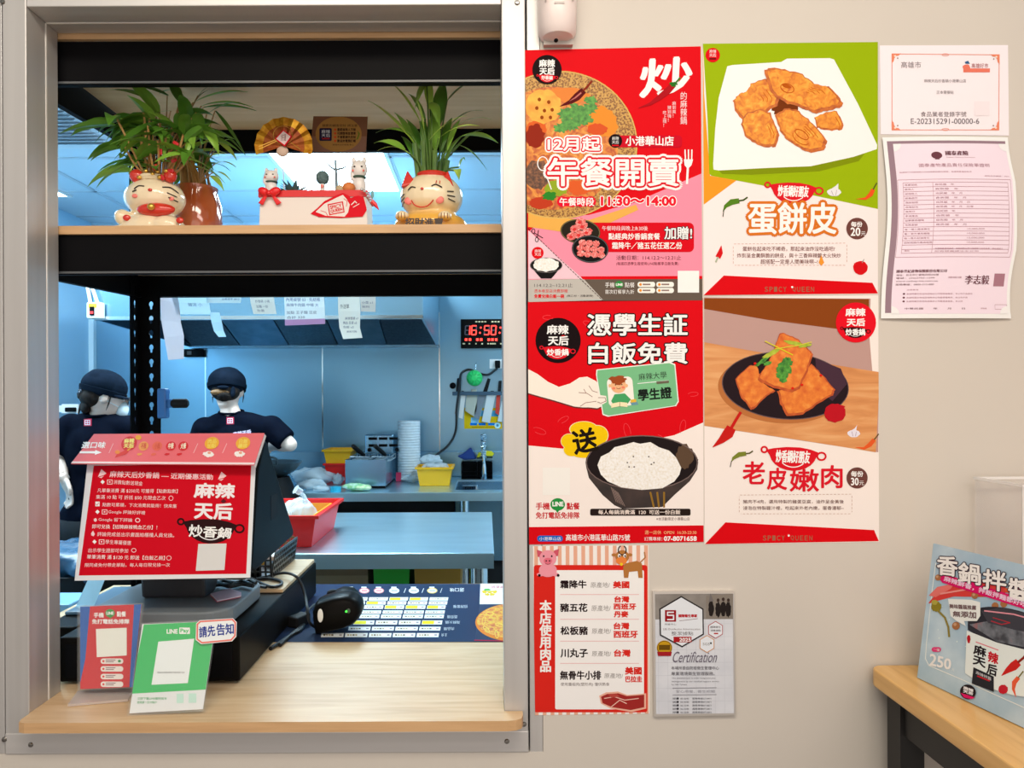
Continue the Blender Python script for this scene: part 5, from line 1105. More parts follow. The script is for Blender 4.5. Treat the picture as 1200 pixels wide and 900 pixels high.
loose('cable', [onb(292, 677), onb(305, 683), onb(318, 687.5), onb(328, 686), onb(330, 682), onb(322, 679), onb(308, 678), onb(296, 681), onb(303, 686), onb(312, 688)], 'coiled black cable end on the pale wooden board beside the basket', .0036)
zb = NB+.004
onn = lambda x, y, z=zb: cast(x, y, V(0, 0, z), V(0, 0, 1))
for k, pts in enumerate((((248, 684), (262, 680.5), (278, 683), (292, 680), (300, 683)), ((244, 687.5), (258, 685.5), (270, 687.5), (284, 685), (297, 687)), ((252, 681), (268, 686), (282, 681), (295, 685)))):
    loose('cable', [onn(x, y, zb+.003*k) for x, y in pts], ('thin black cable crossing the rear of the grey terminal base', 'black cable just in front of the others on the grey terminal base', 'black cable lying on top of the other two on the terminal base')[k])
# pink and white papers on the base
pp = [onn(246, 696), onn(268, 689.5), onn(281.5, 694.5), onn(281.5, 698.5), onn(254, 704)]
b = MB()
for k in range(4): b.prism([p+V(.001*k, -.0008*k, .0012*k-.003) for p in pp], (0, 0, .0009), ink((214, 110, 128)) if k < 2 else ink((236, 236, 240)) if k == 2 else ink((246, 206, 214)))
tag(obj('receipt_stack', b, None), 'small stack of pink and white receipts on the grey terminal base', 'receipts')

# ---- black perforated basket
gx0, gx1, gy0, gy1, gz, gh = -.648, -.510, 1.755-D0, 1.962-D0, WB+.001, .056
t = thing('mesh_basket', ((gx0+gx1)/2, (gy0+gy1)/2, WB), 'black perforated plastic basket on the wooden board behind the terminal', 'basket')
m_bask = M('basket_black', (.02, .02, .02), .35)
def gridwall(o, u, n_u, wd, ht, n_v, th, lean):
    b = MB(); cu, cv = wd/n_u, ht/n_v; u = Vector(u); nrm = u.cross(V(0, 0, 1))
    for i in range(n_u+1): a = o+u*(cu*i); b.prism([a-u*.0022, a+u*.0022, a+u*.0022+V(0, 0, ht)+lean, a-u*.0022+V(0, 0, ht)+lean], nrm*th)
    for j in range(n_v+1):
        f = j/n_v; a = o+V(0, 0, ht*f)+lean*f; hh = .0022 if j < n_v else .003; b.prism([a-V(0, 0, hh), a+u*wd-V(0, 0, hh), a+u*wd+V(0, 0, hh), a+V(0, 0, hh)], nrm*th)
    return b
obj('front_panel', gridwall(V(gx0, gy0, gz+.002), (1, 0, 0), 11, gx1-gx0, gh, 4, .002, V(0, -.006, 0)), m_bask, t)
obj('rear_panel', gridwall(V(gx0, gy1, gz+.002), (1, 0, 0), 11, gx1-gx0, gh, 4, .002, V(0, .006, 0)), M('basket_gold', (.22, .12, .05), .4), t)
obj('side_panel', gridwall(V(gx1, gy0, gz+.002), (0, 1, 0), 16, gy1-gy0, gh, 4, .002, V(.008, 0, 0)), m_bask, t)
obj('side_panel', gridwall(V(gx0, gy0, gz+.002), (0, 1, 0), 16, gy1-gy0, gh, 4, .002, V(-.002, 0, 0)), m_bask, t)
obj('bottom_panel', MB().box((gx0, gy0, gz), (gx1, gy1, gz+.002)), m_bask, t)
b = MB().ell((-.553, gy0+.03, gz+.030), (.020, .014, .011)).ell((-.545, gy0+.035, gz+.038), (.012, .012, .008))
tag(obj('wrapped_snack', b, M('snack_yellow', (.85, .42, .03), .35), smooth=True), 'crinkled yellow wrapped packet inside the black mesh basket', 'packet')
tag(obj('small_box', MB().box((-.57, gy0+.006, gz+.0025), (-.54, gy0+.018, gz+.030)), m_black, bevel=.001), 'small black box standing inside the mesh basket below the yellow packet', 'box')
for k, (x, y) in enumerate(((-.585, .055), (-.612, .105), (-.60, .165), (-.548, .14))):
    tag(obj('sauce_packet', MB().obox((x, gy0+y, gz+.010+.004*k), (.05, .035, .012), Matrix.Rotation(R(30*k), 3, 'Z'), None), M('packet_red%d' % (k % 2), (.75, .04, .03) if k % 2 == 0 else (.8, .76, .7), .35), bevel=.003), ('red sauce packet at the front of the mesh basket', 'white sauce packet at the left of the mesh basket', 'red sauce packet at the rear of the mesh basket', 'white sauce packet on the right in the mesh basket')[k], 'packet')

# ---- two acrylic table stands and a hand written note
qd = [(92, 709.5), (168, 706.5), (158, 806), (92, 809)]
P0 = at(92, 809, 1.30); P0.z = CT+.006; P1 = at(92, 709, 1.335)
up = (P1-P0); up.x = 0; up.normalize(); NN = V(0, -up.z, up.y)
st = thing('order_stand', (P0.x+.05, P0.y, CT), 'clear acrylic stand with red and blue mobile order card near the left post', 'sign stand')
A = Art(P0, NN, [(94.5, 711), (166, 708), (156, 805), (94.5, 807.5)], thick=.0012)
A.base((214, 18, 32), rough=.2)
A.poly([(94.5, 711), (106, 710.6), (100.5, 772), (94.5, 800)], (20, 92, 170), 1); A.poly([(157.5, 708.4), (166, 708), (156, 805), (152, 805.2)], (20, 92, 170), 1)
A.text('手機', (110.5, 718, 122, 723.5), WHITE, 3, bold=.2); A.disc(129.5, 718.5, 5.6, 4.8, (40, 150, 60), 3); A.poly([(127, 722), (132, 722), (130, 725)], (40, 150, 60), 3); A.text('LINE', (125.5, 716.8, 133.6, 720.2), WHITE, 4, bold=.2); A.text('點餐', (137.5, 716.5, 148, 722.5), WHITE, 3, bold=.2)
A.text('免打電話免排隊', (108.5, 725.5, 152, 731), WHITE, 3, bold=.2)
A.poly([(113, 737), (149, 735.5), (149, 768), (114, 770)], (246, 236, 220), 3)
for k in range(4):
    y = 771.5+k*9; A.rect(118.5, y, 145, y+6.4, (246, 226, 214), 3, r=3); A.disc(121.8, y+3.2, 1.3, 1.3, (226, 60, 50), 4); A.rect(124.5, y+1.4, 136, y+2.4, (140, 110, 110), 4); A.rect(124.5, y+3.4, 134, y+4.4, (140, 110, 110), 4)
A.disc(140.5, 774.6, 1.8, 1.6, (40, 140, 70), 4)
obj('card', A.mb, None, st)
q4 = [cast(x, y, P0, NN) for x, y in qd]
obj('front_pane', MB().prism([p+NN*.003 for p in q4], NN*.0015), m_acryl, st); obj('rear_pane', MB().prism([p-NN*.004 for p in q4], NN*.0015), m_acryl, st)
ob = lambda x, y, z=CT+.001: cast(x, y, V(0, 0, z), V(0, 0, 1))
e = [ob(91, 812), ob(158, 809), ob(150, 822), ob(79.5, 828)]
obj('foot_plate', MB().prism([p for p in e], (0, 0, .004)), acryl('foot_acrylic', (.80, .72, .68), .5), st)
obj('foot_slot', MB().prism([ob(92, 806, CT+.0055), ob(158, 803, CT+.0055), ob(157, 808, CT+.0055), ob(91, 811, CT+.0055)], (0, 0, .007)), m_acryl, st)

P0 = ob(150, 838, CT+.0015); P1 = at(166, 731, 1.277); up = V(0, P1.y-P0.y, P1.z-P0.z).normalized(); NN = V(0, -up.z, up.y)
st = thing('payment_stand', (P0.x+.06, P0.y, CT), 'leaning acrylic stand with bright green mobile payment card at counter front', 'sign stand')
qf = [(166, 730), (254, 726), (238.5, 833.5), (150, 839)]
A = Art(P0, NN, [(167, 731.5), (253, 728), (238, 831), (152, 836)], thick=.0012); A.base((236, 228, 222), rough=.2)
A.poly([(169, 732), (253, 728), (243, 808), (153, 813)], (44, 186, 92), 1)
A.poly([(186, 752), (228, 748.5), (220.5, 800.5), (178, 802.5)], (244, 238, 234), 3)
A.text('LINE', (196, 737.5, 208.5, 742.5), WHITE, 3, bold=.25); A.rect(210.5, 735.5, 223, 743, WHITE, 3, r=.8); A.text('Pay', (212, 736.8, 221.5, 742.4), (44, 186, 92), 4, bold=.2)
A.text('請開啟相機掃描行動條碼付款', (185, 787, 217, 789.2), (150, 140, 140), 5)
A.text('立即下載LINE最新版本', (161.5, 817, 196, 820), (60, 170, 100), 3); A.text('使用第一支付帳戶', (161, 821.5, 184, 824.5), (60, 170, 100), 3)
A.rect(207.5, 813, 215.5, 824, (200, 226, 206), 3); A.rect(221.5, 812.5, 230.5, 823.5, (200, 226, 206), 3)
obj('card', A.mb, None, st)
q4 = [cast(x, y, P0, NN) for x, y in qf]
obj('front_pane', MB().prism([p+NN*.0032 for p in q4], NN*.0015), m_acryl, st); obj('rear_pane', MB().prism([p-NN*.004 for p in q4], NN*.0015), m_acryl, st)
bk = [(q4[3]+q4[2])/2, (q4[0]+q4[1])/2]
obj('back_leg', MB().prism([V(q4[3].x+.03, bk[1].y-.02, bk[1].z-.05), V(q4[3].x+.08, bk[1].y-.02, bk[1].z-.05), V(q4[3].x+.08, .062, CT+.001), V(q4[3].x+.03, .062, CT+.001)], (0, .002, 0)), m_acryl, st)
A = Art(P0+NN*.006, NN, [(234, 727), (273, 724.5), (277.5, 729), (277, 746), (272, 751.5), (236, 755), (229.5, 750), (230, 731)], thick=.0008); A.base((244, 236, 232), rough=.5)
ol = [(235, 728.5), (272.5, 726), (276, 729.8), (275.5, 745), (271, 750), (237, 753.3), (231.3, 749), (231.6, 731.6)]
A.line(ol, 1.8, (240, 120, 104), 1, closed=True)
A.text('請先', [(233.5, 735), (252, 732.5), (252.5, 745), (234, 747.5)], (40, 56, 140), 3, bold=.25); A.text('告知', [(254, 731.5), (274, 730.5), (274, 743), (254.5, 745)], (40, 56, 140), 3, bold=.25)
tag(obj('note_card', A.mb, None, st), 'white handwritten note card with red border')

# ================================================================== ON THE UPPER SHELF
SZ = ZS1+.0006
m_cream = M('cream_glaze', (.86, .72, .50), .18, coat=.4)
m_cream2 = noisy('cream_orange_glaze', [(.3, (.86, .70, .42)), (.7, (.88, .76, .52))], 8, 2, .18, coat=.4)
m_redg = M('red_glaze', (.62, .035, .02), .18, coat=.4); m_gold = M('gold_paint', (.72, .43, .08), .28, .8); m_inkb = M('painted_black', (.02, .015, .015), .4); m_pink = M('painted_pink', (.85, .22, .18), .4)
m_leaf = [noisy('bamboo_leaf_%d' % k, [(.3, a), (.7, b_)], 14, 2, .38, spec=.4) for k, (a, b_) in enumerate((((.06, .19, .015), (.13, .31, .035)), ((.13, .32, .03), (.27, .48, .06)), ((.32, .52, .05), (.55, .72, .12))))]
m_cane = noisy('dry_cane', [(.3, (.42, .20, .05)), (.7, (.60, .34, .12))], 30, 2, .5, (1, 1, .3))
m_canegreen = noisy('green_cane', [(.3, (.05, .12, .02)), (.7, (.12, .22, .04))], 30, 2, .4)
def blade(mb, p, d, ln, wd, droop, roll=0, n=7):
    """Lance shaped leaf: leaves p along d, sags by droop, folded a little along its midrib."""
    p = Vector(p); d = Vector(d).normalized(); sd = d.cross(V(0, 0, 1)); sd = sd.normalized() if sd.length > .05 else V(1, 0, 0)
    sd = Matrix.Rotation(roll, 3, d) @ sd; up = sd.cross(d); vs = []; fs = []; pos = p.copy(); dd = d.copy()
    for i in range(n+1):
        t_ = i/n; w_ = wd*(math.sin(math.pi*min(1, t_*.94+.06)**.75))**.9*.5 if i < n else 0.0004
        if i == 0: w_ = wd*.10
        vs += [pos-sd*w_+up*w_*.35, pos.copy(), pos+sd*w_+up*w_*.35]
        dd = (dd+V(0, 0, -droop/n)).normalized(); pos = pos+dd*(ln/n)
    for i in range(n): k = i*3; fs += [(k, k+1, k+4, k+3), (k+1, k+2, k+5, k+4)]
    return mb.add(vs, fs)
def leaf_to(mb, st, root, p0, p1, wd, arch=.012, n=8, r=.0012):
    """Leaf blade from p0 to p1 on a thin stalk that leaves the root; arches upward, tips down."""
    root, p0, p1 = Vector(root), Vector(p0), Vector(p1); vs = []; fs = []; d0 = (p1-p0); sd = d0.cross(V(0, -.35, 1)); sd = sd.normalized() if sd.length > .002 else V(1, 0, 0)
    if abs(sd.x)+abs(sd.z) < .5: sd = (sd+V(.6, 0, .3)).normalized()
    for i in range(n+1):
        t_ = i/n; w_ = wd*.5*max(.03, math.sin(math.pi*(t_*.95+.05)**.8)); c = p0.lerp(p1, t_)+V(0, -.004*math.sin(math.pi*t_), arch*4*t_*(1-t_)); vs += [c-sd*w_+V(0, .004, .002), c, c+sd*w_+V(0, .004, .002)]
    for i in range(n): k = i*3; fs += [(k, k+1, k+4, k+3), (k+1, k+2, k+5, k+4)]
    mb.add(vs, fs); st.tube(cable([root, root.lerp(p0, .55)+V((root.x-p0.x)*.15, 0, .006), p0], steps=4), r, 5)
def stroke(mb, A_, pts, r=.0012):
    return mb.tube(pts, r, 5)
def on_ell(c, r, u, v, out=1.005):
    """Point on the front of an ellipsoid: u, v in -1..1 across and up."""
    y = -math.sqrt(max(0, 1-u*u-v*v)); return V(c.x+r[0]*u*out, c.y+r[1]*y*out, c.z+r[2]*v*out)

# ---- left lucky cat planter
d = 1.46; c0 = at(180, 262, d); cx, cy = c0.x, d-D0; sc_ = d/F
t = thing('cat_planter', (cx, cy, SZ), 'cream lucky cat planter with red ears and gold bell, left on shelf', 'planter')
HW = 36*sc_
hc = V(cx+2*sc_, cy, at(180, 230, 1.44).z); hr = (35*sc_, .048, 23.5*sc_)
b = MB(); b.ell(hc, hr); b.ell((cx+1*sc_, cy, SZ+.018), (38*sc_, .052, .036)); b.ell((cx-30*sc_, cy-.02, SZ+.040), (9*sc_, .02, .016)); b.ell((cx+24*sc_, cy-.036, SZ+.020), (17*sc_, .018, .020)); b.ell((cx-28*sc_, cy-.038, SZ+.008), (10*sc_, .014, .014))
b.xf(lambda p: V(p.x, p.y, max(p.z, SZ+.0006)))
obj('pot_body', b, m_cream, t, remesh=.0032, smoothit=6)
b = MB().lathe((hc.x, hc.y, hc.z+hr[2]*.80), [(.030, 0), (.034, .006), (.032, .010), (.027, .010), (.026, .004)], 20); obj('pot_rim', b, m_cream, t, smooth=True)
for s_, px in ((-1, 166), (1, 205)):
    e = at(px, 209, d); b = MB().ell((e.x, cy-.022, e.z-.002), (8*sc_, .010, 8*sc_), Matrix.Rotation(R(-28*s_), 3, 'Y')); obj('ear', b, m_redg, t, remesh=.002, smoothit=3)
b = MB()
hf = lambda px, py: on_ell(hc, hr, (at(px, py, d-.035).x-hc.x)/hr[0], (at(px, py, d-.035).z-hc.z)/hr[2], 1.01)
for pts in (((160, 223), (165, 219.5), (172, 220)), ((191, 220), (198, 219), (205, 224)), ((158, 226), (163, 224.5)), ((196, 226), (204, 229)), ((197, 231), (204, 234))): b.tube(cable([hf(*p) for p in pts], steps=4), .0011, 5)
obj('eyebrows', b, m_inkb, t)
e = hf(179, 224.5); obj('nose', MB().ell(e, (.0042, .002, .003)), m_redg, t, smooth=True)
for px, py in ((161, 231), (199, 232)): e = hf(px, py); obj('cheek', MB().ell(e+V(0, .001, 0), (.006, .0018, .004)), m_pink, t, smooth=True)
e = at(180, 244, 1.41); obj('bib', MB().ell((e.x, cy-.040, e.z), (22*sc_, .012, 7.6*sc_)), m_redg, t, smooth=True)
obj('bell', MB().ell((e.x-.003, cy-.054, e.z+.002), (.0075, .006, .0065)), m_gold, t, smooth=True)
for px, py in ((144, 253), (209.5, 257.5)): e = at(px, py, 1.405); obj('paw_spot', MB().ell((e.x, cy-.050 if px > 200 else cy-.040, e.z), (.0075, .004, .006)), m_redg, t, smooth=True)
b = MB()
for k in range(9): b.ell((cx+(k-4)*.0065+.012, cy-.03+.006*(k % 2), hc.z+hr[2]*.86+.006*(k % 3)), (.0045, .004, .0038), nu=10, nv=6)
obj('gold_beads', b, m_gold, t, smooth=True)
rd = random.Random(7); st = MB(); lf_ = [MB(), MB(), MB()]
rt_ = V(cx+.012, cy+.004, hc.z+hr[2]*.82)
for k in range(26):
    a = rd.uniform(-1, 1); base = rt_+V(a*.022, rd.uniform(-.018, .018), 0); tip = base+V(a*.055+.004, rd.uniform(-.03, .04), rd.uniform(.04, .150)); st.tube(cable([base, (base+tip)/2+V(rd.uniform(-.006, .006), 0, 0), tip], steps=3), .0021, 6)
    for j in range(3):
        ang = rd.uniform(-1.2, 1.2)*1.0 + (-.35 if a < 0 else .1); dr = V(math.sin(ang)*1.2+a*.6-.15, rd.uniform(-.7, .5), rd.uniform(-.1, .7))
        blade(lf_[rd.choice((0, 0, 0, 1, 1))], tip-V(0, 0, rd.uniform(0, .03)), dr, rd.uniform(.06, .105), rd.uniform(.018, .030), rd.uniform(.5, 1.6), rd.uniform(-.6, .6))
for bx_, by_, tx_, ty_, wpx, m_, dd in ((160, 172, 113, 174, 13, 2, 0), (166, 183, 122, 171, 9, 1, -.02), (170, 163, 130, 137, 10, 1, .02), (165, 150, 120, 138, 7, 2, 0), (180, 118, 122, 106, 12, 1, .02), (196, 112, 146, 103, 9, 0, .03), (205, 150, 166, 131, 10, 1, -.02), (200, 130, 160, 150, 13, 1, -.01), (178, 140, 150, 160, 9, 0, .0), (186, 168, 150, 190, 10, 1, -.02), (168, 190, 150, 204, 13, 2, -.02), (172, 198, 156, 216, 12, 2, -.01), (210, 120, 200, 98, 14, 0, .02), (222, 128, 250, 104, 11, 0, .03), (226, 120, 290, 108, 11, 1, .02), (232, 112, 262, 99, 10, 0, .03), (236, 124, 296, 126, 9, 1, .04), (218, 140, 226, 176, 17, 1, -.03), (230, 132, 236, 170, 14, 0, -.02), (208, 132, 212, 170, 12, 0, -.02), (240, 150, 256, 182, 14, 1, -.02), (228, 160, 216, 188, 11, 1, -.03), (196, 160, 190, 190, 10, 1, -.03), (188, 150, 172, 176, 10, 0, .0), (214, 112, 186, 110, 11, 0, .03), (206, 170, 176, 160, 9, 1, -.03), (176, 176, 140, 158, 7, 1, .01)):
    leaf_to(lf_[m_], st, rt_+V((bx_-195)*.0002, .004+dd*.3, 0), at(bx_, by_, d+.02+dd), at(tx_, ty_, d+.015+dd*1.5), wpx*d/F, .008)
obj('stems', st, m_cane, t, smooth=True)
for k in range(3):
    if lf_[k].v: tag(obj('leaves', lf_[k], m_leaf[k], t, smooth=True), kind='stuff')
for k, (px, py) in enumerate(((188, 178), (182, 196), (204, 188), (200, 200), (206, 168), (190, 208))):
    e = at(px, py, d-.03); obj('ribbon', MB().obox(e, (.007, .003, .012), Matrix.Rotation(R(30*k), 3, 'Y')), M('ribbon_red', (.62, .015, .02), .35), t, bevel=.0015)

# ---- terracotta glazed pot behind it
d = 1.575; p0, p1 = at(203, 262, d), at(262, 262, d); cx, cy = (p0.x+p1.x)/2-.004, d-D0; r_ = (p1.x-p0.x)/2
t = thing('glazed_pot', (cx, cy, SZ), 'shiny reddish brown pot of dry canes beside the left cat planter', 'pot')
h_ = at(235, 221, d).z-SZ
obj('pot', MB().lathe((cx, cy, SZ), [(.02, 0), (r_*.86, .0), (r_*.98, h_*.2), (r_, h_*.45), (r_*.95, h_*.72), (r_*.80, h_*.90), (r_*.84, h_), (r_*.74, h_), (r_*.70, h_*.88), (.01, h_*.86)], 32), noisy('brown_glaze', [(.3, (.36, .07, .02)), (.7, (.50, .13, .045))], 12, 3, .10, coat=.8), t, smooth=True, angle=50)
rd = random.Random(5); st = MB(); lv = [MB(), MB()]
for k in range(22):
    a = rd.uniform(-1, 1); base = V(cx+a*r_*.62, cy+rd.uniform(-.02, .02), SZ+h_*.87); tip = base+V(-.015-a*.01+rd.uniform(-.012, .012), rd.uniform(-.01, .01), rd.uniform(.05, .105))
    st.tube(cable([base, base+(tip-base)*.5+V(rd.uniform(-.004, .004), 0, 0), tip], steps=3), rd.uniform(.0028, .0042), 6)
    if k % 2 == 0:
        for j in range(3): blade(lv[rd.choice((0, 0, 1))], tip-V(0, 0, rd.uniform(0, .02)), V(rd.uniform(-1, 1.3), rd.uniform(-.6, .4), rd.uniform(-.1, 1)), rd.uniform(.05, .10), rd.uniform(.014, .022), rd.uniform(.5, 1.4))
for bx_, by_, tx_, ty_, wpx, m_, dd in ((240, 146, 256, 182, 13, 1, -.03), (248, 150, 284, 178, 8, 0, -.02), (252, 130, 287, 182, 7, 0, -.01), (255, 166, 277, 188, 10, 1, -.03), (246, 206, 262, 224, 9, 1, -.04), (252, 192, 276, 196, 7, 1, -.03), (250, 202, 270, 212, 6, 1, -.03), (252, 176, 270, 164, 6, 1, -.02), (238, 126, 300, 130, 10, 0, .0), (242, 134, 282, 120, 9, 0, -.01)):
    leaf_to(lv[m_], st, (cx+.006, cy-.008, SZ+h_*.87), at(bx_, by_, d+dd), at(tx_, ty_, d+dd*1.4), wpx*d/F, .006)
obj('canes', st, m_cane, t, smooth=True)
for k in range(2): tag(obj('leaves', lv[k], m_leaf[k+ (k == 1)], t, smooth=True), kind='stuff')

# ---- white planter box with succulents
d = 1.46; p0, p1 = at(303, 262, d), at(431, 262, d); bx0_, bx1_ = p0.x, p1.x; by0, by1 = d-D0, d-D0+.075; zt_ = at(360, 228, d).z
t = thing('planter_box', ((bx0_+bx1_)/2, (by0+by1)/2, SZ), 'white planter box with red top edge and printed pepper emblem, middle of shelf', 'planter')
obj('box', MB().prism([(bx0_, by0, SZ), (bx1_, by0, SZ), (bx1_-.003, by0+.001, zt_), (bx0_+.003, by0+.001, zt_)], (0, by1-by0, 0)), M('box_white', (.80, .74, .70), .5), t, bevel=.001)
zr_ = at(360, 223, d).z
b = MB(); e = .0012
for a_, c_ in (((bx0_, by0-e), (bx1_, by0+.002)), ((bx0_, by1-.002), (bx1_, by1+e)), ((bx0_, by0+.002), (bx0_+.003, by1-.002)), ((bx1_-.003, by0+.002), (bx1_, by1-.002))): b.box((*a_, zt_-.0045), (*c_, zr_))
obj('red_band', b, M('band_red', (.70, .015, .02), .4), t)
obj('soil', MB().box((bx0_+.004, by0+.003, zt_), (bx1_-.004, by1-.003, zt_+.004)), noisy('gravel', [(.3, (.10, .09, .07)), (.7, (.34, .32, .26))], 160, 2, .9, bump=.5), t)
A = Art(V(0, by0-.0006, 0), V(0, -1, 0), [(303, 228), (431, 228), (431, 262), (303, 262)], thick=.0006, clip=False)
RR = (226, 26, 40)
A.poly([(364, 250.5), (372, 244), (380, 236), (394, 229), (402, 226), (408, 229), (411, 232), (420, 229), (426, 231), (428, 238), (430, 246), (425, 254), (400, 255.5), (374, 254.5)], RR, 1)
A.poly([(370, 248.5), (380, 239), (394, 232), (402, 228.5), (406, 233), (410, 240), (408, 249), (404, 254), (382, 253)], (246, 224, 212), 2)
A.poly([(384, 239.5), (402, 236), (404, 249), (386, 252.5)], RR, 3); A.poly([(385.4, 240.8), (400.8, 237.6), (402.6, 248), (387.2, 251)], (246, 224, 212), 4)
A.text('SPICY', [(386.6, 241.6), (400, 238.8), (400.8, 242.8), (387.2, 245.4)], RR, 5, bold=.2); A.text('QUEEN', [(387.4, 246.2), (401, 243.6), (401.8, 247.4), (388, 250)], RR, 5, bold=.2)
A.line([(376, 247), (382, 249), (384, 253)], .6, RR, 3); A.line([(403, 233), (407, 236), (406, 242)], .7, RR, 3); A.line([(412, 240), (416, 236), (418, 238)], 1.2, (250, 220, 210), 3); A.line([(414, 243), (421, 239)], .9, (250, 220, 210), 3)
obj('pepper_emblem', A.mb, None, t)
GZ = zt_+.0045
b = MB(); bw_ = at(317, 229, d); q = V(bw_.x, by0-.008, zr_-.008)
m_bow = M('bow_red', (.78, .015, .02), .3)
for s_ in (-1, 1):
    b.ell(q+V(.011*s_, 0, .004), (.012, .006, .008), Matrix.Rotation(R(-22*s_), 3, 'Y')); b.prism([q+V(.002*s_, 0, 0), q+V(.010*s_, 0, -.004), q+V(.024*s_, .001, -.018), q+V(.013*s_, .001, -.023)], (0, .003, 0))
b.ell(q+V(0, -.004, 0), (.005, .005, .005)); obj('bow', b, m_bow, t, remesh=.0016, smoothit=2)
# things standing in the box
def figurine(px, py0, py1, wpx, d_, lab, name='cat_figurine', col=None):
    a_ = at(px, py1, d_); h = at(px, py0, d_).z-GZ; w_ = wpx*d_/F/2
    t = thing(name, (a_.x, d_-D0, GZ), lab, 'figurine'); col = col or M('porcelain', (.82, .78, .76), .25)
    hz = GZ+h*.70; b = MB().ell((a_.x, d_-D0, GZ+h*.27), (w_*.82, w_*.7, h*.30)).ell((a_.x, d_-D0, hz), (w_, w_*.8, h*.24)).ell((a_.x-w_*.75, d_-D0-.004, GZ+h*.55), (w_*.28, w_*.3, h*.16))
    for s_ in (-1, 1): b.ell((a_.x+s_*w_*.62, d_-D0, GZ+h*.92), (w_*.26, w_*.16, h*.11))
    b.xf(lambda p: V(p.x, p.y, max(p.z, GZ+.0005))); obj('body', b, col, t, remesh=max(.0012, w_*.07), smoothit=3)
    f = d_-D0-w_*.8
    for s_ in (-1, 1): obj('eye', MB().ell((a_.x+s_*w_*.42, f+.001, hz+h*.03), (w_*.12, .0012, h*.022)), m_inkb, t); obj('cheek', MB().ell((a_.x+s_*w_*.62, f+w_*.12, hz-h*.07), (w_*.13, .0015, h*.03)), m_pink, t)
    obj('collar', MB().lathe((a_.x, d_-D0, GZ+h*.47), [(w_*.80, 0), (w_*.86, h*.025), (w_*.78, h*.05)], 18, sy=.85), m_redg if h < .04 else M('collar_green', (.05, .10, .07), .4), t)
    return t
figurine(318, 197.5, 228, 18, 1.485, 'small white cat figurine behind the red bow in the planter box')
figurine(421, 185, 226, 20, 1.495, 'tall white cat figurine with green collar at right in the planter box')
def succ(px, py, d_, lab, n, ln, wd, col, seed, kind='succulent', dz=.9):
    a_ = at(px, py, d_); t = thing(kind, (a_.x, d_-D0, GZ), lab, 'succulent'); rd = random.Random(seed); b = MB()
    for k in range(n): q = 2*math.pi*k/n*2.4; blade(b, (a_.x, d_-D0, GZ+.001), V(math.cos(q)*1.5, math.sin(q), dz+rd.uniform(-.5, .4)), ln*rd.uniform(.75, 1.1), wd, .1)
    obj('leaves', b, col, t, smooth=True); obj('root', MB().ell((a_.x, d_-D0, GZ+.003), (.006, .006, .003)), m_leaf[0], t)
m_succ = noisy('blue_succulent', [(.3, (.05, .11, .12)), (.7, (.13, .22, .22))], 40, 2, .5)
succ(344, 226, 1.49, 'spiky blue green succulent beside the small white cat figurine', 20, .038, .010, m_succ, 3)
succ(336, 228, 1.475, 'low grey green succulent spreading left in the planter box', 14, .024, .009, noisy('grey_succulent', [(.3, (.10, .13, .08)), (.7, (.20, .24, .15))], 50, 2, .6), 4, dz=.4)
succ(364, 228, 1.48, 'small dark succulent near the middle of the planter box', 12, .018, .006, m_succ, 6, dz=.5)
a_ = at(378, 226, 1.49); t = thing('mini_tree', (a_.x, 1.49-D0, GZ), 'tiny mushroom shaped tree ornament with a face in the planter box', 'ornament')
ht = at(378, 200, 1.49).z-GZ
obj('trunk', MB().lathe((a_.x, 1.49-D0, GZ), [(.0065, 0), (.005, ht*.3), (.0055, ht*.55)], 14), M('porcelain', (.82, .78, .76), .25), t, smooth=True)
obj('crown', MB().ell((a_.x, 1.49-D0, GZ+ht*.72), (.0135, .012, ht*.28)), noisy('moss', [(.3, (.06, .11, .12)), (.7, (.14, .22, .22))], 200, 3, .8, bump=.8), t, smooth=True)
obj('face', MB().ell((a_.x, 1.49-D0-.0058, GZ+ht*.36), (.0035, .0012, .004)), m_pink, t)
a_ = at(395, 226, 1.50); t = thing('wire_sprig', (a_.x, 1.50-D0, GZ), 'thin grey branched sprig rising in the planter box', 'ornament')
T_ = lambda px, py: at(px, py, 1.50)
obj('twig', MB().tube([V(a_.x, 1.50-D0, GZ), T_(394, 205), T_(393, 188)], [.0035, .0030, .0022], 7).tube([T_(394, 200), T_(388, 196), T_(383, 191)], [.0022, .0018, .0012], 6).tube([T_(394, 199), T_(402, 197), T_(407, 194)], [.0022, .0018, .0012], 6), M('twig_grey', (.16, .22, .26), .6), t, smooth=True)
a_ = at(403, 226, 1.475); t = thing('knit_ball', (a_.x, 1.475-D0, GZ), 'orange and beige ball ornament below the tall cat figurine', 'ornament')
obj('orange_ball', MB().ell((a_.x+.010, 1.475-D0, GZ+.012), (.013, .012, .012)), M('ball_orange', (.70, .22, .06), .6), t, smooth=True)
obj('beige_ball', MB().ell((a_.x-.008, 1.475-D0, GZ+.009), (.009, .009, .009)), M('ball_beige', (.55, .42, .25), .7), t, smooth=True)
# key ring charm hanging on the right end
a_ = at(428, 226, 1.45); t = thing('charm_keyring', (a_.x, 1.452-D0, SZ), 'bead keyring with red pepper charm hanging at the planter box right end', 'keyring')
b = MB()
for k, (px, py) in enumerate(((424, 222), (427, 224), (430, 226.5), (431, 230), (433, 233), (434, 236))): b.ell(at(px, py, 1.449), .0028, nu=10, nv=6)
obj('beads', b, M('bead_steel', (.55, .60, .62), .2, .7), t, smooth=True)
obj('pepper', MB().tube([at(436, 236, 1.449), at(440, 240, 1.449), at(444, 246, 1.449)], [.0042, .0040, .0006], 8), m_bow, t, smooth=True)
obj('blue_charm', MB().ell(at(436.5, 228, 1.450), (.0035, .002, .008)), M('charm_teal', (.15, .35, .38), .3), t, smooth=True)
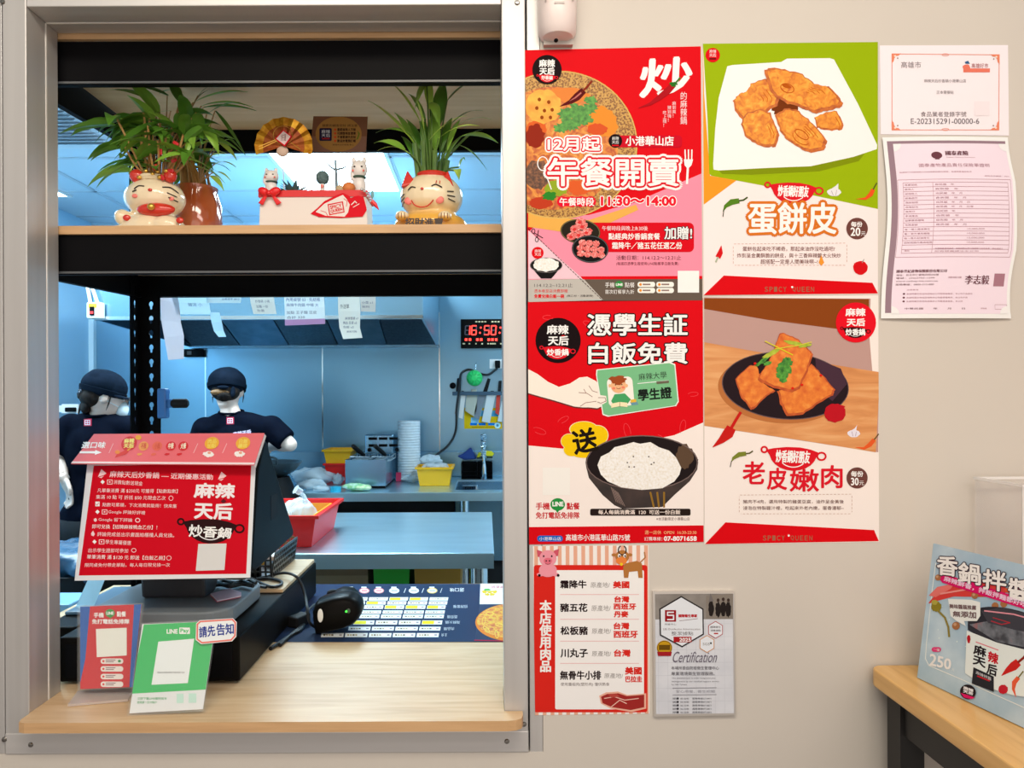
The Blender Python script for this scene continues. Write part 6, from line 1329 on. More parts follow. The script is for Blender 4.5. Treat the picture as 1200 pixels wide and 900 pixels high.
# ---- gold fan pick
d = 1.475; c_ = at(333, 169, d); t = thing('fan_ornament', (c_.x, d-D0, GZ), 'folded gold and red paper fan ornament on a stick', 'fan')
b = MB(); b2 = MB(); n = 20
for k in range(n):
    for mb_, r0, r1 in ((b2, .0, .72), (b, .72, 1.0)):
        pt = []
        for kk, rr in ((k, r0), (k+1, r0), (k+1, r1), (k, r1)):
            q = R(-18+216*kk/n); rx, ry = 34*d/F*rr, 34*d/F*rr; pt.append(V(c_.x+rx*math.cos(q)-.001, d-D0+(.0022 if kk % 2 else -.0022)*rr, c_.z-.004+ry*math.sin(q)))
        if r0 == 0: pt = pt[1:]
        mb_.poly(pt)
m_foil = noisy('gold_foil', [(.3, (.62, .22, .01)), (.7, (.90, .52, .04))], 90, 2, .3, metal=.6); m_foil2 = noisy('copper_foil', [(.3, (.34, .06, .015)), (.7, (.60, .18, .04))], 60, 2, .35, metal=.5)
obj('fan_edge', b, m_foil, t); obj('fan_leaf', b2, m_foil2, t)
obj('ring_cord', MB().tube([V(c_.x-.001+.019*math.cos(R(a)), d-D0-.006, c_.z+.016+.018*math.sin(R(a))) for a in range(0, 361, 20)], .0007, 5), m_gold, t)
A = Art(V(0, d-D0-.008, 0), V(0, -1, 0), [(332, 152), (342.5, 160), (334, 172), (322, 163)], thick=.0012, clip=False); A.base(RR); A.poly([(332.2, 153.8), (340.6, 160.2), (333.6, 170), (324, 162.8)], (240, 206, 196), 1)
A.text('好運', [(329.5, 157.5), (335.5, 157.5), (335.5, 165.5), (329.5, 165.5)], (120, 40, 40), 2); obj('charm_tag', A.mb, None, t)
obj('cord', MB().tube([at(325, 163, d-.006), at(303, 172, d-.006)], .0009, 5).tube([at(326, 164.5, d-.006), at(303.5, 175, d-.006)], .0009, 5).tube([at(341, 167, d-.006), at(352, 175, d-.006)], .0009, 5), m_gold, t)
obj('knot_ball', MB().ell(at(331, 177.5, d), (.012, .006, .0105)), M('beige_knot', (.62, .46, .36), .6), t, smooth=True)
obj('stick', MB().tube([at(331, 182, d), V(c_.x, d-D0, GZ)], .0012, 6), M('stick_white', (.7, .72, .72), .4), t)
# ---- brown notice on a stick
d = 1.545; t = thing('notice_card', (at(397, 170, d).x, d-D0, GZ), 'small brown notice card on a thin stick above the planter box', 'sign')
qd = [(367.5, 136.5), (431, 137), (429, 178), (363.5, 178)]
A = Art(V(0, d-D0, 0), V(0, -1, 0), qd, thick=.0015); A.base((130, 84, 60), rough=.3)
A.poly([(366, 160), (430, 160), (429, 178), (363.5, 178)], (146, 100, 80), 1); A.disc(397, 157.5, 27, 20.5, (176, 122, 62), 2)
A.rect(374.5, 150.5, 389, 165.5, (40, 34, 60), 3, r=1.5); A.text('麻辣', (377, 152.5, 387, 156.5), (230, 220, 220), 4); A.text('天后', (377, 157, 387, 161), (230, 220, 220), 4); A.rect(377.5, 162, 386.5, 163.6, (170, 40, 40), 4)
A.text('親愛的顧客您好 請注意', (378, 146, 419, 149), (50, 30, 20), 4)
for k, s_ in enumerate(('最愛麻辣人不辣', '可調整辣度選擇', '不喜歡請先告知', '歡迎來電預訂喔')): A.disc(393, 152.3+k*4.4, 1.5, 1.5, (206, 80, 40), 4); A.text(s_, (395.5, 150.6+k*4.4, 417, 154+k*4.4), (60, 36, 24), 4, bold=.1)
A.text('麻辣天后炒香鍋 敬上', (390, 169, 415, 171), (70, 44, 30), 4)
A.poly([(419, 153), (422, 157), (420, 163), (417.5, 164.5), (420, 158)], (110, 120, 40), 3)
obj('card', A.mb, None, t); obj('stick', MB().tube([at(397, 178, d+.003), V(at(397, 178, d).x, d-D0+.003, GZ)], .0013, 6), M('twig_grey', (.16, .22, .26), .6), t)

# ---- right lucky cat planter
d = 1.455; c0 = at(505, 262, d); cx, cy = c0.x, d-D0; sc_ = d/F
t = thing('cat_planter', (cx, cy, SZ), 'round smiling cat planter with pink cheeks and red ears, right on shelf', 'planter')
bc = V(cx, cy, SZ+.030); hc = V(cx+1*sc_, cy, at(505, 232, d).z); hr = (37*sc_, .052, 28*sc_)
bc = V(cx, cy, SZ+.022); b = MB().ell(bc, (43.5*sc_, .058, .031)).ell(hc, hr); b.xf(lambda p: V(p.x, p.y, max(p.z, SZ+.0006)))
m_or = None
mm, nt_, bb = bsdf('cat_glaze'); N_ = nt_.nodes; tc = N_.new('ShaderNodeTexCoord'); sp = N_.new('ShaderNodeSeparateXYZ'); rm = N_.new('ShaderNodeValToRGB')
nt_.links.new(tc.outputs['Generated'], sp.inputs[0]); nt_.links.new(sp.outputs['Z'], rm.inputs[0]); nt_.links.new(rm.outputs[0], bb.inputs['Base Color'])
for e_, (p_, c_) in zip(rm.color_ramp.elements, ((.0, (.80, .32, .03)), (.55, (.88, .74, .50)))): e_.position = p_; e_.color = (*c_, 1)
e_ = rm.color_ramp.elements.new(.28); e_.color = (.82, .46, .08, 1)
bb.inputs['Roughness'].default_value = .18; bb.inputs['Coat Weight'].default_value = .4
obj('pot_body', b, mm, t, remesh=.0032, smoothit=6)
b = MB().lathe((hc.x+.002, cy, hc.z+hr[2]*.86), [(.032, -.004), (.034, .002), (.032, .005), (.028, .005), (.027, .0)], 24); obj('pot_rim', b, m_redg, t, smooth=True)
for s_, px in ((-1, 479), (1, 523)):
    e = at(px, 207, d-.03); b = MB()
    b.prism([V(e.x-.015, cy-.034, e.z-.015-.006*(s_ < 0)), V(e.x+.015, cy-.034, e.z-.015-.006*(s_ > 0)), V(e.x+s_*.003, cy-.026, e.z+.014)], (0, .020, 0))
    obj('ear', b, m_redg, t, remesh=.0018, smoothit=4)
hf = lambda px, py: on_ell(hc, hr, max(-.93, min(.93, (at(px, py, d-.045).x-hc.x)/hr[0])), (at(px, py, d-.045).z-hc.z)/hr[2], 1.012)
b = MB()
for pts in (((478, 222), (482, 218.5), (487, 220)), ((506, 219), (511, 217), (518, 220)), ((468.5, 227), (473, 225)), ((467.5, 231.5), (473, 229)), ((468, 235.5), (473, 233)), ((524, 224), (531, 223)), ((524, 228.5), (532.5, 228.5)), ((525, 232), (532.5, 234))): b.tube(cable([hf(*p) for p in pts], steps=4), .0011, 5)
obj('eyes_whiskers', b, m_inkb, t)
b = MB().tube(cable([hf(*p)-V(0, .0022, 0) for p in ((482, 234), (486, 239.5), (494, 242), (502, 240.5), (508, 235))], steps=4), .0013, 5)
for px in (511, 515): b.tube([hf(px, 215.5), hf(px+.6, 212)], .0009, 5)
obj('mouth', b, m_redg, t)
e = hf(495, 222); obj('nose', MB().ell(e, (.003, .0016, .0025)), m_redg, t, smooth=True)
for px, py in ((478.5, 233.5), (515, 234)): e = hf(px, py); obj('cheek', MB().ell(e+V(0, .0022, 0), (.0085, .003, .0075)), m_pink, t, smooth=True)
for px, s_ in ((471, -1), (521, 1)):
    e = at(px, 253, 1.40); obj('paw', MB().ell((e.x, cy-.052, e.z), (.013, .012, .010)), mm, t, smooth=True)
    b = MB()
    for k in range(3): b.tube([V(e.x+(k-1)*.0055, cy-.0645+abs(k-1)*.0012, e.z+.004), V(e.x+(k-1)*.0062, cy-.0635+abs(k-1)*.0012, e.z-.006)], .0008, 5)
    obj('toes', b, M('painted_brown', (.20, .05, .02), .4), t)
A = Art(V(0, cy-.0625, 0), V(0, -1, 0), None, thick=.0003, clip=False); A.text('招財進寶', (475, 255.5, 519, 266), M('painted_dark', (.04, .02, .012), .4), 1, bold=.4); 
obj('lettering', A.mb, None, t)
rd = random.Random(21); st = MB(); lv = [MB(), MB(), MB()]; top = V(hc.x, cy, hc.z+hr[2]*.86)
for k in range(9):
    a = k/8*2-1; base = top+V(a*.026, rd.uniform(-.018, .018), -.002); tip = base+V(a*.006, 0, rd.uniform(.03, .08)); st.tube([base, tip], .0052, 8)
for bx_, by_, tx_, ty_, wpx, m_, dd in ((486, 168, 431, 118, 12, 2, .0), (492, 142, 457, 97, 8, 2, -.01), (497, 152, 488, 118, 13, 2, -.04), (504, 128, 500, 90, 10, 2, .01), (500, 96, 486, 128, 11, 1, -.01), (512, 150, 520, 94, 17, 0, .03), (524, 118, 558, 97, 10, 0, .03), (506, 120, 515, 150, 12, 1, -.02), (474, 176, 438, 168, 15, 1, -.02), (480, 180, 442, 177, 7, 2, -.03), (482, 158, 440, 156, 9, 1, .0), (490, 176, 462, 132, 13, 1, .01), (496, 180, 476, 140, 12, 0, .02), (503, 164, 547, 136, 7, 2, -.03), (514, 162, 562, 148, 7, 2, -.03), (540, 160, 584, 168, 14, 1, -.01), (532, 150, 576, 140, 10, 1, .02), (528, 146, 566, 130, 9, 0, .03), (536, 170, 571, 200, 8, 0, .0), (524, 176, 540, 140, 14, 1, -.01), (516, 178, 530, 138, 12, 0, .02), (538, 196, 545, 188, 7, 1, -.01), (534, 200, 538, 212, 9, 2, -.02), (502, 184, 494, 140, 12, 0, .01), (510, 176, 508, 130, 13, 1, .0), (488, 190, 470, 160, 10, 0, .02), (520, 190, 545, 158, 10, 1, .01), (498, 140, 478, 110, 9, 1, .02), (530, 180, 566, 152, 10, 0, .02), (484, 186, 452, 186, 8, 1, -.02)):
    leaf_to(lv[m_], st, top+V((bx_-505)*.0006, dd*.4, -.003), at(bx_, by_, d+dd), at(tx_, ty_, d+dd*1.5), wpx*d/F*1.1, .009, r=.0017)
obj('canes', st, m_canegreen, t, smooth=True)
for k in range(3): tag(obj('leaves', lv[k], m_leaf[k], t, smooth=True), kind='stuff')

# ---- order slips taped behind the rear beam
SY = yr+.0065
def slip(pts, lab, col, lines=(), curl=0, group='order slips behind the rack beam', text=None, band=None):
    """Hanging paper strip: left and right edge pixels from top to bottom."""
    d_ = SY+D0; b = MB(); L_ = [p[0] for p in pts]; n = len(pts); vs = []
    ys = [0]+[.004*(k % 2)+curl*(k/max(1, n-1))**2 for k in range(1, n)]
    for k, (l_, r_) in enumerate(pts): y = ys[k]; vs += [at(*l_, d_)+V(0, y, 0), at(*r_, d_)+V(0, y+.001, 0)]
    m_ = thin_paper(col); fs = [(2*k, 2*k+2, 2*k+3, 2*k+1) for k in range(n-1)]
    b.add(vs, fs, m_)
    def pos(u, v):
        q = v*(n-1); k = min(int(q), n-2); f = q-k; l_ = vs[2*k].lerp(vs[2*k+2], f); r_ = vs[2*k+1].lerp(vs[2*k+3], f); return l_.lerp(r_, u)+V(0, -.0006, 0)
    if band: b.add([pos(0, band[0]), pos(1, band[0]), pos(1, band[1]), pos(0, band[1])], [(3, 2, 1, 0)], thin_paper(band[2]))
    for s_, u0, v0, u1, v1, c in lines:
        vv, ff = glyphs(s_); b.add([pos(u0+(u1-u0)*x, v0+(v1-v0)*y)+V(0, -.0003, 0) for x, y in vv], ff, ink(c, .5))
    return tag(obj('order_slip', b, None), lab, 'order slip', group)
TX = (90, 80, 110)
slip([((186, 340), (205, 340)), ((187, 352), (209, 354)), ((189, 375), (212, 378)), ((192, 395), (215, 393)), ((198, 422), (216, 420.5))], 'long blank pinkish slip beside the perforated post', (226, 206, 206), curl=-.004)
slip([((199, 340), (243, 340)), ((202, 354), (244, 355)), ((207, 368), (246, 368))], 'wide pale blue slip right of the long blank slip', (206, 226, 240), [('滷肉飯 大 兩份 外帶', .30, .12, .85, .28, (120, 150, 190)), ('雞湯 小', .4, .5, .8, .66, (120, 150, 190))], curl=.006)
slip([((246, 366), (257, 366)), ((247, 378), (259, 377)), ((250, 388), (261, 387)), ((254, 394.5), (262.5, 394))], 'narrow curled strip hanging below the wide pale slip', (190, 214, 226), curl=.01)
slip([((241, 340), (282, 340)), ((241, 349), (282, 349)), ((242, 355), (282, 355))], 'short white label slip printed with small blue marks', (226, 234, 246), [('出餐順序 0812', .45, .5, .95, .72, (90, 100, 160))])
slip([((292, 340), (320, 340)), ((293, 354), (321, 354)), ((297, 368), (324, 368))], 'cream receipt slip left of the pink ticket', (236, 222, 206), [('炒香鍋 小辣', .2, .4, .8, .52, TX), ('加麵 一份', .2, .62, .7, .74, TX), ('外帶', .2, .80, .5, .92, TX)])
slip([((332.5, 340), (379, 340)), ((333, 360), (380, 360)), ((334, 381.5), (381, 379.5))], 'white ticket with a pink bottom band', (244, 238, 244), [('內用桌號 03 · 先結帳', .05, .22, .9, .33, (70, 90, 160)), ('麻辣牛肉鍋 中辣 大', .05, .38, .85, .48, (70, 90, 160)), ('加點 王子麵 豆皮', .05, .60, .8, .69, TX), ('合計 320', .05, .74, .5, .82, TX)], band=(.84, 1, (238, 176, 214)))
slip([((396, 340), (421, 340)), ((396, 365), (422, 364)), ((398, 384), (422, 384)), ((402.5, 397.5), (425, 396))], 'long cream receipt with dark print, curled at the bottom', (246, 228, 208), [('外送單', .1, .22, .5, .29, DK), ('麻辣香鍋 x1', .3, .45, .9, .51, TX), ('鴨血 豆腐 x2', .2, .54, .85, .60, TX), ('白飯 x2', .2, .63, .7, .69, TX), ('謝謝光臨', .3, .76, .8, .82, TX)], curl=-.008)
slip([((421, 340), (440, 340)), ((422, 354), (440, 354)), ((423, 365), (440, 365.5))], 'small tan receipt just right of the long cream receipt', (226, 206, 190), [('小菜 x1', .1, .45, .8, .58, TX), ('飲料', .1, .68, .6, .8, TX)])

# ---- blue roller tool clipped on the perforated post
d = 1.72; e0, e1 = at(180, 455, d), at(180, 491, d); px_ = e0.x
t = thing('label_roller', (px_, d-D0, e1.z), 'blue handled roller hooked on the perforated black post', 'roller')
m_bl = M('tool_blue', (.03, .17, .50), .35)
yy = yr-.028
obj('blue_holder', MB().box((px_-.011, yy-.012, e1.z), (px_+.011, yy+.012, e0.z)), m_bl, t, bevel=.004)
k0 = at(186, 473, d); b = MB().box((k0.x-.004, yy-.006, k0.z-.010), (k0.x+.014, yy+.006, k0.z+.010)); obj('arm', b, m_bl, t, bevel=.002)
rA, rB = at(190, 473, d), at(210, 473, d); obj('roller', MB().tube([(rA.x, yy, rA.z), (rA.x+.004, yy, rA.z), (rB.x-.004, yy, rA.z), (rB.x, yy, rA.z)], [.008, .011, .011, .007], 16), m_blackm, t, smooth=True)
obj('hook', MB().box((px_-.004, yy+.012, e0.z-.012), (px_+.004, yr-.0015, e0.z-.004)), m_bl, t)

# ================================================================== KITCHEN THINGS
TZ = BZ+.001
def open_box(name, px0, px1, pyt, pyb, d, depth, col, lab, cat, z0=TZ, flare=.02, rim=.010, group=None, mat=None):
    """Flared open plastic container, front bottom edge read at pyb, front rim at pyt."""
    a, c = at(px0, pyt, d), at(px1, pyt, d); y0 = d-D0; zt = a.z; t = thing(name, ((a.x+c.x)/2, y0+depth/2, z0), lab, cat, group)
    m = mat or M(name+'_'+lab.split()[0]+'_%d' % px0, col, .35); x0, x1, y1 = a.x, c.x, y0+depth
    def ringp(dx, z): return [(x0+dx, y0+dx, z), (x1-dx, y0+dx, z), (x1-dx, y1-dx, z), (x0+dx, y1-dx, z)]
    b = MB(); o, i_ = ringp(flare, z0), ringp(0, zt); o2, i2 = ringp(flare+.004, z0+.004), ringp(.004, zt)
    b.add(o+i_+o2+i2, [(3, 2, 1, 0)]+[(k, (k+1) % 4, 4+(k+1) % 4, 4+k) for k in range(4)]+[(8, 9, 10, 11)]+[(12+k, 12+(k+1) % 4, 8+(k+1) % 4, 8+k) for k in range(4)]+[(4+k, 4+(k+1) % 4, 12+(k+1) % 4, 12+k) for k in range(4)])
    obj('body', b, m, t)
    r = MB(); e = rim
    for A_, B_ in (((x0-e, y0-e), (x1+e, y0)), ((x0-e, y1), (x1+e, y1+e)), ((x0-e, y0), (x0, y1)), ((x1, y0), (x1+e, y1))): r.box((*A_, zt-.010), (*B_, zt+.002))
    obj('rim', r, m, t)
    return t, (x0, x1, y0, y1, zt)
def crumple(c, r, seed, amp=.25, nu=26, nv=16):
    b = MB().ell(c, r, nu=nu, nv=nv); c = Vector(c); rd = Vector((seed*3.1, seed*1.7, seed*.9)); k_ = 1/max(r)
    for i, p in enumerate(b.v):
        q = (p-c); f = 1+amp*(noise.noise(q*k_*2.2+rd)+.6*noise.noise(q*k_*5+rd)); b.v[i] = c+q*f
    return b
m_yel = M('tray_yellow', (.90, .44, .005), .35); m_redt = M('tray_red', (.85, .015, .012), .30)
m_film = M('clear_film', (.75, .86, .92), .12, alpha=.55); m_paper = noisy('white_paper', [(.3, (.72, .76, .78)), (.7, (.80, .83, .85))], 40, 2, .6)
# red tub on the prep table
t, (x0, x1, y0, y1, zt) = open_box('plastic_tub', 262, 370, 605, 643, 2.71, .45, None, 'big red plastic tub of packed food on the prep table', 'tub', flare=.022, rim=.014, mat=m_redt)
zi = TZ+.006
tt = thing('food_tray', ((x0+x1)/2+.02, (y0+y1)/2, zi), 'orange yellow tray nested inside the big red tub', 'tray')
b = MB(); xi0, xi1, yi0, yi1 = x0+.03, x1-.032, y0+.04, y1-.04; zz = zt-.012
b.add([(xi0+.015, yi0+.015, zi), (xi1-.015, yi0+.015, zi), (xi1-.015, yi1-.015, zi), (xi0+.015, yi1-.015, zi), (xi0, yi0, zz), (xi1, yi0, zz), (xi1, yi1, zz), (xi0, yi1, zz)], [(0, 1, 2, 3), (0, 1, 5, 4), (1, 2, 6, 5), (2, 3, 7, 6), (3, 0, 4, 7)])
obj('body', b, M('tray_orange', (.85, .36, .02), .35), tt); b = MB(); b.box((xi0-.006, yi0-.006, zz-.004), (xi1+.006, yi0, zz)).box((xi0-.006, yi1, zz-.004), (xi1+.006, yi1+.006, zz)).box((xi0-.006, yi0, zz-.004), (xi0, yi1, zz)).box((xi1, yi0, zz-.004), (xi1+.006, yi1, zz)); obj('rim', b, MATS['tray_orange'], tt)
for k, (fx, fy, r_) in enumerate(((.50, .22, .058), (.75, .50, .056), (.26, .52, .056), (.55, .82, .056))):
    c = V(xi0+(xi1-xi0)*fx, yi0+(yi1-yi0)*fy, zz-.018); tt = thing('food_bag', (c.x, c.y, c.z-.05), ('knotted clear bag of pale food at the front of the red tub', 'clear food bag at the right in the red tub', 'clear food bag at the left rear of the red tub', 'clear food bag at the rear of the red tub')[k], 'food bag')
    obj('bag', crumple(c, (r_, r_*.95, .048), k+1, .22), m_film, tt, smooth=True, angle=80)
    obj('contents', crumple(c-V(0, 0, .010), (r_*.72, r_*.65, .026), k+9, .3), noisy('noodle_food', [(.3, (.80, .52, .20)), (.7, (.86, .78, .62))], 40, 3, .5), tt, smooth=True)
    if k < 2: obj('knot', MB().tube(cable([c+V(0, 0, .035), c+V(.008, 0, .06), c+V(-.012, .01, .085), c+V(-.03, 0, .10)]), [.012]*8+[.008]*8+[.014]*8+[.020], 8), m_film, tt, smooth=True)
# things on the back counter
open_box('food_tub', 380.5, 409, 543.5, 555, 4.86, .22, None, 'red plastic tub under the yellow one on the back counter', 'tub', flare=.01, mat=m_redt)
zs = at(390, 543.5, 4.86).z+.003
open_box('food_tub', 379, 411, 527.5, 543, 4.85, .24, None, 'yellow plastic tub stacked on the red one on the back counter', 'tub', z0=zs, flare=.015, mat=m_yel)
d = 4.50; a, c = at(404.5, 539, d), at(452, 539, d); y0 = d-D0; dep = .50; zt = a.z; t = thing('deep_fryer', ((a.x+c.x)/2, y0+dep/2, TZ), 'stainless countertop fryer with two black handled baskets', 'fryer')
b = MB(); b.box((a.x, y0, TZ+.015), (c.x, y0+.008, zt)); b.box((a.x, y0+.008, TZ+.015), (a.x+.008, y0+dep, zt)); b.box((c.x-.008, y0+.008, TZ+.015), (c.x, y0+dep, zt)); b.box((a.x, y0+dep-.008, TZ+.015), (c.x, y0+dep, zt)); b.box((a.x+.008, y0+.008, TZ+.015), (c.x-.008, y0+dep-.008, TZ+.05))
obj('body', b, m_steel, t); obj('base', MB().box((a.x+.01, y0+.01, TZ), (c.x-.006, y0+dep, TZ+.015)), m_black, t)
zc_ = at(440, 509, d+.4).z; b = MB().box((a.x+.06, y0+dep-.13, zt+.0005), (c.x+.0, y0+dep, zc_)); obj('control_box', b, m_steel, t, bevel=.008)
b = MB()
for r_ in range(2):
    for k in range(3): b.box((a.x+.085+k*.068, y0+dep-.134, zc_-.035-r_*.045), (a.x+.14+k*.068, y0+dep-.128, zc_-.018-r_*.045))
obj('vents', b, m_black, t)
for k in range(2): obj('knob', MB().lathe((a.x+.09+k*.18, y0+dep-.13, zt+.035), [(.014, 0), (.012, .014)], 14, rot=Matrix.Rotation(R(90), 3, 'X')), m_black, t)
m_wire = M('basket_wire', (.32, .40, .45), .3, .9)
for k, px in enumerate((418, 439)):
    bx_ = a.x+.02+k*.135; w_ = .115; b = MB()
    for j in range(7): b.tube([(bx_+w_*j/6, y0+.05, zt-.01), (bx_+w_*j/6, y0+.30, zt-.01)], .0022, 5); b.tube([(bx_+w_*j/6, y0+.05, zt-.01), (bx_+w_*j/6, y0+.05, zt+.015)], .0022, 5); b.tube([(bx_+w_*j/6, y0+.30, zt-.01), (bx_+w_*j/6, y0+.30, zt+.015)], .0022, 5)
    for j in range(6): b.tube([(bx_, y0+.05+.05*j, zt-.01), (bx_+w_, y0+.05+.05*j, zt-.01)], .0022, 5)
    b.tube([(bx_, y0+.05, zt+.015), (bx_+w_, y0+.05, zt+.015), (bx_+w_, y0+.30, zt+.015), (bx_, y0+.30, zt+.015), (bx_, y0+.05, zt+.015)], .003, 5)
    obj('fry_basket', b, m_wire, t); hx_ = bx_+w_*.5
    obj('basket_handle', MB().tube([(hx_+.02, y0+.10, zt+.02), (hx_-.005, y0+.06, zt+.05), (hx_-.03, y0+.0, zt+.085)], [.011, .014, .013], 8), m_blackm, t, smooth=True)
d = 4.92; a, c = at(466, 556, d), at(493, 556, d); r_ = (c.x-a.x)/2; x_ = (a.x+c.x)/2; zt = at(480, 493, d).z
t = thing('paper_bowl_stack', (x_, d-D0, TZ), 'tall stack of white paper bowls on the back counter', 'bowl stack')
pf = [(r_*.72, 0)]; n = 22
for k in range(n): z_ = .01+(zt-TZ-.012)*k/n; pf += [(r_*.96, z_), (r_, z_+.004), (r_, z_+.007), (r_*.955, z_+.009)]
pf += [(r_*.98, zt-TZ-.003), (r_*.90, zt-TZ), (.01, zt-TZ)]
obj('bowls', MB().lathe((x_, d-D0, TZ), pf, 28), m_paper, t, smooth=True, angle=30)
wb = crumple((x_+.02, d-D0-r_-.05, TZ+.030), (.058, .032, .026), 5, .35); wb.xf(lambda q: V(q.x, q.y, max(q.z, TZ+.001))); obj('wrapper', wb, m_film, t, smooth=True); obj('red_label', MB().box((x_-r_-.004, d-D0-.06, TZ+.001), (x_-r_+.03, d-D0-.055, TZ+.06)), M('wrap_red', (.70, .03, .10), .4), t)
t, (x0, x1, y0, y1, zt) = open_box('food_tub', 488, 529.5, 548, 564.5, 4.60, .22, None, 'yellow plastic tub of bagged portions left of the sink', 'tub', flare=.018, mat=m_yel)
t = thing('portion_bag', ((x0+x1)/2, (y0+y1)/2, TZ+.01), 'clear bag of portions heaped in the yellow tub by the sink', 'food bag'); obj('bag', crumple(((x0+x1)/2+.0, (y0+y1)/2, zt-.01), (.088, .075, .03), 3, .35), m_film, t, smooth=True); obj('tied_top', crumple(((x0+x1)/2-.03, (y0+y1)/2+.03, zt+.035), (.06, .04, .035), 4, .4), m_film, t, smooth=True)
for k, (px, py, dd, r3, lab) in enumerate(((366, 560, 4.72, (.13, .095, .055), 'large crumpled clear plastic bag on the back counter left of the fryer'), (396, 558, 4.70, (.034, .034, .035), 'small clear bag between the tubs and the fryer'), (367, 568, 4.475, (.075, .05, .032), 'small knotted white bag near the wok'), (377, 575, 4.36, (.052, .028, .018), 'flat clear plastic bag at the counter edge'))):
    p = at(px, py, dd); c = V(p.x, dd-D0, TZ+r3[2]*.92); t = thing('plastic_bag', (c.x, c.y, TZ), lab, 'plastic bag')
    b = crumple(c, r3, 11+k, .38); b.xf(lambda q: V(q.x, q.y, max(q.z, TZ+.001))); obj('film', b, m_film, t, smooth=True, angle=80)
    b = crumple(c-V(0, 0, r3[2]*.2), (r3[0]*.6, r3[1]*.6, r3[2]*.6), 21+k, .3); b.xf(lambda q: V(q.x, q.y, max(q.z, TZ+.002))); obj('contents', b, m_paper, t, smooth=True)
p = at(394, 573, 4.36); tag(obj('tape_roll', MB().lathe((p.x-.002, 4.35-D0, TZ), [(.022, 0), (.032, 0), (.032, .030), (.022, .030), (.022, 0)], 24, cap=False), M('tape_blue', (.03, .45, .65), .35), smooth=True), 'small blue tape roll at the front of the back counter', 'tape')
p = at(418, 571, 4.38); b = crumple((p.x, 4.395-D0, TZ+.022), (.088, .045, .022), 31, .3); b.xf(lambda q: V(q.x, q.y, max(q.z, TZ+.001)))
tag(obj('snack_packet', b, noisy('green_print', [(.35, (.62, .80, .66)), (.5, (.20, .55, .20)), (.65, (.72, .82, .50))], 18, 2, .3), smooth=True, angle=80), 'green and white patterned packet lying before the fryer', 'packet')
# wok on its burner
p = at(318, 545, 4.35); wx, wy, wz = p.x, 4.40-D0, at(318, 540, 4.4).z
t = thing('wok_stove', (wx, wy, 0), 'dark stainless wok burner beside the worker in a net cap', 'stove')
obj('cabinet', MB().box((wx-.9, 4.30-D0, .02), (bx0-.012, byb-.04, BZ-.06)), m_steel, t); obj('splash_panel', MB().box((wx-.9, byb-.03, BZ-.059), (bx0-.012, byb, at(450, 529, 5.17).z)), m_steel, t); obj('burner_ring', MB().lathe((wx, wy, BZ-.0595), [(.13, 0), (.15, .03), (.13, .05), (.09, at(318, 541, 4.4).z-.094-BZ+.065), (.08, .05), (.10, .0)], 24), m_blackm, t, smooth=True)
t = thing('wok', (wx, wy, at(318, 541, 4.4).z-.094), 'black iron wok with loop handle resting on the burner', 'wok')
R_ = .165; pf = [(.02, 0), (R_*.45, .012), (R_*.78, .045), (R_, .092), (R_*1.01, .094), (R_*.97, .092), (R_*.75, .050), (R_*.43, .018), (.02, .006)]
zb = at(318, 541, 4.4).z-.094
obj('pan', MB().lathe((wx, wy, zb), pf, 32), M('iron', (.10, .15, .18), .35, .7), t, smooth=True)
obj('loop_handle', MB().tube(cable([(wx-.02, wy-R_*.9, zb+.09), (wx-.02, wy-R_-.02, zb+.13), (wx+.06, wy-R_-.02, zb+.13), (wx+.06, wy-R_*.9, zb+.09)]), .007), M('iron', (.10, .15, .18), .35, .7), t, smooth=True)
# sponge caddy behind the sink
p0, p1 = at(541, 553, 5.08), at(577, 553, 5.08); y0 = 5.0-D0; zt = at(560, 541, 5.05).z
t = thing('sponge_caddy', ((p0.x+p1.x)/2, y0+.05, TZ), 'black sponge caddy standing behind the kitchen sink', 'caddy')
b = MB(); b.box((p0.x, y0, TZ), (p1.x, y0+.095, TZ+.006)); b.box((p0.x, y0+.088, TZ+.006), (p1.x, y0+.095, zt))
for x in (p0.x, (p0.x+p1.x)/2-.003, p1.x-.006): b.box((x, y0, TZ+.006), (x+.006, y0+.088, zt))
for z in (TZ+.02, TZ+.045, zt-.008): b.box((p0.x, y0-.003, z), (p1.x, y0+.001, z+.006))
obj('frame', b, m_black, t)
q = at(551, 536, 5.05); b = MB().prism([at(534.5, 534.5, 5.04), at(541, 533, 5.04), at(551.5, 524, 5.04), at(556, 532, 5.04), at(559, 538, 5.04), at(545, 539.5, 5.04)], (0, .04, 0))
tag(obj('cleaning_cloth', b, M('cloth_navy', (.02, .05, .22), .9), remesh=.008, smoothit=2), 'folded navy cleaning cloth draped in the sponge caddy', 'cloth')
b = MB().prism([at(559, 536, 5.04), at(560, 532, 5.04), at(566, 528.5, 5.04), at(576, 529, 5.04), at(579, 532, 5.04), at(577, 534.5, 5.04), at(568, 534, 5.04)], (0, .05, 0), M('sponge_yellow', (.86, .72, .02), .9))
b.prism([at(559, 538, 5.04), at(559, 536, 5.04), at(568, 534, 5.04), at(577, 534.5, 5.04), at(577, 537, 5.04), at(568, 537.5, 5.04)], (0, .05, 0), M('sponge_dark', (.03, .06, .04), .9))
tag(obj('scrub_sponge', b), 'yellow scrub sponge on the right side of the caddy', 'sponge')
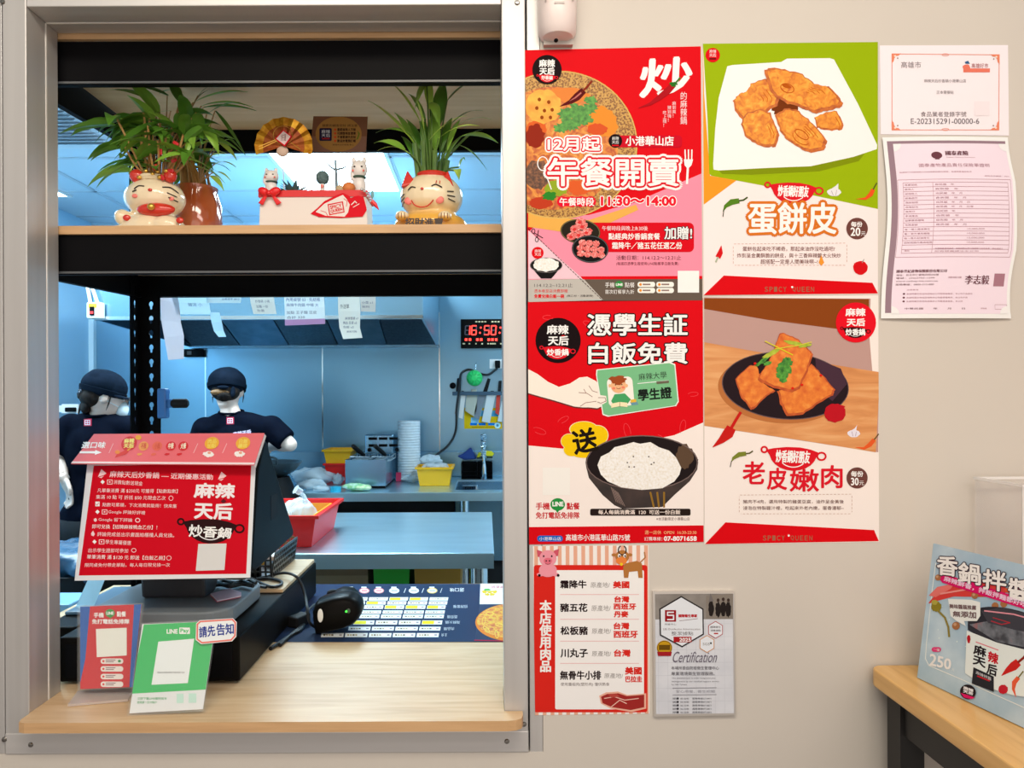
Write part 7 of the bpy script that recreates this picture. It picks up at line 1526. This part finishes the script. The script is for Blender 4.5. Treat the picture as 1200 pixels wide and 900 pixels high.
# knife rack
d = 5.14; y = YB-.0065; p0, p1 = at(530, 461, d), at(612, 461, d)
t = thing('knife_rack', ((p0.x+p1.x)/2, y, p0.z), 'dark wall mounted knife rail above the kitchen sink', 'knife rack')
obj('rail', MB().box((p0.x, y-.045, p0.z-.014), (p1.x, y-.030, p0.z+.012)), M('rail_blue', (.05, .10, .15), .4), t, bevel=.003)
obj('rail', MB().box((p0.x, y-.012, p0.z-.014), (p1.x, y-.0005, p0.z+.012)), MATS['rail_blue'], t)
for x in (p0.x, p1.x-.012): obj('bracket', MB().box((x, y-.030, p0.z-.014), (x+.012, y-.012, p0.z+.012)), MATS['rail_blue'], t)
obj('end_clip', MB().ell(at(530.5, 452, 5.13), (.022, .018, .022)), m_black, t, smooth=True)
m_kn = M('knife_steel', (.62, .74, .80), .25, .9); m_bone = M('blade_beige', (.55, .52, .42), .5); m_grey = M('blade_grey', (.22, .24, .27), .4)
yk = y-.021
def knife(bl, hd, lab, col=m_kn, hcol=None, cat='knife', nm='kitchen_knife'):
    P = lambda q: V(at(q[0], q[1], d).x, yk, at(q[0], q[1], d).z)
    c = P(bl[0]); t = thing(nm, P(bl[-1]), lab, cat)
    obj('blade', MB().prism([P(q)-V(0, .0015, 0) for q in bl], (0, .003, 0)), col, t)
    obj('handle', MB().prism([P(q)-V(0, .007, 0) for q in hd], (0, .014, 0)), hcol or m_blackm, t, bevel=.004)
knife([(536, 459), (539, 459), (536, 487), (532.5, 485)], [(534, 459), (535.5, 443), (540, 443), (539.5, 459)], 'slim knife with upright black handle, first from the left on the rail', M('blade_dark', (.25, .28, .30), .3, .7))
knife([(540.3, 462), (545.5, 462), (542, 491), (537.3, 489.5)], [(540, 462), (540.6, 458), (543.6, 458), (543, 462)], 'broad white blade second on the rail', M('blade_white', (.70, .82, .86), .3, .5))
knife([(547, 462), (559.5, 462), (558.5, 481), (555, 488), (545, 481.5)], [(551, 462), (552.5, 456), (558.5, 456), (558.5, 462)], 'beige cleaver shaped blade under the green ball', m_bone, m_bone, nm='chopping_cleaver')
knife([(561, 462), (570, 462), (561.5, 492), (555, 489), (557, 478)], [(566, 459), (571.5, 443), (575, 444), (571, 459)], 'grey blade knife with tilted black handle on the rail', m_grey)
knife([(571, 462), (581, 462), (574, 496), (564.5, 494)], [(574, 462), (575, 458), (579, 458), (578, 462)], 'wide pale chopping blade between grey and red tools', M('blade_white', (.70, .82, .86), .3, .5))
knife([(582, 463), (586.5, 463), (585, 487), (580.5, 484)], [(583.5, 460), (584.5, 446), (588, 446), (587, 460)], 'red handled tool near the right end of the rail', M('tool_red', (.75, .05, .03), .4), nm='kitchen_scissors', cat='tool')
knife([(588, 470), (592, 470), (590.5, 495), (583, 494)], [(588.5, 470), (589, 449), (592, 449), (592, 470)], 'long white handled blade at the right end of the rail', M('blade_white', (.70, .82, .86), .3, .5), m_white)
p = at(556, 443, 5.13); t = thing('green_ball', (p.x, YB-.04, p.z-.06), 'bright green plastic ball hanging from a wall hook over the knives', 'ball')
obj('ball', MB().ell((p.x, YB-.065, p.z), (.056, .052, .056), nu=24, nv=16), M('ball_green', (.04, .70, .16), .4), t, smooth=True)
b = MB()
for k in range(10): q = R(36*k); b.tube([V(p.x+.02*math.cos(q), YB-.115, p.z+.02*math.sin(q)), V(p.x+.045*math.cos(q), YB-.098, p.z+.045*math.sin(q))], .003, 5)
obj('ribs', b, M('ball_green_dark', (.03, .55, .12), .4), t)
h_ = at(558, 426, 5.14); obj('hook', MB().tube(cable([V(h_.x, YB-.008, h_.z+.01), V(h_.x, YB-.04, h_.z), V(h_.x-.004, YB-.05, h_.z-.03), V(p.x, YB-.06, p.z+.05)]), .004), m_chrome, t, smooth=True)
A = Art(V(0, YB-.0066, 0), V(0, -1, 0), [(544, 478), (590, 478), (588.5, 502.5), (544, 502.5)], thick=.0008, dl=.0006); A.base((250, 190, 20))
A.rect(552, 489, 561, 497, (160, 210, 236), 1); 
for x in (551, 561, 572): A.rect(x, 495.5, x+8, 498.5, (20, 120, 200), 2)
A.rect(553, 500, 584, 501, (190, 130, 20), 1); A.disc(583, 498.5, 3.6, 3.6, (210, 236, 240), 2); A.disc(583, 498.5, 1.5, 1.5, (90, 150, 180), 3); A.rect(563, 481, 586, 488, (90, 170, 200), 1)
A.done('chart_poster', 'yellow chart poster on the steel wall behind the knives', 'poster')
# dark bin and bag seen left of the price sign
b0 = at(60, 655, 2.45); t = thing('waste_bin', (b0.x+.05, 2.42-D0+.15, 0), 'black waste bin with blue plastic liner behind the price sign', 'bin')
hx = b0.x+.08; hy = 2.45-D0+.12; zt = at(80, 672, 2.45).z
obj('body', MB().lathe((hx, hy, .001), [(.15, 0), (.19, zt-.02), (.195, zt), (.18, zt), (.14, .02)], 24), m_blackm, t, smooth=True, angle=50)
b = crumple((hx, hy, zt+.012), (.19, .18, .075), 8, .3); obj('liner', b, M('liner_blue', (.03, .09, .17), .25, alpha=.95), t, smooth=True, angle=80)
b1 = at(80, 746, 2.25); t = thing('stool_box', (b1.x-.1, 2.3-D0, 0), 'pale blue storage box standing low behind the counter at far left', 'box')
obj('body', MB().box((b1.x-.22, 2.14-D0, .001), (b1.x+.06, 2.26-D0, b1.z+.1)), M('pale_blue_box', (.40, .62, .74), .5), t, bevel=.006); obj('lid', MB().box((b1.x-.228, 2.132-D0, b1.z+.1005), (b1.x+.068, 2.268-D0, b1.z+.13)), M('lid_blue', (.20, .42, .62), .4), t, bevel=.004)

# ================================================================== PEOPLE
m_skin = noisy('skin', [(.3, (.74, .54, .44)), (.7, (.80, .60, .50))], 20, 2, .5); m_hair = noisy('hair', [(.3, (.010, .008, .008)), (.7, (.035, .024, .018))], 60, 3, .6, (1, 1, .2), spec=.12); m_hairb = noisy('hair_brown', [(.3, (.16, .07, .02)), (.7, (.32, .16, .06))], 60, 3, .45, (1, 1, .3))
m_navy = noisy('navy_cotton', [(.3, (.002, .003, .008)), (.7, (.004, .006, .013))], 14, 3, .9, bump=.15, spec=.03); m_cap = noisy('cap_cotton', [(.3, (.003, .007, .014)), (.7, (.007, .012, .023))], 18, 3, .9, bump=.2, spec=.04)
m_trou = M('trousers_black', (.012, .013, .016), .8); m_shoe = M('shoe_black', (.012, .012, .012), .4)
def person(d, label, head, hyaw, hpitch, neck, sh, el, wr, handdir, hip, gaze_part, H, bun):
    hipc = Vector(hip); t = thing('person', (hipc.x, hipc.y, 0), label, 'person')
    headc = Vector(head); neck = Vector(neck)
    rot = Matrix.Rotation(R(hyaw), 3, 'Z') @ Matrix.Rotation(R(hpitch), 3, 'X')   # local +Y is where the face points
    hp = lambda x, y, z: headc + rot @ V(x, y, z)
    b = MB()
    b.ell(headc, (.073, .090, .098), rot).ell(hp(0, .020, -.055), (.056, .066, .062), rot).ell(hp(0, .055, -.098), (.026, .026, .022), rot)
    b.ell(hp(0, .098, -.030), (.013, .016, .016), rot).ell(hp(0, .095, -.010), (.008, .010, .022), rot); b.ell(hp(0, .088, -.066), (.022, .012, .010), rot)
    for s_ in (-1, 1): b.ell(hp(.074*s_, .004, -.022), (.010, .016, .026), rot)
    b.tube([headc+V(0, 0, -.05)+rot @ V(0, -.02, -.02), (headc+neck)/2+V(0, 0, -.03), neck+V(0, 0, -.02)], [.050, .047, .060], 14)
    chest = V((sh[0].x+sh[1].x)/2, (sh[0].y+sh[1].y)/2, sh[0].z-.12); waist = chest.lerp(hipc, .55)
    for c, r in ((chest, (.143, .092, .17)), (waist, (.112, .084, .17)), (hipc, (.148, .100, .12))): b.ell(c, r)
    ax = (sh[1]-sh[0]).normalized()
    for i in (0, 1):
        S, E, W = sh[i], el[i], wr[i]; b.tube([chest+V(0, 0, .10), S, S.lerp(E, .5), E], [.06, .050, .043, .037], 12); b.ell(E, .037); b.tube([E, E.lerp(W, .35), W], [.036, .038, .025], 12)
        hd = Vector(handdir[i]).normalized(); sd = hd.cross(V(0, 0, 1)).normalized()*(1 if i else -1); dn = V(0, 0, -1)-hd*hd.dot(V(0, 0, -1)); dn.normalize()
        pc = W+hd*.045; fr_ = Matrix((sd, hd, dn)).transposed(); b.ell(pc, (.038, .050, .016), fr_); b.tube([W-hd*.01, W+hd*.02], [.025, .027], 10)
        for k, (o, ln) in enumerate(((-.028, .066), (-.009, .076), (.010, .072), (.028, .056))):
            p0 = pc+hd*.042+sd*o; p1 = p0+hd*ln*.40+dn*.006; p2 = p1+(hd*.72+dn*.7).normalized()*ln*.33; p3 = p2+(hd*.25+dn).normalized()*ln*.27; b.tube([pc+sd*o*.8, p0, p1, p2, p3], [.0095, .0092, .0088, .0080, .0066], 8)
        p0 = pc-sd*.034-hd*.020; p1 = p0-sd*.024+hd*.028+dn*.012; p2 = p1+hd*.030+dn*.008+sd*.004; b.tube([pc-hd*.03, p0, p1, p2], [.012, .011, .010, .0075], 8)
    feet = []
    for s_ in (-1, 1):
        hj = hipc+ax*.085*s_; kn = V(hj.x+.01*s_, hj.y+.03, .46); an = V(hj.x+.015*s_, hj.y-.01, .09); b.tube([hj, hj.lerp(kn, .5), kn, kn.lerp(an, .35), an], [.085, .072, .052, .052, .034], 12); feet.append((hj, kn, an)); b.ell(an+V(0, .06, -.05), (.036, .10, .03))
    obj('body', b, m_skin, t, remesh=.0062, smoothit=3)
    # face
    for s_ in (-1, 1):
        ey = obj('eye', MB().ell(hp(.030*s_, .083, -.008), (.012, .006, .006), rot), M('eye_white', (.8, .78, .76), .3), t, smooth=True); e = hp(.030*s_, .0885, -.008); obj('iris', MB().ell(e, (.0055, .002, .0055), rot), m_inkb, ey)
        obj('eyebrow', MB().ell(hp(.031*s_, .086, .014), (.017, .004, .004), rot), m_hair, t)
    obj('lips', MB().ell(hp(0, .099, -.066), (.019, .004, .007), rot), M('lip', (.50, .18, .15), .4), t, smooth=True)
    # shirt
    b = MB(); b.ell(chest, (.160, .110, .185)).ell(waist, (.134, .102, .20)).ell(hipc+V(0, 0, .02), (.160, .114, .11))
    b.tube([sh[0]+V(0, 0, -.012), neck.lerp(sh[0], .45)+V(0, 0, -.020), neck+V(0, 0, -.040), neck.lerp(sh[1], .45)+V(0, 0, -.020), sh[1]+V(0, 0, -.012)], [.060, .066, .068, .066, .060], 14)
    for i in (0, 1):
        S, E = sh[i], el[i]; q = S.lerp(E, .80); b.tube([S, S.lerp(E, .4), q], [.066, .065, .062], 14); b.ell(S, .066)
    obj('t_shirt', b, m_navy, t, remesh=.009, smoothit=6)
    b = MB().tube([neck+V(.0, 0, .016)+V(.062*math.cos(R(a)), .056*math.sin(R(a)), .010*math.sin(R(a))) for a in range(0, 361, 18)], .0062, 6); obj('collar', b, m_navy, t, smooth=True)
    b = MB().ell(hipc+V(0, 0, -.02), (.170, .120, .12))
    for hj, kn, an in feet: b.tube([hj, hj.lerp(kn, .5), kn, an+V(0, 0, -.01)], [.098, .085, .068, .055], 14)
    obj('trousers', b, m_trou, t, remesh=.012, smoothit=4)
    for hj, kn, an in feet:
        b = MB().ell(an+V(0, .055, -.045), (.048, .135, .042)); b.xf(lambda p: V(p.x, p.y, max(p.z, .002))); obj('shoe', b, m_shoe, t, smooth=True)
    # hair and cap
    b = MB().ell(hp(0, -.020, .016), (.079, .089, .078), rot).ell(hp(0, -.042, -.028), (.074, .060, .054), rot)
    obj('hair', b, m_hair, t, remesh=.0055, smoothit=2); hb = MB()
    for s_ in (-1, 1): hb.tube(cable([hp(.074*s_, .022, .02), hp(.079*s_, .026, -.03), hp(.076*s_, .024, -.075)], steps=4), [.0035]*6+[.0025, .0015, .0005], 6)
    obj('side_hair', hb, m_hair, t, smooth=True)
    return t, hp, rot, headc
def cap(t, hp, rot, headc, w_=1.0, back=0.0):
    b = MB().ell(hp(0, -.010-back, .028), (.094*w_, .106*w_, .080), rot).ell(hp(.012, -.045-back, .060), (.062*w_, .050*w_, .042), rot)
    cut = lambda p: p if (rot.transposed() @ (p-headc)).z > -.028 else p + rot @ V(0, 0, -.028-(rot.transposed() @ (p-headc)).z)
    b.xf(cut); cc = obj('cap_crown', b, m_cap, t, remesh=.0055, smoothit=4)
    obj('cap_band', MB().lathe(hp(0, -.010-back, -.008), [(.080*w_, 0), (.0925*w_, .001), (.0955*w_, .012), (.0965*w_, .024), (.088*w_, .026)], 30, rot=rot, sy=1.12), m_cap, cc, smooth=True, angle=50)
    pts = [(.086*w_*math.cos(R(a)), .082*w_*math.sin(R(a))*1.1) for a in range(20, 161, 14)]; out_ = [(x*1.05, y*1.0+.046*math.sin(R(a))) for (x, y), a in zip(pts, range(20, 161, 14))]
    b = MB(); vs = [hp(x, y-.004, .006) for x, y in pts]+[hp(x, y-.004, -.004) for x, y in out_]; n = len(pts); vs += [p+rot @ V(0, 0, .005) for p in vs]
    fs = [(k, k+1, n+k+1, n+k) for k in range(n-1)]+[(2*n+k, 3*n+k, 3*n+k+1, 2*n+k+1) for k in range(n-1)]+[(n+k, n+k+1, 3*n+k+1, 3*n+k) for k in range(n-1)]
    obj('cap_brim', b.add(vs, fs), m_cap, cc, smooth=True, angle=50)
def logo_patch(t, px, py, d, w_=.036):
    p = at(px, py, d); A = Art(V(0, p.y, 0), V(0, -1, 0), [(px-4.2, py-4), (px+4.2, py-4.3), (px+4.2, py+4), (px-4.2, py+4.2)], thick=.004, dl=.0006); A.base((226, 60, 80)); A.line([(px-2.8, py-2.6), (px+2.8, py-2.6), (px+2.8, py+2.6), (px-2.8, py+2.6)], .8, (250, 230, 230), 1, closed=True); A.line([(px, py-2.4), (px, py+2.4)], .7, (250, 230, 230), 1); A.line([(px-2.4, py), (px+2.4, py)], .7, (250, 230, 230), 1)
    obj('back_logo', A.mb, None, t)
# worker on the right, back to the counter, stirring at the stove
d = 3.90
hd = at(265, 455, d); nk = at(271, 487, d)
t, hp, rot, hc_ = person(d, 'person in navy cap and navy shirt, back turned, working at the stove', V(hd.x, d-D0+.02, hd.z), 8, -14, V(nk.x, d-D0, nk.z+.004), [at(240, 503, d), at(318, 501, d)], [at(226, 548, d+.05), at(340, 521, d-.02)], [at(252, 552, d+.27), at(316, 522, d+.26)], [(.3, 1, -.1), (-.35, 1, -.1)], (at(280, 600, d).x, d-D0, .86), None, 1.56, True)
cap(t, hp, rot, hc_, 1.04, .004)
b = MB().ell(hp(.004, -.092, -.070), (.036, .024, .025), rot); obj('hair_bun', b, m_hair, t, remesh=.005, smoothit=3)
b = MB().ell(hp(-.018, -.087, -.044), (.050, .018, .017), rot); obj('brown_hair', b, m_hairb, t, smooth=True)
b = MB()
for k in range(7): a = R(k*180/7); b.tube([hp(.004+.037*math.cos(a)*math.cos(q), -.093-.024*abs(math.sin(q))*1.0, -.070+.026*math.sin(a)*math.cos(q)) for q in [R(x) for x in range(0, 181, 20)]], .0013, 4)
obj('hair_net', b, m_black, t); obj('hair_bow', MB().ell(hp(.0, -.112, -.024), (.030, .009, .010), rot).ell(hp(.048, -.098, -.046), (.013, .012, .030), rot), m_cap, t, smooth=True)
logo_patch(t, 270, 493, d-.125)
A = Art(V(0, d-D0-.150, 0), V(0, -1, 0), None, thick=.002, clip=False); A.text('麻辣天后', [(273, 506.5), (294, 503.5), (294.5, 509), (273.5, 512)], (240, 210, 226), 1, bold=.25); obj('back_print', A.mb, None, t)
# worker on the left, head turned to the right, wearing a mask
d = 3.40
hd = at(123, 461, d); nk = at(116, 489, d)
t, hp, rot, hc_ = person(d, 'person in navy cap and white face mask, head turned sideways, near the blue wall', V(hd.x, d-D0, hd.z), -62, -16, V(nk.x, d-D0, nk.z), [at(84, 501, d+.0), at(152, 503, d)], [at(69, 539, d-.01), at(160, 548, d)], [at(73, 558, d-.09), at(152, 560, d+.22)], [(.25, .3, -1), (.0, 1, -.2)], (at(112, 600, d).x, d-D0, .84), None, 1.54, False)
cap(t, hp, rot, hc_, .95, .000)
b = MB().ell(hp(0, .088, -.060), (.050, .030, .046), rot); obj('face_mask', b, M('mask_white', (.72, .80, .84), .7), t, remesh=.004, smoothit=3)
for s_ in (-1, 1): obj('mask_strap', MB().tube([hp(.05*s_, .07, -.045), hp(.077*s_, .01, -.030)], .0016, 5), M('mask_white', (.72, .80, .84), .7), t)
b = MB()
for s_ in (-1, 1): b.tube([hp(.031*s_+.021*math.cos(R(a)), .104, -.008+.019*math.sin(R(a))) for a in range(0, 361, 20)], .0014, 5); b.tube([hp(.053*s_, .103, -.006), hp(.078*s_, .01, -.012)], .0012, 5)
obj('glasses', b, m_dark, t)
b = MB().ell(hp(0, -.088, -.030), (.040, .020, .026), rot); obj('hair_bun', b, m_hair, t, remesh=.005, smoothit=3)
b = MB()
for k in range(14):
    q = R(k*180/13); b.ell(hp(.034*math.cos(q), -.094-.008*math.sin(q), -.016+.016*math.sin(k*1.9)), (.008, .006, .008), nu=8, nv=6)
obj('hair_clip', b, M('clip_dark', (.05, .06, .08), .2, .4), t, smooth=True)
b = MB().tube(cable([hp(-.060, -.07, -.02), hp(-.075, -.08, -.08), hp(-.070, -.075, -.14)], steps=5), [.005]*8+[.003, .001, .0005], 5); obj('loose_strand', b, m_hair, t)
b = MB().ell(hp(0, -.056, -.076), (.048, .024, .036), rot); obj('nape_hair', b, m_hair, t, smooth=True)
logo_patch(t, 103, 495, d-.125)

# ================================================================== RIGHT HAND SIDE: display table, price board, acrylic box
zT = at(1017, 779, D0-.004).z; xT = at(1017, 779, D0-.004).x
t = thing('display_table', (xT+.45, -.35, 0), 'yellow pine display table with black frame against the wall on the right', 'table')
r = .022; o = [(xT+r*(1+math.cos(R(a))), -.004-r+r*math.sin(R(a))) for a in range(90, 181, 15)]
pts = o+[(xT, -.95), (xT+.95, -.95), (xT+.95, -.004)]
TH = at(1017, 779, 1.236).z-at(1017, 799.5, 1.236).z
obj('table_top', MB().prism([(x, y, zT) for x, y in pts], (0, 0, -TH)), m_pine, t, bevel=.003)
m_tf = M('table_frame_black', (.018, .017, .017), .5)
for x, y in ((xT+.018, -.030), (xT+.018, -.90), (xT+.89, -.030), (xT+.89, -.90)): obj('leg', MB().box((x, y, 0), (x+.038, y-.038, zT-TH-.0005)), m_tf, t)
z0 = zT-TH-.0005
obj('apron', MB().box((xT+.056, -.036, z0-.06), (xT+.889, -.052, z0)), m_tf, t); obj('apron', MB().box((xT+.056, -.91, z0-.06), (xT+.889, -.926, z0)), m_tf, t); obj('apron', MB().box((xT+.024, -.069, z0-.06), (xT+.040, -.899, z0)), m_tf, t)
obj('stretcher', MB().box((xT+.024, -.069, .16), (xT+.040, -.899, .19)), m_tf, t)
# tent shaped price board
zB = zT+.0012
onz = lambda x, y: cast(x, y, V(0, 0, zB), V(0, 0, 1))
BL, BR_ = onz(1076, 794), onz(1200, 852.5); uu = (BR_-BL).normalized(); TL = cast(1095, 637, BL, uu)
k_ = (TL-BL); k_ = k_-uu*k_.dot(uu); NN = uu.cross(k_).normalized(); NN = NN if NN.dot(CAM-BL) > 0 else -NN
Wd = .30; Hh = k_.length
t = thing('price_board', (BL+uu*.15), 'grey blue tent board advertising a jar of sauce for 250 on the pine table', 'price board')
hB = lambda u, v: BL+uu*u+k_*v
q = [(1095, 637), (1295, 705), (1302, 905), (1076, 794)]
A = Art(BL, NN, q, thick=.002, clip=False); crn = [hB(0, 0), hB(Wd, 0), hB(Wd, 1), hB(0, 1)]
GB = F_('board_blue', [(.3, (160, 184, 200)), (.55, (184, 200, 210)), (.8, (214, 222, 226))], 14, detail=5)
A.mb.prism([p for p in crn], NN*.002, GB)
# lower corner fade band and frame line
A.line([(1098, 660), (1094, 690), (1087, 755), (1086, 772), (1090, 780), (1130, 797), (1165, 813), (1210, 833)], 1.0, (244, 246, 246), 2)
def blobs(L_, c, L): 
    for k, (x, y, r_) in enumerate(L_): A.disc(x, y, r_, r_, c, L)
chili(A, [(1180, 692), (1150, 690), (1118, 692), (1100, 700), (1090, 707)], 22, (226, 66, 60), (226, 66, 60), 3); A.poly([(1090, 698), (1100, 688), (1120, 684), (1116, 690), (1098, 700)], (240, 120, 110), 4); A.line([(1104, 696), (1140, 690)], 2, (246, 150, 140), 5)
A.blob(1099, 711, 6, 6, (150, 130, 40), 5, .08, 3); A.blob(1097, 706, 3.5, 3, (186, 166, 70), 6, .1, 2); A.line([(1101, 716), (1109, 724), (1113, 735), (1114, 746)], 2.4, (150, 130, 60), 5)
blobs([(1101, 677, 3.6), (1144, 698, 4), (1168, 710, 4), (1178, 708, 4), (1122, 733.5, 4.6)], (176, 112, 70), 5); blobs([(1100, 676, 1.4), (1143, 697, 1.6), (1121, 732, 1.8)], (214, 160, 120), 6)
A.blob(1185, 692, 6, 3, (226, 90, 50), 5, .2, 4)
for k in range(14):
    rd = random.Random(k); A.disc(1085+rd.uniform(2, 60), 700+rd.uniform(0, 70), rd.uniform(.3, .9), rd.uniform(.3, .9), (236, 242, 244), 3)
for ch, x0, x1, y0, y1, dy in (('香', 1101, 1124, 651, 673, 3), ('鍋', 1126, 1151, 659, 682, 4), ('拌', 1155, 1181, 667, 690, 4), ('醬', 1185, 1213, 677, 702, 5)):
    A.text(ch, [(x0, y0), (x1, y0+dy), (x1, y1+dy), (x0-1.4, y1)], (255, 255, 255), 8, bold=.7, halo=((56, 34, 50), 1.8))
A.poly([(1105, 674), (1108, 672.5), (1240, 714), (1240, 726), (1106, 683), (1103.6, 680)], (226, 22, 100), 7); A.text('麻辣鮮香，拌飯拌麵都好吃', [(1109, 675), (1206, 706), (1205, 712.5), (1108, 681)], (255, 206, 226), 9, bold=.2)
bb_ = [(1113, 702), (1140, 703), (1151, 706), (1151, 722), (1147, 728), (1132, 728), (1134, 734), (1123, 728), (1116, 722)]
A.poly(bb_, (246, 246, 246), 9); A.text('美味醬蔬推薦', [(1114.5, 708), (1146, 710), (1146, 715), (1115, 713)], (120, 90, 90), 10, bold=.2); A.text('無添加', [(1119, 716.5), (1146, 717), (1146, 725), (1119, 722.5)], (120, 90, 90), 10, bold=.3)
A.disc(1190, 735, 54, 20, (50, 48, 54), 5, rot=15); A.poly([(1136, 727), (1240, 757), (1240, 775), (1180, 757), (1146, 745), (1136, 738)], (54, 52, 58), 6)
A.poly([(1138, 732), (1160, 728), (1240, 748), (1240, 766), (1170, 752)], F_('jar_glass', [(.3, (60, 60, 66)), (.55, (120, 120, 126)), (.75, (176, 60, 56))], 60, detail=4), 7)
A.poly([(1152, 716), (1175, 712), (1240, 728), (1240, 748), (1190, 738), (1160, 730)], (70, 66, 72), 8); A.line([(1156, 716), (1190, 720), (1240, 734)], 1.6, (236, 150, 160), 9); A.line([(1164, 728), (1176, 732), (1186, 730)], 1.2, (180, 50, 60), 10); A.line([(1166, 724), (1186, 730)], 1.0, (180, 50, 60), 10)
A.poly([(1135, 739), (1170, 753), (1240, 771), (1240, 822), (1190, 815), (1160, 806), (1133, 789)], (240, 238, 238), 9)
A.text('麻\n天', [(1144, 755), (1158, 760), (1157, 783), (1142, 778)], (40, 34, 38), 10, bold=.5, space=1.0); A.text('辣', [(1161, 763), (1172.5, 767), (1171.5, 779), (1160, 775)], (206, 30, 44), 10, bold=.5); A.text('后', [(1160, 777), (1171, 781), (1170, 793), (1158.5, 789)], (40, 34, 38), 10, bold=.5)
A.line([(1146, 752.5), (1172, 762)], 1.2, (236, 130, 140), 10)
A.poly([(1143, 782), (1167, 793), (1167, 811), (1141, 801)], (46, 44, 48), 10); A.text('麻辣拌醬', [(1146, 786), (1164, 794), (1164, 798), (1146, 790)], (230, 220, 220), 11); A.rect(1147, 794.5, 1163, 796, (206, 30, 44), 11, rot=22)
chili(A, [(1196, 776), (1190, 781), (1183, 786), (1176, 792)], 13, (214, 40, 36), (150, 40, 30), 10); chili(A, [(1196, 794), (1191, 800), (1190, 808), (1193, 817)], 7, (240, 96, 60), (120, 110, 50), 10); A.blob(1178, 808, 5.6, 5.4, (206, 36, 50), 10, .06, 3); A.blob(1137.5, 749, 2, 5, (190, 30, 40), 10, .1, 2)
A.rect(1093.5, 758.5, 1104.5, 764, (236, 60, 120), 5, r=3); A.text('一罐', [(1096, 759.5), (1103, 760.5), (1103, 763.5), (1096, 762.5)], WHITE, 6); A.text('250', [(1092, 766), (1116.5, 773), (1115.5, 785), (1091, 779.5)], (255, 255, 255), 5, bold=.5); A.text('元', [(1117, 783), (1120, 784), (1120, 787), (1117, 786)], (250, 250, 250), 5)
A.disc(1136.5, 811, 9.4, 8.6, (44, 34, 38), 10, rot=20); A.text('麻辣\n天后', [(1131.5, 804), (1143, 808), (1142.5, 815), (1131, 811.5)], (240, 230, 230), 11, bold=.2); A.poly([(1128, 812), (1145, 817.5), (1141, 819.5), (1132, 817.5)], (226, 30, 100), 11)
obj('front_panel', A.mb, None, t)
back = [hB(0, 0)-NN*.075, hB(Wd, 0)-NN*.075]
zz_ = [V(p.x, p.y, zB) for p in back]; tp = [hB(0, 1)-NN*.001, hB(Wd, 1)-NN*.001]
obj('rear_panel', MB().prism([zz_[0], zz_[1], tp[1], tp[0]], -NN*.002), ink((192, 204, 214), .25), t)
# acrylic box behind the board
x0, y1 = at(1169, 565, 1.165).x, 1.165-D0; zt = at(1169, 566, 1.165).z; zb = zT+.001; x1 = x0+.24; y1 = -.02; y0 = -.13
t = thing('acrylic_box', ((x0+x1)/2, (y0+y1)/2, zb), 'empty clear acrylic box behind the tent board at the right edge', 'box'); th = .003
m_acb = acryl('box_acrylic', (.90, .86, .86), .12)
obj('front_pane', MB().box((x0, y0, zb), (x1, y0+th, zt)), m_acb, t); obj('back_pane', MB().box((x0, y1-th, zb), (x1, y1, zt)), m_acb, t); obj('side_pane', MB().box((x0, y0+th, zb), (x0+th, y1-th, zt)), m_acb, t); obj('side_pane', MB().box((x1-th, y0+th, zb), (x1, y1-th, zt)), m_acb, t)
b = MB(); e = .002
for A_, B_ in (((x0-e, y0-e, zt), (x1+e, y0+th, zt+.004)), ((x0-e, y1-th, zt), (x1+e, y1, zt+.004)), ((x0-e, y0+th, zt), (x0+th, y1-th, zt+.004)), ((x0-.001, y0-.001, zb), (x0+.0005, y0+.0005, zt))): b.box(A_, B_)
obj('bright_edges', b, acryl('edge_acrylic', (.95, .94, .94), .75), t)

# ------------------------------------------------------------------ things of one kind share a group
GROUPS = {'poster': 'menu posters taped to the wall', 'cable': 'black cables around the terminal', 'plastic_bag': 'plastic bags on the back counter', 'food_tub': 'plastic tubs on the back counter', 'person': 'kitchen workers', 'food_bag': 'bagged food in the red tub', 'cat_planter': 'lucky cat planters on the shelf', 'cat_figurine': 'cat figurines in the planter box', 'sauce_packet': 'sauce packets in the mesh basket', 'plastic_crate': 'crates under the prep table', 'kitchen_knife': 'blades on the knife rail', 'order_slip': 'order slips behind the rack beam', 'succulent': 'succulents in the planter box'}
for o in list(COL.objects):
    if o.parent is None and o.get('category') and not o.get('group'):
        k = o.name.split('.')[0]
        if k in GROUPS: o['group'] = GROUPS[k]
